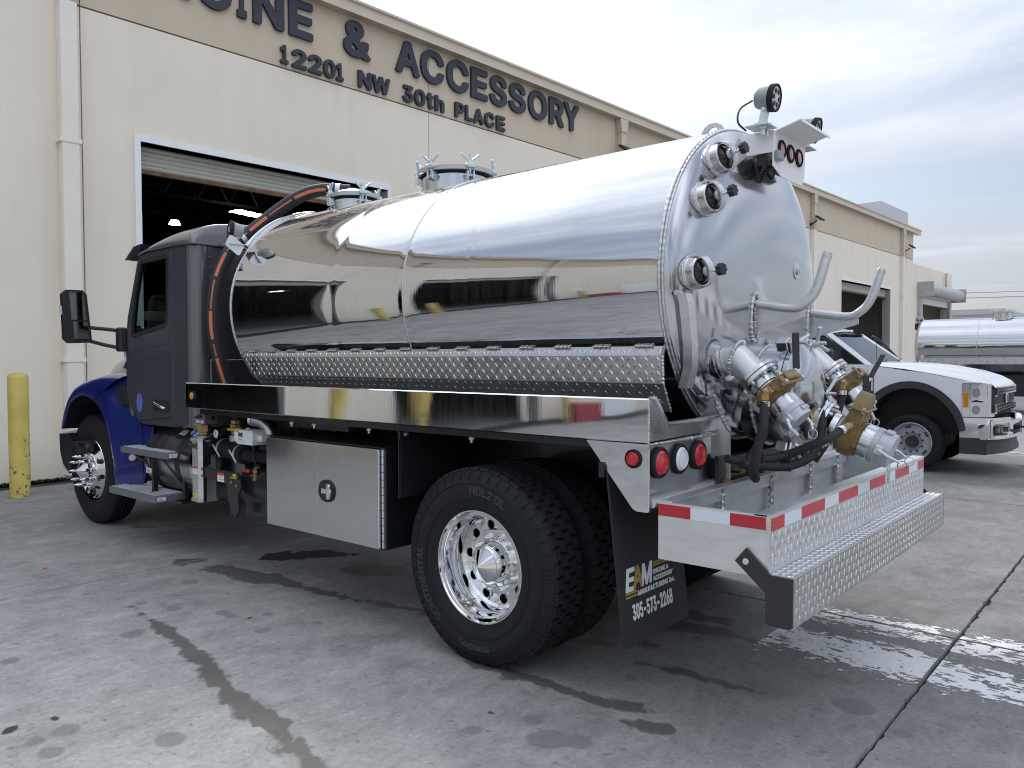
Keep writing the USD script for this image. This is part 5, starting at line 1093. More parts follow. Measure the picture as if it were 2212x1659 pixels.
# ------------------------------------------------------------------ mud flaps
FA = np.array([-1.21, 1.974, 1.064]); FB = np.array([-1.21, 1.886, .293]); fw_ = (FA-FB)/np.linalg.norm(FA-FB); fl_ = np.linalg.norm(FA-FB)
for sx in (-1, 1):
    o = FB if sx < 0 else FB*np.array([-1, 1, 1])-np.array([.612, 0, 0])
    fp = obj('mud_flap', G().ex(rrect(0, .612, 0, fl_+.06, .006), -.008, o, (1, 0, 0), fw_), 'flap_rubber', T)
    if sx > 0: continue
    def fl_text(txt, x, zb, w, h, mat, bold=1, shear=0., up=-.0):
        v, f = text_poly(txt, 1.0, bold); lo, hi = v.min(0), v.max(0); u_ = (v[:, 0]-lo[0])/(hi[0]-lo[0])*w; q = (v[:, 1]-lo[1])/(hi[1]-lo[1])*h; u_ = u_+q*shear
        t = np.where(v[:, 2] > v[:, 2].mean(), .0012, .0001); k = (zb-.293)/fw_[2]; nrm = np.cross([1., 0, 0], fw_)
        P = FB+np.array([1., 0, 0])*(x+1.21+u_)[:, None]+fw_*(k+q)[:, None]+nrm*t[:, None]; obj('lettering', (P, f), mat, fp, smooth=False)
    def fl_bar(x, zb, w, h, mat): k = (zb-.293)/fw_[2]; nrm = np.cross([1., 0, 0], fw_); obj('logo_stripe', G().ex([(0, 0), (w, 0), (w+h*.3, h), (h*.3, h)], .001, FB+np.array([x+1.21, 0, 0])+fw_*k+nrm*.0001, (1, 0, 0), fw_), mat, fp, smooth=False)
    fl_text('E', -1.155, .530, .072, .106, 'decal_white', 2, .22); fl_text('A', -1.090, .532, .088, .105, 'decal_gold', 2, .10); fl_text('M', -1.016, .533, .092, .101, 'decal_white', 2, .22)
    fl_text('ENGINE &', -.905, .567, .148, .023, 'decal_white', 2, .05); fl_text('ACCESSORY', -.908, .535, .188, .023, 'decal_white', 2, .05); fl_text('MANUFACTURING Inc.', -1.052, .4975, .345, .025, 'decal_white', 2, .05)
    fl_text('305-573-2268', -1.112, .397, .368, .073, 'decal_white', 2)
    for z, a, b in ((.616, -.895, -.812), (.603, -.898, -.759)): fl_bar(a, z, b-a, .0085, 'decal_gold')
    for z in (.519, .503): fl_bar(-1.158, z, .102, .0085, 'decal_gold')
    obj('flap_hanger', G().bx(-1.215, -.6, 1.99, 2.02, 1.06, 1.13), 'black_paint', fp)
# front splash guard before the drive wheels, ribbed
sg = G().bx(-1.15, -.66, 3.447, 3.455, .79, 1.19)
for x in np.arange(-1.14, -.67, .0125): sg.bx(x, x+.006, 3.4425, 3.4465, .80, 1.13)
sgd = obj('splash_guard', sg, 'black_plastic', T, smooth=False)
obj('guard_hanger', G().tu([(-1.145, 3.46, 1.18), (-1.145, 3.46, 1.215), (-1.10, 3.46, 1.225)], .006, 8).bx(-1.15, -.66, 3.436, 3.4465, 1.14, 1.19), 'black_paint', sgd)
for x in (-1.11, -.85): obj('guard_bolt', G().cy((x, 3.436, 1.165), (x, 3.415, 1.165), .008, n=8).cy((x, 3.436, 1.165), (x, 3.428, 1.165), .015, n=6), 'zinc', sgd)
label_plate((-.60, 2.9, 1.10), (0, -1, 0), (0, 0, 1), .12, .06, ((1., 'sticker_white'),), sgd) if False else label_plate((-.478-.004, 2.95, .97), (0, -1, 0), (0, 0, 1), .11, .06, ((1., 'sticker_white'),), T)

# ------------------------------------------------------------------ tool box
bx0, by0, by1, bz0, bz1 = -1.178, 3.535, 4.735, .478, 1.075
tb = obj('tool_box', G().bx(bx0, -.66, by0, by1, bz0, bz1, .006), 'black_paint', T)
obj('box_lid', G().bx(bx0-.004, -.655, by0-.004, by1+.004, bz1+.0005, bz1+.006), 'black_paint', tb, smooth=False)
for a, b in ((3.580, 4.1526), (4.1531, 4.724)): obj('door_panel', G().bx(-1.203-.0006*(a > 4), -1.1815, a, b, .487, 1.071, .0006), 'stainless', tb)
obj('door_edge', G().bx(-1.205, -1.18, 3.566, 3.5785, .487, 1.071, .003), 'bright_alu', tb)
g = G()
for k in range(13): g.cy((-1.182, 3.552, .492+k*.0448), (-1.182, 3.552, .533+k*.0448), .0085, n=10)
obj('hinge', g, 'zinc', tb, kind='stuff')
P = Polygon([(.078*math.cos(a)*(.95 if math.cos(a) > 0 else 1.02), .070*math.copysign(abs(math.sin(a))**.85, math.sin(a))) for a in np.linspace(0, 2*PI, 40)])
lt = obj('paddle_latch', G().ex(P, -.012, (-1.2035, 4.055, .779), (0, -1, 0), (0, 0, 1), .004) if False else G().ex(P, .014, (-1.2035-.0, 4.055, .779), (0, -1, 0), (0, 0, 1), .005), 'black_plastic', tb)
obj('latch_recess', G().ex(rrect(-.045, .045, -.045, .05, .015), .001, (-1.2177, 4.055, .779), (0, -1, 0), (0, 0, 1)), 'sticker_black', lt, smooth=False)
obj('latch_handle', G().hull([(-1.228, 4.055+a, .779+b) for a, b in ((-.040, -.045), (-.052, .0), (-.040, .045), (-.022, .048), (-.016, 0), (-.022, -.048))]+[(-1.219, 4.055+a, .779+b) for a, b in ((-.045, -.047), (-.055, .0), (-.045, .047), (-.018, .05), (-.012, 0), (-.018, -.05))])
    .hull([(-1.225, 4.055+a, .779+b) for a, b in ((-.02, -.012), (-.02, .012), (.035, .016), (.035, -.016))]+[(-1.218, 4.055+a, .779+b) for a, b in ((-.02, -.014), (-.02, .014), (.038, .018), (.038, -.018))]), 'chrome', lt)
for y in (3.62, 4.6): obj('box_hanger', G().bx(-.72, -.66, y, y+.05, bz1+.007, 1.25), 'black_paint', tb, smooth=False)
obj('hanger_channel', G().ex(rrect(4.05, 4.70, 1.135, 1.215, .012), .006, (-1.04, 0, 0), (0, 1, 0), (0, 0, 1)), 'black_paint', T)
obj('under_rail', G().bx(-1.15, -1.09, 2.0, 5.7, 1.185, 1.222), 'black_paint', T)
for y in (4.55, 4.3, 3.75, 2.9): obj('hanger_bolt', G().cy((-1.12, y, 1.185), (-1.12, y, 1.150), .008, n=8).cy((-1.12, y, 1.178), (-1.12, y, 1.168), .016, n=6), 'zinc', T)

# ------------------------------------------------------------------ vacuum pump group between tool box and fuel tank
sep = obj('separator', G().hull([(x, y, z) for x, y in ((-1.10, 5.925), (-1.10, 5.835), (-1.075, 5.80), (-.98, 5.80), (-.955, 5.83), (-.955, 5.925)) for z in (.512, .972)]), 'mill_alu', T, smooth=20)
for z in (.500, .974): obj('end_cap', G().hull([(x, y, z+q) for x, y in ((-1.108, 5.933), (-1.108, 5.832), (-1.08, 5.792), (-.975, 5.792), (-.947, 5.826), (-.947, 5.933)) for q in (-.012, .012)]), 'cast_alu', sep, smooth=20)
def side_text(txt, c, h, mat, par, axis='x'):
    v, f = text_poly(txt, h, 3, .8); v = v-[np.ptp(v[:, 0])/2, 0, 0]; P = np.stack([np.full(len(v), c[0])-np.where(v[:, 2] > v[:, 2].mean(), .0012, .0), c[1]-v[:, 0], c[2]+v[:, 1]], 1); obj('lettering', (P, f), mat, par, smooth=False)
side_text('NVE', (-1.1003, 5.882, .905), .036, 'sticker_black', sep)
label_plate((-1.1005, 5.882, .735), (0, -1, 0), (0, 0, 1), .07, .062, ((.28, 'sticker_red'), (.72, 'sticker_white')), sep)
label_plate((-1.1005, 5.882, .535), (0, -1, 0), (0, 0, 1), .08, .028, ((1., 'sticker_yellow'),), sep)
def bvalve(c, par, arm=(0, 0, 0), hgt=.13):
    c = np.asarray(c, float); b = obj('bronze_valve', G().cy(c+[0, 0, -.05], c, .055, n=24), 'cast_alu', par)
    obj('valve_body', G().la([(.034, 0), (.044, .012), (.044, .03), (.052, .035), (.052, .085), (.044, .09), (.044, .115), (.03, .125), (.012, hgt), (.001, hgt)], c, (0, 0, 1), 8).cy(c+[0, 0, .06], c+[0, 0, .06]+np.asarray(arm), .034, n=20), 'brass', b, smooth=25); return b
bvalve((-1.03, 5.865, 1.0), sep, (0, .11, 0)); v2 = bvalve((-.93, 5.56, 1.015), T, (.08, 0, 0), .17)
obj('yellow_lever', G().tu([(-1.0, 5.56, 1.065), (-1.02, 5.52, 1.067), (-1.05, 5.30, 1.082)], .010, 8), 'handle_yellow', v2)
gg = obj('pressure_gauge', G().cy((-1.0, 5.66, 1.03), (-1.045, 5.655, 1.03), .036, n=28), 'black_plastic', T); obj('gauge_face', G().la([(.037, 0), (.037, .006), (.031, .007), (.030, .003), (.001, .003)], (-1.045, 5.655, 1.03), (-1, 0, 0), 28), 'chrome', gg); obj('dial', G().la([(.029, .004), (.001, .0045)], (-1.045, 5.655, 1.03), (-1, 0, 0), 24), 'gauge_face', gg); obj('needle', G().bx(-1.051, -1.0505, 5.653, 5.657, 1.018, 1.050), 'sticker_black', gg)
obj('blue_handle', G().tu([(-1.05, 6.02, 1.005), (-1.06, 5.975, 1.02), (-1.06, 5.93, 1.03)], [.012, .018, .014], 8).sp((-1.06, 5.96, 1.02), (.012, .035, .016), 2), 'handle_blue', T)
cb = obj('control_box', G().bx(-1.10, -.99, 5.735, 5.85, 1.098, 1.222, .004), 'control_grey', T)
for y in (5.815, 5.775): obj('switch', G().cy((-1.10, y, 1.160), (-1.108, y, 1.160), .012, n=8).cy((-1.108, y, 1.160), (-1.135, y+.006, 1.150), .006, n=8), 'black_plastic', cb)
for y in (5.825, 5.765): label_plate((-1.1003, y, 1.118), (0, -1, 0), (0, 0, 1), .045, .022, ((1., 'sticker_white'),), cb)
for x, z in ((-1.03, 1.19), (-1.03, 1.145)): obj('grommet', G().cy((x, 5.735, z), (x, 5.729, z), .014, n=16), 'black_plastic', cb)
P = Polygon([(-1.107, .50), (-1.107, .975), (-1.09, .995), (-.56, 1.02), (-.56, .5), (-.75, .5), (-.75, .86), (-1.045, .86), (-1.05, .79), (-1.08, .772), (-1.085, .5)])
bp_ = obj('pump_bracket', G().ex(P, .010, (0, 5.748, 0), (1, 0, 0), (0, 0, 1)), 'black_paint', T)
obj('bracket_slot', G().ex(rrect(-1.09, -1.05, .965, .978, .006), .001, (0, 5.7375, 0), (1, 0, 0), (0, 0, 1)), 'cast_alu', bp_); obj('bracket_slot', G().ex(rrect(-.86, -.81, .985, .998, .006), .001, (0, 5.7375, 0), (1, 0, 0), (0, 0, 1)), 'cast_alu', bp_)
hp = obj('rubber_coupling', G().cy((-.95, 5.74, .915), (-1.0, 5.30, .885), .070, n=32).cy((-1.0, 5.31, .885), (-.98, 5.0, .885), .05, .045, 28), 'rubber', T)
dv = np.array([-.05, -.44, -.03]); dv /= np.linalg.norm(dv)
for q in (.06, .36): c = np.array([-.95, 5.74, .915])+dv*q; obj('band_clamp', G().la([(.071, -.012), (.075, -.012), (.075, .012), (.071, .012)], c, dv, 32).cy(c+np.array([-.078, .05, .03]), c+np.array([-.07, -.04, -.06]), .007, n=8), 'zinc', hp)
lb = obj('lower_bracket', G().ex([(5.764, .772), (5.764, .696), (5.42, .672), (5.40, .56), (5.36, .45), (5.30, .44), (5.25, .5), (5.27, .6), (5.225, .66), (5.225, .692), (5.262, .768)], .012, (-1.10, 0, 0), (0, 1, 0), (0, 0, 1)), 'black_paint', T, smooth=20)
label_plate((-1.1005, 5.50, .715), (0, -1, 0), (0, 0, 1), .095, .068, ((.28, 'sticker_red'), (.72, 'sticker_white')), lb); label_plate((-1.1005, 5.31, .738), (0, -1, 0), (0, 0, 1), .042, .036, ((1., 'sticker_yellow'),), lb)
for y, z in ((5.762, .755), (5.762, .705), (5.345, .725), (5.275, .728), (5.345, .692), (5.275, .672)): obj('bracket_bolt', G().cy((-1.10, y, z), (-1.112, y, z), .013, n=6, ch=.002), 'brass', lb)
pm_ = obj('pump_body', G().cy((-.85, 5.35, .66), (-.85, 4.85, .66), .19, n=32).bx(-1.0, -.6, 4.80, 5.36, .42, .60, .03).cy((-.86, 5.1, .8), (-.86, 5.1, 1.0), .07, n=20).bx(-.98, -.6, 4.83, 5.2, .84, 1.02, .03), 'black_paint', T)
g = G()
r5 = np.random.default_rng(11)
for k in range(14):
    a, b, c = r5.uniform(4.85, 5.6), r5.uniform(.55, 1.1), r5.uniform(-1.0, -.65); g.tu(smooth_path([(c, a, b), (c-.03, a-.08, b+r5.uniform(-.1, .1)), (c, a-.2, b+r5.uniform(-.15, .12)), (c+.1, a-.3, b)], 5), r5.uniform(.006, .016), 8)
obj('pump_hoses', g, 'black_plastic', pm_)
g = G().cy((-1.02, 5.16, .70), (-1.02, 5.16, .80), .014, n=8).cy((-1.02, 5.16, .715), (-1.02, 5.16, .735), .021, n=6).cy((-1.02, 5.16, .77), (-1.02, 5.16, .79), .021, n=6).cy((-1.02, 5.16, .80), (-1.02, 5.12, .82), .014, n=8).cy((-1.02, 5.16, .745), (-1.02, 5.21, .745), .010, n=8); cock = obj('drain_cock', g, 'brass', T)
obj('red_handle', G().bx(-1.035, -1.015, 5.23, 5.31, .762, .788, .006), 'handle_red', cock)
bt = obj('oil_bottle', G().hull([(x, y, z) for x in (-1.12, -.98) for y in (5.03, 5.27) for z in (1.02, 1.075)]+[(x, y, z) for x in (-1.11, -.99) for y in (5.05, 5.25) for z in (.985, 1.09)]).bx(-1.08, -1.0, 4.985, 5.04, 1.01, 1.06, .008).cy((-1.05, 5.2, 1.085), (-1.05, 5.2, 1.10), .014, n=12), 'bottle_white', T)
side_text('NVE', (-1.1206, 5.185, 1.043), .026, 'sticker_black', bt); label_plate((-1.1205, 5.185, 1.025), (0, -1, 0), (0, 0, 1), .08, .022, ((1., 'bottle_white'),), bt, 'printed_lines'); label_plate((-1.121, 5.225, 1.078), (0, -1, 0), (0, 0, 1), .03, .016, ((1., 'sticker_yellow'),), bt)
obj('oil_line', G().cy((-1.05, 5.13, .985), (-1.05, 5.13, .95), .013, n=8).tu(smooth_path([(-1.05, 5.13, .95), (-1.05, 5.13, .88), (-1.04, 5.12, .83), (-1.03, 5.16, .815)], 6), .006, 8), 'black_plastic', bt)
sep2 = obj('steel_elbow', G().tu(smooth_path([(-1.02, 5.17, 1.165), (-.99, 5.10, 1.145), (-.97, 5.05, 1.09), (-.97, 5.04, 1.03)], 8), .052, 22), 'fuel_alu', T); obj('elbow_collar', G().la([(.045, -.03), (.055, -.028), (.055, .0)], (-1.025, 5.18, 1.168), (-.25, .85, .25), 24), 'chrome', sep2)
# ------------------------------------------------------------------ fuel tank and cab steps
ft = obj('fuel_tank', G().la([(.001, 0), (.27, .004), (.292, .018), (.300, .04), (.300, .86), (.292, .882), (.27, .896), (.001, .90)], (-.76, 5.96, .745), (0, 1, 0), 72), 'fuel_alu', T)
obj('tank_ring', G().la([(.300, 0), (.309, .004), (.309, .045), (.300, .05)], (-.76, 5.985, .745), (0, 1, 0), 64), 'chrome', ft)
for y in (6.22, 6.66): obj('tank_strap', G().la([(.301, 0), (.307, .002), (.307, .058), (.301, .06)], (-.76, y, .745), (0, 1, 0), 64), 'black_plastic', ft)
obj('fuel_cap', G().cy((-.955, 6.07, .975), (-.99, 6.07, 1.015), .045, .045, 28, .006).cy((-.93, 6.07, .945), (-.955, 6.07, .975), .034, n=20), 'fuel_alu', ft)
a = math.radians(50); label_plate((-.76-.3012*math.cos(a), 6.36, .745+.3012*math.sin(a)), (0, -1, 0), (math.sin(a), 0, math.cos(a)), .10, .10, ((.15, 'sticker_yellow'), (.45, 'sticker_white'), (.4, 'sticker_black')), ft)
def step(xo, xi, y0, y1, zt, h, nb):
    s = obj('cab_step', G().ex(rrect(y0, y1, zt-h, zt, .008), xi-xo, (xo, 0, 0), (0, 1, 0), (0, 0, 1)) , 'control_grey', T, smooth=20)
    g = G()
    for i, x in enumerate(np.linspace(xo+.02, xi-.015, nb)):
        for y in np.arange(y0+.03+(i % 2)*.012, y1-.03, .026): g.la([(.0085, 0), (.0075, .006), (.005, .007)], (x, y, zt-.0005), (0, 0, 1), 6)
    obj('grip_studs', g, 'bright_alu', s, smooth=False, kind='stuff'); label_plate((xo+.05, y0-.0005, zt-h/2), (1, 0, 0), (0, 0, 1), .07, .03, ((1., 'sticker_white'),), s); return s
s1 = step(-1.14, -.97, 6.25, 7.10, .842, .052, 6); s2 = step(-1.18, -.93, 6.38, 7.25, .482, .060, 9)
obj('step_bracket', G().bx(-1.09, -1.05, 6.60, 6.63, .44, .79).bx(-1.03, -1.0, 6.19, 6.22, .46, .80).tu([(-1.10, 6.95, .79), (-1.06, 6.80, .72), (-1.04, 6.62, .60)], .010, 8).tu([(-1.06, 6.5, .78), (-1.05, 6.24, .62)], .010, 8).bx(-1.0, -.5, 6.3, 7.2, .40, .42), 'black_paint', s1)
obj('air_horn', G().cy((-1.07, 7.03, .745), (-1.09, 6.99, .745), .028, n=18).bx(-1.06, -1.0, 6.92, 7.0, .74, .77), 'fuel_alu', s1); label_plate((-1.075, 6.70, .655), (0, -1, 0), (0, 0, 1), .12, .045, ((1., 'sticker_white'),), s1)
# ------------------------------------------------------------------ cab
XS = 1.03
side = Polygon([(6.10, 2.513), (6.10, 1.085), (6.14, 1.05), (6.20, 1.04), (6.27, 1.075), (6.34, 1.04), (6.90, 1.04), (6.967, 1.054), (7.155, 1.203), (7.205, 1.32), (7.205, 1.75), (7.165, 1.968), (6.95, 2.46), (6.86, 2.50), (6.297, 2.525)])
win = Polygon([(6.895, 2.40), (6.86, 2.435), (6.425, 2.447), (6.413, 2.43), (6.430, 1.95), (6.445, 1.905), (6.49, 1.885), (7.03, 1.815), (7.063, 1.825), (7.066, 1.86), (7.0, 2.138)])
for s in (-1, 1):
    obj('cab_side', G().ex(side.difference(win.buffer(.012)), .035*(1 if s < 0 else -1), (s*XS, 0, 0), (0, 1, 0), (0, 0, 1), .0), 'cab_grey', T, smooth=20)
    door = Polygon([(6.345, 2.50), (6.345, 1.19), (6.36, 1.12), (6.90, 1.065), (6.96, 1.07), (7.14, 1.22), (7.185, 1.33), (7.185, 1.75), (7.148, 1.96), (6.94, 2.445), (6.85, 2.482)]).buffer(-.004)
    d = obj('cab_door', G().ex(door.difference(win.buffer(.022)), (-.007 if s < 0 else .007), (s*(XS+.0005), 0, 0), (0, 1, 0), (0, 0, 1), .003), 'cab_grey', T, smooth=20)
    obj('window_seal', G().ex(win.buffer(.024).difference(win.buffer(-.012)), (-.010 if s < 0 else .010), (s*(XS+.0002), 0, 0), (0, 1, 0), (0, 0, 1), .003), 'cab_trim', d, smooth=20)
    obj('side_window', G().ex(win.buffer(.01), .004*(1 if s < 0 else -1), (s*(XS-.012), 0, 0), (0, 1, 0), (0, 0, 1)), 'cab_glass', d, smooth=False)
    obj('handle_cup', G().ex(rrect(6.405, 6.69, 1.165, 1.262, .03), (-.006 if s < 0 else .006), (s*(XS+.0078), 0, 0), (0, 1, 0), (0, 0, 1), .003), 'black_plastic', d)
    obj('door_handle', G().tu([(s*(XS+.020), 6.66, 1.235), (s*(XS+.03), 6.60, 1.225), (s*(XS+.028), 6.50, 1.20), (s*(XS+.016), 6.47, 1.19)], [.009, .011, .012, .010], 10), 'chrome', d)
    obj('door_inside', G().bx(s*.965, s*.99, 6.40, 7.10, 1.25, 1.80 if s < 0 else 2.03), 'door_trim' if s > 0 else 'cab_inside', d, smooth=False)
    if s > 0: obj('trim_dark', G().bx(.955, .9645, 6.40, 7.10, 1.2, 1.92).bx(.95, .9645, 6.50, 6.60, 1.955, 1.985), 'cab_inside', d, smooth=False)
    # swage line on the door
    obj('door_swage', G().hull([(s*(XS+q), y, z) for y, z0 in ((6.37, 1.70), (7.15, 1.62)) for q, z in ((.007, z0-.10), (.007, z0+.02), (.014, z0-.05))]), 'cab_grey', d, smooth=60)
    if s < 0:
        dc = obj('door_decal', G().ex(Polygon([(.055*math.cos(a), .085*math.sin(a)) for a in np.linspace(0, 2*PI, 32)]), .001, (-XS-.0082, 6.945, 1.225), (0, -1, 0), (0, 0, 1)), 'handle_blue', d, smooth=False)
        obj('decal_print', G().bx(-XS-.0102, -XS-.0093, 6.93, 6.96, 1.235, 1.29).bx(-XS-.0102, -XS-.0093, 6.925, 6.95, 1.165, 1.2), 'sticker_red', dc, smooth=False)
# rounded rear corners and back wall
for s in (-1, 1):
    V = np.array([[(s*(XS-.10+.10*math.cos(a)), 6.10-.10*math.sin(a), z) for a in np.linspace(0, PI/2, 10)] for z in (1.05, 1.12, 2.0, 2.513)])
    obj('cab_corner', G().grid(V if s < 0 else V[:, ::-1]), 'cab_grey', T, smooth=50)
bk = obj('cab_back', G().bx(-.93, .93, 6.0, 6.02, 1.05, 2.513).bx(-.9, .9, 5.985, 5.9995, 1.15, 1.6, .01), 'cab_grey', T, smooth=False)
for z in np.arange(1.15, 2.5, .085):
    for s in (-1, 1): obj('rivet', G().sp((s*.885, 6.0, z), (.009, .005, .009), 1), 'cab_grey', bk)
obj('corner_trim', G().tu([(-.905, 5.998, 1.06), (-.905, 5.998, 2.51)], .004, 6), 'black_plastic', bk)
# roof
def roofz(u, v):   # u -1..1 across, v 0 (rear)..1 (front)
    top = .225*(1-.18*v-.60*max(0, (v-.35)/.65)**1.7); return top*(max(0, 1-abs(u)**4.2))**.45*min(1, (v/.09))**.5 if v < .09 else top*(max(0, 1-abs(u)**4.2))**.45
us = np.sin(np.linspace(-PI/2, PI/2, 41)); vs_ = np.concatenate([np.linspace(0, .1, 8)**1.0, np.linspace(.13, 1, 26)])
V = np.array([[(u*(XS+.004), 5.985+v*.965, (2.517 if v < .3 else 2.517+.0*v)+.012*math.sin(v*PI)-.035*max(0, v-.72)+roofz(u, v)) for u in us] for v in vs_])
obj('cab_roof', G().grid(V), 'roof_paint', T, smooth=60)
obj('drip_line', G().tu([(-XS-.004, 5.99, 2.515), (-XS-.005, 6.3, 2.526), (-XS-.004, 6.80, 2.520), (-XS+.0, 6.93, 2.49)], .007, 6).tu([(-.93, 5.992, 2.515), (.93, 5.992, 2.515)], .006, 6), 'cab_trim', T)
obj('sun_visor', G().ex([(6.90, 2.60), (7.0, 2.595), (7.17, 2.50), (7.165, 2.485), (7.08, 2.50), (6.94, 2.545)], 2*XS-.02, (-XS+.01, 0, 0), (0, 1, 0), (0, 0, 1)), 'cab_trim', T, smooth=20)
obj('visor_glass', G().ex([(7.02, 2.594), (7.20, 2.488), (7.195, 2.482), (7.015, 2.588)], 2*XS, (-XS, 0, 0), (0, 1, 0), (0, 0, 1)), 'lamp_grey', T, smooth=False)
for x in (-.8, -.35, 0, .35, .8): obj('roof_lamp', G().la([(.035, 0), (.03, .025), (.001, .035)], (x, 6.72, 2.655), (0, 0, 1), 16), 'lamp_amber', T)
obj('windscreen', G().add([(-.98, 6.96, 2.47), (.98, 6.96, 2.47), (1.0, 7.20, 1.90), (-1.0, 7.20, 1.90)], [(0, 1, 2, 3)]), 'cab_glass', T, smooth=False)
obj('front_bulkhead', G().bx(-1.0, 1.0, 7.14, 7.19, 1.1, 1.88).bx(-1.02, -.94, 7.1, 7.18, 1.1, 1.9), 'cab_inside', T, smooth=False)
obj('cab_floor', G().bx(-.99, .99, 6.03, 7.13, 1.06, 1.10).bx(-.9, .9, 6.85, 7.12, 1.60, 1.86, .03), 'cab_inside', T)
for x in (-.5, .5): obj('cab_seat', G().bx(x-.24, x+.24, 6.10, 6.62, 1.35, 1.50, .05).bx(x-.24, x+.24, 6.06, 6.22, 1.50, 2.10, .05).bx(x-.13, x+.13, 6.07, 6.19, 2.11, 2.32, .04), 'cab_inside', T)
obj('dash_panel', G().bx(-.95, .3, 6.99, 7.03, 1.945, 2.03, .01).bx(-.82, -.74, 6.985, 6.9895, 1.965, 1.985), 'door_trim', T)
obj('steering_wheel', G().tu([(-.5+.22*math.cos(a), 6.86+.10*math.sin(a), 1.83+.19*math.sin(a)) for a in np.linspace(0, 2*PI, 30, endpoint=False)], .016, 8, closed=True), 'cab_trim', T)
# mirror
for s in (-1, 1):
    mh = obj('door_mirror', G().hull([(s*x, y, z) for x, z in ((1.505, 2.165), (1.495, 1.78), (1.46, 1.742), (1.30, 1.748), (1.268, 1.78), (1.305, 2.17), (1.34, 2.205), (1.47, 2.20)) for y in (7.33, 7.38)]+[(s*x, 7.46, z) for x, z in ((1.47, 2.12), (1.46, 1.82), (1.31, 1.82), (1.33, 2.12))]), 'black_plastic', T, smooth=25)
    obj('mirror_glass', G().hull([(s*x, y, z) for x, z in ((1.452, 2.185), (1.435, 1.945), (1.312, 1.945), (1.335, 2.185)) for y in (7.324, 7.3295)]), 'mirror_glass', mh, smooth=False)
    obj('mirror_glass', G().hull([(s*x, y, z) for x, z in ((1.425, 1.928), (1.415, 1.78), (1.295, 1.78), (1.305, 1.928)) for y in (7.322, 7.3295)]), 'mirror_glass', mh, smooth=False)
    obj('mirror_arm', G().tu([(s*1.31, 7.37, 1.885), (s*1.16, 7.33, 1.872), (s*1.09, 7.26, 1.860)], .017, 10).tu([(s*1.31, 7.37, 1.775), (s*1.16, 7.33, 1.73), (s*1.09, 7.26, 1.71)], .017, 10), 'black_plastic', mh)
    obj('mirror_mount', G().bx(s*1.035, s*1.10, 7.16, 7.26, 1.67, 1.885, .012), 'black_plastic', mh)
    obj('signal_lens', G().hull([(s*x, y, z) for x, z in ((1.506, 2.06), (1.502, 1.99)) for y in (7.34, 7.40)]+[(s*1.48, 7.40, 2.03)]), 'lamp_clear', mh)

# ------------------------------------------------------------------ hood and blue wings
XO = 1.08
top = np.array([(8.575, .906), (8.527, 1.055), (8.416, 1.215), (8.265, 1.327), (8.11, 1.378), (7.959, 1.408), (7.671, 1.446), (7.45, 1.452), (7.248, 1.448)])
arch = np.array([(8.545, .91), (8.484, 1.002), (8.386, 1.134), (8.271, 1.21), (8.072, 1.258), (7.843, 1.224), (7.665, 1.135), (7.552, 1.013), (7.463, .841), (7.395, .637), (7.364, .464)])
def rs(P, n): d_ = np.r_[0, np.cumsum(np.hypot(*np.diff(P, axis=0).T))]; t = np.linspace(0, d_[-1], n); Q = smooth_path(np.c_[P, np.zeros(len(P))], 8)[:, :2]; d2 = np.r_[0, np.cumsum(np.hypot(*np.diff(Q, axis=0).T))]; t = np.linspace(0, d2[-1], n); return np.stack([np.interp(t, d2, Q[:, 0]), np.interp(t, d2, Q[:, 1])], 1)
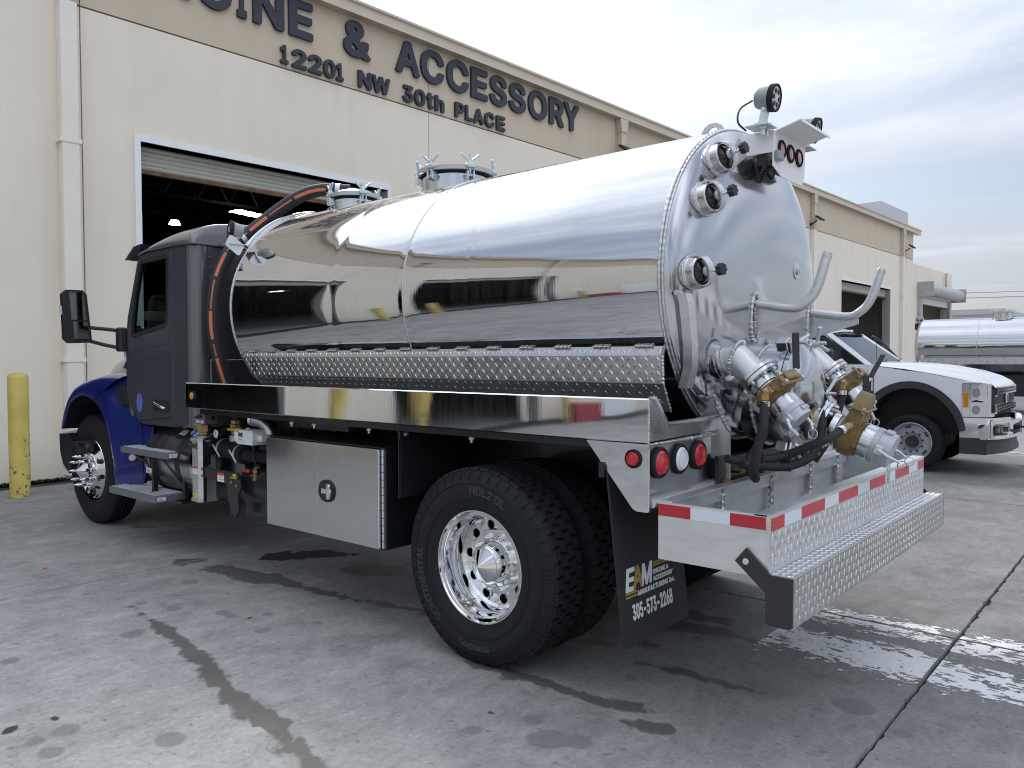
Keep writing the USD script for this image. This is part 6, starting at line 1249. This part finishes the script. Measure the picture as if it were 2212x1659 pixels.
for s in (-1, 1):
    n = 48; tp = rs(top, n); ar = rs(arch, 64)
    rid = np.array([(7.715, 1.375), (7.53, 1.27), (7.484, 1.017), (7.422, .86), (7.385, .72), (7.354, .464)])
    ia = int(np.argmin(np.hypot(ar[:, 0]-7.80, ar[:, 1]-1.21)))
    a1 = rs(ar[:ia+1], n)
    # crown of the wing: from the arch lip out and over to the hood flank
    rows = []
    for (dx, k) in ((.015, 0), (.0, .02), (-.004, .25), (-.004, .55), (.004, .82), (.03, .96), (.075, 1.02), (.16, 1.045), (.30, 1.075), (.42, 1.14)):
        P = a1+(tp-a1)*min(k, 1.0); ext = max(0, k-1)*1.0; z = P[:, 1]+ext*.55*np.clip((8.6-P[:, 0])/.6, 0, 1); rows.append(np.stack([s*(XO-dx)*np.ones(n), P[:, 0]-ext*.3*np.clip((P[:, 0]-8.0)/.5, 0, 1), z], 1))
    V = np.array(rows); w = obj('front_wing', G().grid(V if s > 0 else V[::-1]), 'cab_blue', T, smooth=60)
    # rear part of the wing: narrow outer strip, then the broad panel slanting in to the cab
    a2 = rs(np.vstack([ar[ia:], [(7.364, .464)]]), 30); r2 = rs(np.array([(7.715, 1.375), (7.50, 1.25), (7.455, 1.02), (7.405, .86), (7.365, .70), (7.33, .464)]), 30)
    in2 = rs(np.array([(7.19, 1.43), (7.20, 1.28), (7.06, 1.12), (6.98, .98), (6.98, .75), (6.96, .505)]), 30)
    xs_ = np.linspace(0, 1, 30)
    V = np.array([np.c_[s*np.full(30, XO-.005), a2], np.c_[s*np.full(30, XO), (a2+r2)/2], np.c_[s*np.full(30, XO+.004), r2], np.c_[s*(XO-.025), r2*.8+in2*.2][:, [0, 1, 2]] if False else np.c_[s*np.full(30, XO-.02), r2*.85+in2*.15], np.c_[s*np.full(30, 1.005), in2]])
    obj('wing_rear', G().grid(V if s > 0 else V[::-1]), 'cab_blue', w, smooth=40)
    V = np.array([np.c_[s*np.full(2, 1.005), [(7.06, 1.06), (6.90, .99)]], np.c_[s*np.full(2, .99), [(6.77, 1.03), (6.70, .98)]]])
    obj('wing_liner', G().grid(np.array([np.c_[s*np.full(64, XO-.016), ar], np.c_[s*np.full(64, .62), ar]])), 'cab_trim', w, smooth=50)
    obj('skirt_panel', G().hull([(s*x, y, z) for x in (1.0, .98) for y, z in ((7.0, 1.03), (6.80, 1.02), (6.97, .83), (7.01, .66), (6.96, .51), (7.2, .5), (7.2, 1.03))]), 'cab_blue', w, smooth=20)
    obj('wing_vent', G().hull([(s*x, y, z) for x in (1.05, 1.005) for y, z in ((7.40, 1.36), (7.26, 1.37), (7.16, 1.20), (7.26, 1.19))]), 'cab_trim', w, smooth=20)
    obj('headlamp', G().hull([(s*x, y, z) for x, y, z in ((1.05, 8.46, 1.22), (1.06, 8.56, 1.07), (.8, 8.72, 1.24), (.8, 8.76, 1.06), (1.0, 8.66, 1.16))]), 'lamp_clear', w)
    obj('bumper_side', G().hull([(s*x, y, z) for x in (1.09, .9) for y, z in ((8.58, .86), (8.565, .68), (8.50, .56), (8.35, .48), (8.26, .80), (8.40, .87))]+[(s*.8, 8.95, .86), (s*.8, 8.95, .5)]), 'black_paint', T, smooth=30)
    obj('bumper_edge', G().tu([(s*1.092, 8.583, .86), (s*1.092, 8.568, .68), (s*1.092, 8.503, .56), (s*1.092, 8.34, .475)], .004, 8), 'cab_trim', T)
# hood: loft from cab to nose
V = []
for y, w_, zt_, zs in ((7.19, .82, 1.86, 1.42), (7.5, .80, 1.82, 1.42), (7.9, .76, 1.75, 1.40), (8.3, .70, 1.66, 1.36), (8.65, .62, 1.54, 1.25), (8.85, .52, 1.38, 1.1)):
    V.append([(w_*math.copysign(abs(math.sin(a))**.55, math.sin(a)), y, zs+(zt_-zs)*abs(math.cos(a))**.6) for a in np.linspace(-PI/2, PI/2, 31)])
hd = obj('hood', G().grid(np.array(V)), 'cab_grey', T, smooth=50)
obj('grille', G().bx(-.5, .5, 8.84, 8.90, .75, 1.36, .02), 'chrome', T)
obj('front_bumper', G().bx(-.85, .85, 8.86, 8.98, .48, .82, .03), 'black_paint', T)
for s in (-1, 1):
    obj('hood_intake', G().hull([(s*x, y, z) for x, (y, z) in ((.80, (7.80, 1.52)), (.795, (7.62, 1.70)), (.80, (7.42, 1.70)), (.81, (7.42, 1.58)), (.815, (7.62, 1.50)), (.77, (7.8, 1.55)), (.76, (7.42, 1.68)))]), 'cab_trim', hd, smooth=20)
    obj('intake_lamp', G().cy((s*.79, 7.44, 1.70), (s*.83, 7.43, 1.70), .05, n=20), 'lamp_pink', hd)
obj('cab_label', G().bx(-1.036, -1.0315, 7.20, 7.235, 1.615, 1.69), 'sticker_white', T, smooth=False)
obj('engine_block', G().bx(-.35, .35, 7.3, 8.7, .6, 1.3), 'black_paint', T, smooth=False)
# ------------------------------------------------------------------ white pickup chassis-cab backed up to the far bay (own frame: x forward, y left)
PW = -PI/2
pk = thing('pickup_truck', 'white heavy-duty pickup with chrome bumper parked behind the tank truck', 'truck', (8.85, 2.91, 0), PW, local=True)
def nose(v): v[:, 0] = np.where(v[:, 0] > .62, .62+(v[:, 0]-.62)*.78, v[:, 0]); return v
WARP[:] = ['/World/pickup_truck', nose]   # short nose ahead of the wheel arch
pm('pick_white', (.70, .71, .73), .22, var=.0, coat_weight=.8, coat_roughness=.03)
pm('pick_trim', (.022, .023, .026), .55)
pm('head_lamp', (.62, .64, .66), .10, .85, coat_weight=1.0)
pm('steel_wheel', (.40, .42, .46), .38, .3)
glass('pick_glass', (.16, .20, .20), 1.2, ref=(.55, .60, .65))
arch_ = [(.645*math.cos(a), .41+.645*math.sin(a)*1.18) for a in np.linspace(math.radians(14), math.radians(166), 28)]
prof = Polygon([(1.02, .72), (1.04, .98), (1.02, 1.22), (.95, 1.262), (.68, 1.285), (.2, 1.38), (-.44, 1.47), (-.50, 1.50), (-2.6, 1.50), (-2.6, .60), (-.72, .60)]+arch_[::-1]+[(.66, .72)]).buffer(0).difference(sbox(.662, .79, 2, 1.252))
for s in (-1, 1):
    obj('front_wing', G().ex(prof.difference(sbox(-3, 0, -.56, 2)), -.20, (0, s*1.0, 0), (1, 0, 0), (0, 0, 1), .03) if s < 0 else G().ex(prof.difference(sbox(-3, 0, -.56, 2)), .20, (0, s*1.0, 0), (1, 0, 0), (0, 0, 1), .03), 'pick_white', pk, smooth=25)
    dr = obj('door', G().ex(sbox(-1.95, .60, -.565, 1.50), (.08 if s > 0 else -.08), (0, s*.985, 0), (1, 0, 0), (0, 0, 1), .02), 'pick_white', pk, smooth=25)
    obj('arch_trim', G().ex(Polygon([(1.16*x if False else x*1.15, .41+(z-.41)*1.13) for x, z in arch_]+[(x, z) for x, z in arch_[::-1]]), .028, (0, -1.0 if s < 0 else 1.028, 0), (1, 0, 0), (0, 0, 1)), 'pick_trim', pk, smooth=20)
    obj('arch_lining', G().grid(np.array([[(x, s*.99, z) for x, z in arch_], [(x, s*.45, z) for x, z in arch_]])), 'sticker_black', pk, smooth=60)
    obj('wing_vent', G().bx(-.60, -.48, s*1.002, s*1.012, .92, 1.36, .004), 'pick_trim', pk); obj('vent_trim', G().tu([(-.56, s*1.014, 1.30), (-.50, s*1.014, 1.30), (-.50, s*1.014, 1.12)], .010, 6), 'chrome', pk)
    if s < 0: 
        for k in range(6): obj('vent_bar', G().bx(-.58, -.51, -1.018, -1.012, 1.02+.045*k, 1.03+.045*k), 'control_grey', pk, smooth=False)
    wh_ = obj('front_wheel', G().la([(.265, 0), (.275, .004), (.272, .015), (.255, .022), (.245, .07), (.235, .085), (.20, .075), (.13, .075), (.115, .10), (.085, .105)], (0, s*.93, .41), (0, -s, 0), 56), 'steel_wheel', pk, smooth=35)
    obj('tyre', G().la([(.262, .015), (.285, .0), (.33, -.02), (.37, -.012), (.40, .01), (.41, .03), (.41, .20), (.40, .22), (.33, .24), (.262, .22)], (0, s*.93, .41), (0, -s, 0), 64), 'rubber', wh_)
    obj('hub', G().la([(.085, .10), (.08, .03), (.001, .04)], (0, s*.93, .41), (0, -s, 0), 32), 'sticker_black', wh_)
    for i in range(10): a = i*2*PI/10+.2; c = np.array([.128*math.cos(a)*1.12, s*.93-s*.078, .41+.128*math.sin(a)*1.12]); obj('wheel_nut', G().cy(c, c+[0, s*.03, 0], .014, .011, 8), 'black_plastic', wh_)
    for i in range(5): a = i*2*PI/5+.55; t_ = np.linspace(a-.17, a+.17, 9); obj('hand_slot', G().ex(Polygon([(.225*math.cos(q), .225*math.sin(q)) for q in t_]+[(.200*math.cos(q), .200*math.sin(q)) for q in t_[::-1]]), .002, (0, s*.93-s*.074, .41), (1, 0, 0), (0, 0, 1)), 'sticker_black', wh_, smooth=False)
    # headlamp wraps the corner
    hl = obj('headlamp', G().hull([(x, s*y, z) for x, y in ((.66, 1.008), (.90, .985), (1.06, .86), (1.08, .70), (.8, .7)) for z in (.80, 1.245)]), 'head_lamp', pk, smooth=20)
    obj('turn_lamp', G().bx(.675, .755, s*1.009, s*1.018, .93, 1.13, .01), 'lamp_amber', hl); obj('lamp_surround', G().hull([(x, s*y, z) for x, y in ((.655, 1.006), (.66, .96)) for z in (.795, 1.25)]), 'pick_trim', hl)
    for zz in (.90, 1.13): pj = obj('projector', G().la([(.062, .0), (.060, .008), (.046, .010), (.044, .003), (.001, .006)], (.865, s*.995, zz), (.15, s, 0), 26), 'lamp_grey', hl)
    obj('lamp_divider', G().hull([(x, s*y, z) for x, y in ((.765, 1.012), (.785, 1.010)) for z in (.80, 1.245)]), 'chrome', hl)
    obj('lamp_bar', G().bx(.80, .98, s*.975, s*1.0, 1.0, 1.03, .005), 'chrome', hl)
    mr = obj('door_mirror', G().bx(-1.14, -.98, s*1.12, s*1.34, 1.43, 1.74, .05).bx(-.98, -.90, s*1.0, s*1.2, 1.40, 1.46, .02), 'pick_trim', pk)
V = []
for x, zc, zs, w in ((-.50, 1.54, 1.485, .93), (-.1, 1.53, 1.44, .94), (.3, 1.49, 1.37, .93), (.7, 1.415, 1.285, .90), (.95, 1.345, 1.255, .87), (1.08, 1.28, 1.225, .84), (1.12, 1.20, 1.19, .82)):
    V.append([(x, w*u, zs+(zc-zs)*(1-abs(u)**3.5)**.8) for u in np.linspace(-1, 1, 33)])
hd = obj('hood', G().grid(np.array(V)[:, ::-1]), 'pick_white', pk, smooth=50)
obj('engine_bay', G().bx(-.7, .95, -.44, .44, .55, 1.2).bx(-.72, -.66, -.95, .95, .3, 1.3).bx(.68, .72, -.9, .9, .4, 1.1), 'sticker_black', pk, smooth=False)
obj('cowl', G().bx(-.62, -.46, -.9, .9, 1.44, 1.50), 'pick_trim', pk)
for y in (-.45, .3): obj('wiper', G().tu([(-.52, y, 1.53), (-.56, y+.35, 1.56), (-.60, y+.55, 1.575)], .012, 6), 'black_plastic', pk)
# greenhouse
def gp(x, z, y): return (x, y, z)
A0, A1 = (-.60, 1.50), (-1.22, 1.975)
for s in (-1, 1):
    obj('pillar', G().hull([(x, s*y, z) for x, y, z in ((-.52, .93, 1.50), (-.62, .95, 1.50), (-1.16, .80, 1.985), (-1.30, .82, 1.985), (-.58, .86, 1.50), (-1.2, .74, 1.985))]), 'pick_white', pk, smooth=20)
    obj('rear_pillar', G().hull([(x, s*y, z) for x, y, z in ((-1.95, .95, 1.5), (-1.84, .95, 1.5), (-1.95, .80, 1.97), (-1.86, .80, 1.97), (-1.95, .7, 1.5), (-1.95, .6, 1.97))]), 'pick_white', pk, smooth=20)
    obj('side_window', G().add([(-.66, s*.945, 1.50), (-1.85, s*.945, 1.50), (-1.87, s*.80, 1.96), (-1.27, s*.805, 1.96)], [(0, 1, 2, 3)]), 'pick_glass', pk, smooth=False)
    obj('belt_trim', G().tu([(-.62, s*.965, 1.50), (-1.90, s*.965, 1.50)], .014, 6).tu([(-.64, s*.955, 1.505), (-1.25, s*.812, 1.965), (-1.9, s*.81, 1.97)], .013, 6), 'pick_trim', pk)
obj('windscreen', G().add([(-.53, -.86, 1.50), (-.53, .86, 1.50), (-1.19, .75, 1.975), (-1.19, -.75, 1.975)], [(0, 1, 2, 3)]), 'pick_glass', pk, smooth=False)
V = [[(x, .80*u, z+.045*(1-u*u)) for u in np.linspace(-1, 1, 17)] for x, z in ((-1.15, 1.965), (-1.3, 1.99), (-1.6, 2.0), (-1.95, 1.985), (-2.0, 1.95))]
obj('cab_roof', G().grid(np.array(V)), 'pick_white', pk, smooth=50)
for y in (-.5, -.2, 0, .2, .5): obj('roof_lamp', G().bx(-1.33, -1.24, y-.05, y+.05, 2.02, 2.055, .012), 'lamp_clear', pk)
obj('cab_inside', G().bx(-1.95, -.6, -.88, .88, .7, 1.2).bx(-1.9, -1.7, -.7, -.2, 1.2, 1.75, .05).bx(-1.9, -1.7, .2, .7, 1.2, 1.75, .05).bx(-.85, -.6, -.85, .85, 1.2, 1.45, .05), 'cab_inside', pk)
obj('cab_rear', G().bx(-2.0, -1.95, -.95, .95, .6, 1.97), 'pick_white', pk, smooth=False)
obj('chassis', G().bx(-5.5, .7, -.45, .45, .5, .72), 'pick_trim', pk)
obj('rear_axle_wheels', G().cy((-4.2, -1.0, .41), (-4.2, 1.0, .41), .40, n=40), 'rubber', pk)
# the far door stands open
obj('open_door', G().tu(smooth_path([(-.68, 1.30, 1.50), (-1.0, 1.50, 1.80), (-1.22, 1.62, 1.96), (-1.25, 1.70, 1.90), (-1.0, 1.6, 1.45)], 6), .022, 8).bx(-1.0, -.66, 1.28, 1.6, .7, 1.45), 'pick_trim', pk)
# front end
gr = obj('grille', G().bx(1.06, 1.10, -.80, .80, .84, 1.22, .02), 'pick_trim', pk)
for z0, z1 in ((1.09, 1.20), (.86, .965)):
    fr = Polygon([(-.78, z0), (.78, z0), (.78, z1), (-.78, z1)])
    for k in range(8): fr = fr.difference(sbox(-.75+k*.188, z0+.022, -.75+k*.188+.155, (z0+z1)/2-.008)).difference(sbox(-.75+k*.188, (z0+z1)/2+.008, -.75+k*.188+.155, z1-.022))
    obj('grille_bar', G().ex(fr, .03, (1.105, 0, 0), (0, 1, 0), (0, 0, 1), .004), 'chrome', gr, smooth=20)
for k in range(4): obj('grille_slat', G().bx(1.10, 1.115, -.7, .7, .985+.024*k, .993+.024*k), 'black_plastic', gr, smooth=False)
for s in (-1, 1): obj('grille_end', G().hull([(x, s*y, z) for x, y in ((1.12, .70), (1.02, .90), (1.06, .7), (.98, .88)) for z in (1.07, 1.22)]).hull([(x, s*y, z) for x, y in ((1.12, .70), (1.02, .90), (1.06, .7), (.98, .88)) for z in (.84, .96)]), 'chrome', gr, smooth=20)
em = obj('grille_badge', G().la([(.001, .012), (.060, .010), (.068, .004), (.070, 0)], (1.135, 0, 1.03), (1, 0, 0), 36, sx=1.75), 'chrome', gr); obj('badge_field', G().la([(.001, .014), (.052, .0125), (.055, .010)], (1.135, 0, 1.03), (1, 0, 0), 36, sx=1.85), 'far_blue', em)
v, f = text_poly('Ford', .032, 1, .9, .25); v[:, 0] -= np.ptp(v[:, 0])/2; v[:, 1] -= .010; P = np.stack([1.149+np.where(v[:, 2] > v[:, 2].mean(), .001, 0), v[:, 0], 1.03+v[:, 1]], 1); obj('badge_script', (P, f), 'chrome', em, smooth=False)
bp = Polygon([(-.98, .50), (.98, .50), (1.0, .70), (.96, .79), (.45, .79), (.40, .74), (-.40, .74), (-.45, .79), (-.96, .79), (-1.0, .70)]).difference(rrect(-.88, -.52, .55, .69, .03)).difference(rrect(.52, .88, .55, .69, .03)).difference(rrect(-.36, .36, .54, .68, .03))
def bend(g, k=.10):
    for v in g.v: v[:, 0] -= k*(np.abs(v[:, 1])/.9)**3
    return g
v, f = trimesh.remesh.subdivide_to_size(*(lambda q: (q[0], q[1]))(G().ex(bp, .12, (1.20, 0, 0), (0, 1, 0), (0, 0, 1), .02).get()), .12, max_iter=8)
g = G().add(v, f); obj('front_bumper', bend(g, .22), 'chrome', pk, smooth=40)
obj('bumper_void', bend(G().bx(1.10, 1.19, -.94, .94, .52, .76), .1), 'sticker_black', pk, smooth=False)
for s in (-1, 1):
    obj('bumper_return', G().hull([(x, s*y, z) for x, y in ((1.0, .955), (.62, 1.0), (.98, .90), (.62, .95)) for z in (.52, .76)]), 'chrome', pk, smooth=25); obj('fog_lamp', G().cy((1.10, s*.62, .62), (1.14, s*.62, .62), .05, n=20), 'lamp_grey', pk); obj('tow_hook', G().tu([(1.15, s*.42, .60), (1.33, s*.42, .60), (1.35, s*.38, .60), (1.2, s*.36, .60)], .016, 8), 'black_plastic', pk)
P2 = [(y, 1.24-.22*(abs(y)/.95)**3) for y in np.linspace(-.98, .98, 25)]
V = np.array([[(x, y, z) for y, x in P2] for z in (.50, .42)]+[[(x+.03, y, .36) for y, x in P2], [(x+.035, y, .31) for y, x in P2], [(x-.02, y, .30) for y, x in P2]]); obj('air_dam', G().grid(V), 'pick_trim', pk, smooth=40)
for s in (-1, 1): obj('dam_return', G().hull([(x, s*y, z) for x, y in ((1.03, .975), (.62, 1.0), (1.0, .9), (.62, .93)) for z in (.30, .52)]), 'pick_trim', pk, smooth=20)
obj('aerial', G().tu([(-.48, -.86, 1.47), (-.50, -.86, 2.3)], .0035, 5), 'wire_black', pk)

# ------------------------------------------------------------------ second polished tank truck farther off (own frame: x forward, y left)
t2 = thing('tank_truck', 'distant polished tank truck at the right edge beyond the white pickup', 'truck', (23.0, 3.9, 0), PW, local=True)
def ring(t, x, k=1.0): return np.stack([np.full(len(t), x), .93*k*np.sin(t), 1.93+.838*k*np.cos(t)], -1)
tt = np.linspace(0, 2*PI, 121)
xs_ = np.unique(np.r_[np.linspace(-2.25, 1.9, 40), .67+np.linspace(-.06, .06, 7), -.68+np.linspace(-.06, .06, 7)])
V = np.array([ring(tt, x, 1-.0016*math.exp(-((x+.68)/.03)**2)) for x in xs_]); obj('tank_shell', G().grid(V), 'tank_mirror', t2, smooth=True)
for x0_, s in ((-2.25, -1), (1.9, 1)):
    rho = np.linspace(0.001, 1, 24); V = np.array([ring(tt, x0_+s*.17*math.sqrt(max(0, 1-r**3.2)), r) for r in rho]); obj('tank_head', G().grid(V if s > 0 else V[:, ::-1]), 'head_alu', t2, smooth=True)
for x in (-2.25, -.68): obj('weld_bead', G().tu(ring(np.linspace(0, 2*PI, 160, endpoint=False), x, 1.001), .008, 6, closed=True), 'weld', t2)
nk = obj('manhole_neck', G().la([(.24, 2.7), (.24, 2.90)], (-.18, 0, 0), (0, 0, 1), 40), 'bright_alu', t2); obj('manhole_lid', G().la([(.27, 2.90), (.27, 2.94), (.001, 2.95)], (-.18, 0, 0), (0, 0, 1), 40), 'cast_alu', t2)
for i in range(6): a = i*2*PI/6+.2; c = np.array([-.18+.265*math.cos(a), .265*math.sin(a), 2.93]); obj('wing_bolt', G().cy(c-[0, 0, .1], c+[0, 0, .09], .012, n=6).tu([c+[-.07, 0, .09], c+[0, 0, .03], c+[.07, 0, .09]], .012, 6), 'zinc', t2)
obj('side_rail', G().bx(-2.3, 1.95, -1.21, -1.20, 1.21, 1.40).bx(-2.3, 1.95, 1.20, 1.21, 1.21, 1.40).bx(-2.3, 1.95, -1.1995, 1.1995, 1.2, 1.22), 'rail_mirror', t2, smooth=False)
for s in (-1, 1):
    pl = obj('tread_plate', G().add([(-2.2, s*.86, 1.60), (1.85, s*.86, 1.60), (1.85, s*.875, 1.40), (-2.2, s*.875, 1.40)], [(0, 1, 2, 3)]), 'tread_alu', t2, smooth=False)
    lg = lugs((-2.18, s*.879, 1.41), (1, 0, 0), (0, 0, 1), 4.0, .185, .05, .04, .01, .003); obj('tread_lugs', lg, 'lug_alu', pl, smooth=False, kind='stuff')
    for x in (-1.35,): obj('drive_wheel', G().la([(.30, .03), (.34, 0), (.45, 0), (.50, .02), (.522, .045), (.522, .5), (.5, .55), (.3, .55)], (x, s*1.21, .522), (0, -s, 0), 48), 'rubber', t2); obj('wheel_rim', G().la([(.297, .02), (.26, .03), (.24, .15), (.10, .16), (.09, .05), (.001, .03)], (x, s*1.21, .522), (0, -s, 0), 40), 'chrome', t2)
    obj('steer_wheel', G().la([(.30, .03), (.34, 0), (.45, 0), (.50, .02), (.53, .045), (.53, .26), (.3, .28)], (3.9, s*1.0, .53), (0, -s, 0), 48), 'rubber', t2)
    obj('tool_box', G().bx(-.3, .9, s*.7, s*1.19, .5, 1.1, .01), 'black_paint', t2)
obj('chassis', G().bx(-2.4, 4.6, -.45, .45, .8, 1.19), 'black_paint', t2)
obj('lamp_box', G().bx(-2.5, -2.4, -.22, .22, 2.46, 2.66), 'pick_trim', t2)
for s in (-1, 1): obj('work_lamp', G().cy((-2.36, s*.25, 2.80), (-2.46, s*.25, 2.80), .065, .075, 20).cy((-2.42, s*.25, 2.66), (-2.42, s*.25, 2.76), .02, n=8), 'lamp_grey', t2)
obj('rear_bumper', G().bx(-2.75, -2.4, -1.2, 1.2, .55, .95, .01), 'mill_alu', t2); obj('tape', G().bx(-2.7, -2.45, -1.203, -1.2005, .88, .94), 'tape_red', t2, smooth=False)
obj('label', G().bx(-.1, .0, -.462, -.4505, .98, 1.04), 'sticker_yellow', t2, smooth=False)
obj('cab', G().ex([(2.1, 1.05), (2.1, 2.6), (2.9, 2.6), (3.3, 1.9), (4.6, 1.6), (4.6, .7), (3.3, .7), (3.3, 1.05)], 2.06, (0, 1.03, 0), (1, 0, 0), (0, 0, 1), .05), 'pick_white', t2, smooth=20)
# fresh white bay lines on the asphalt at the right
for a, b, w, lb in (((12.47, 2.42), (13.2, -.6), .07, 'thin white bay line on the ground right of the pickup, farther one'), ((11.35, 2.35), (10.9, -1.2), .09, 'thin white bay line on the ground right of the pickup, nearer one')):
    a, b = np.array(a), np.array(b); dd = (b-a)/np.linalg.norm(b-a); q = np.array([-dd[1], dd[0]])*w/2
    obj('bay_line', G().add([(*(a-q), .004), (*(b-q), .004), (*(b+q), .004), (*(a+q), .004)], [(0, 1, 2, 3)]), 'road_paint', smooth=False, label=lb, cat='painted line')
# small litter on the slabs
for x, y, z, mt, lb in ((-1.93, 6.62, .0, 'handle_red', 'small red scrap of plastic lying on the concrete far left'), (-1.56, 4.37, .0, 'rust_bar', 'tiny rusty scrap lying on the concrete before the wet trail')):
    obj('litter', G().hull([(x+a, y+b, z+c) for a, b, c in ((-.02, -.01, 0), (.02, -.006, 0), (.015, .012, 0), (-.015, .01, 0), (-.01, 0, .01), (.012, 0, .008))]), mt, label=lb, cat='litter')
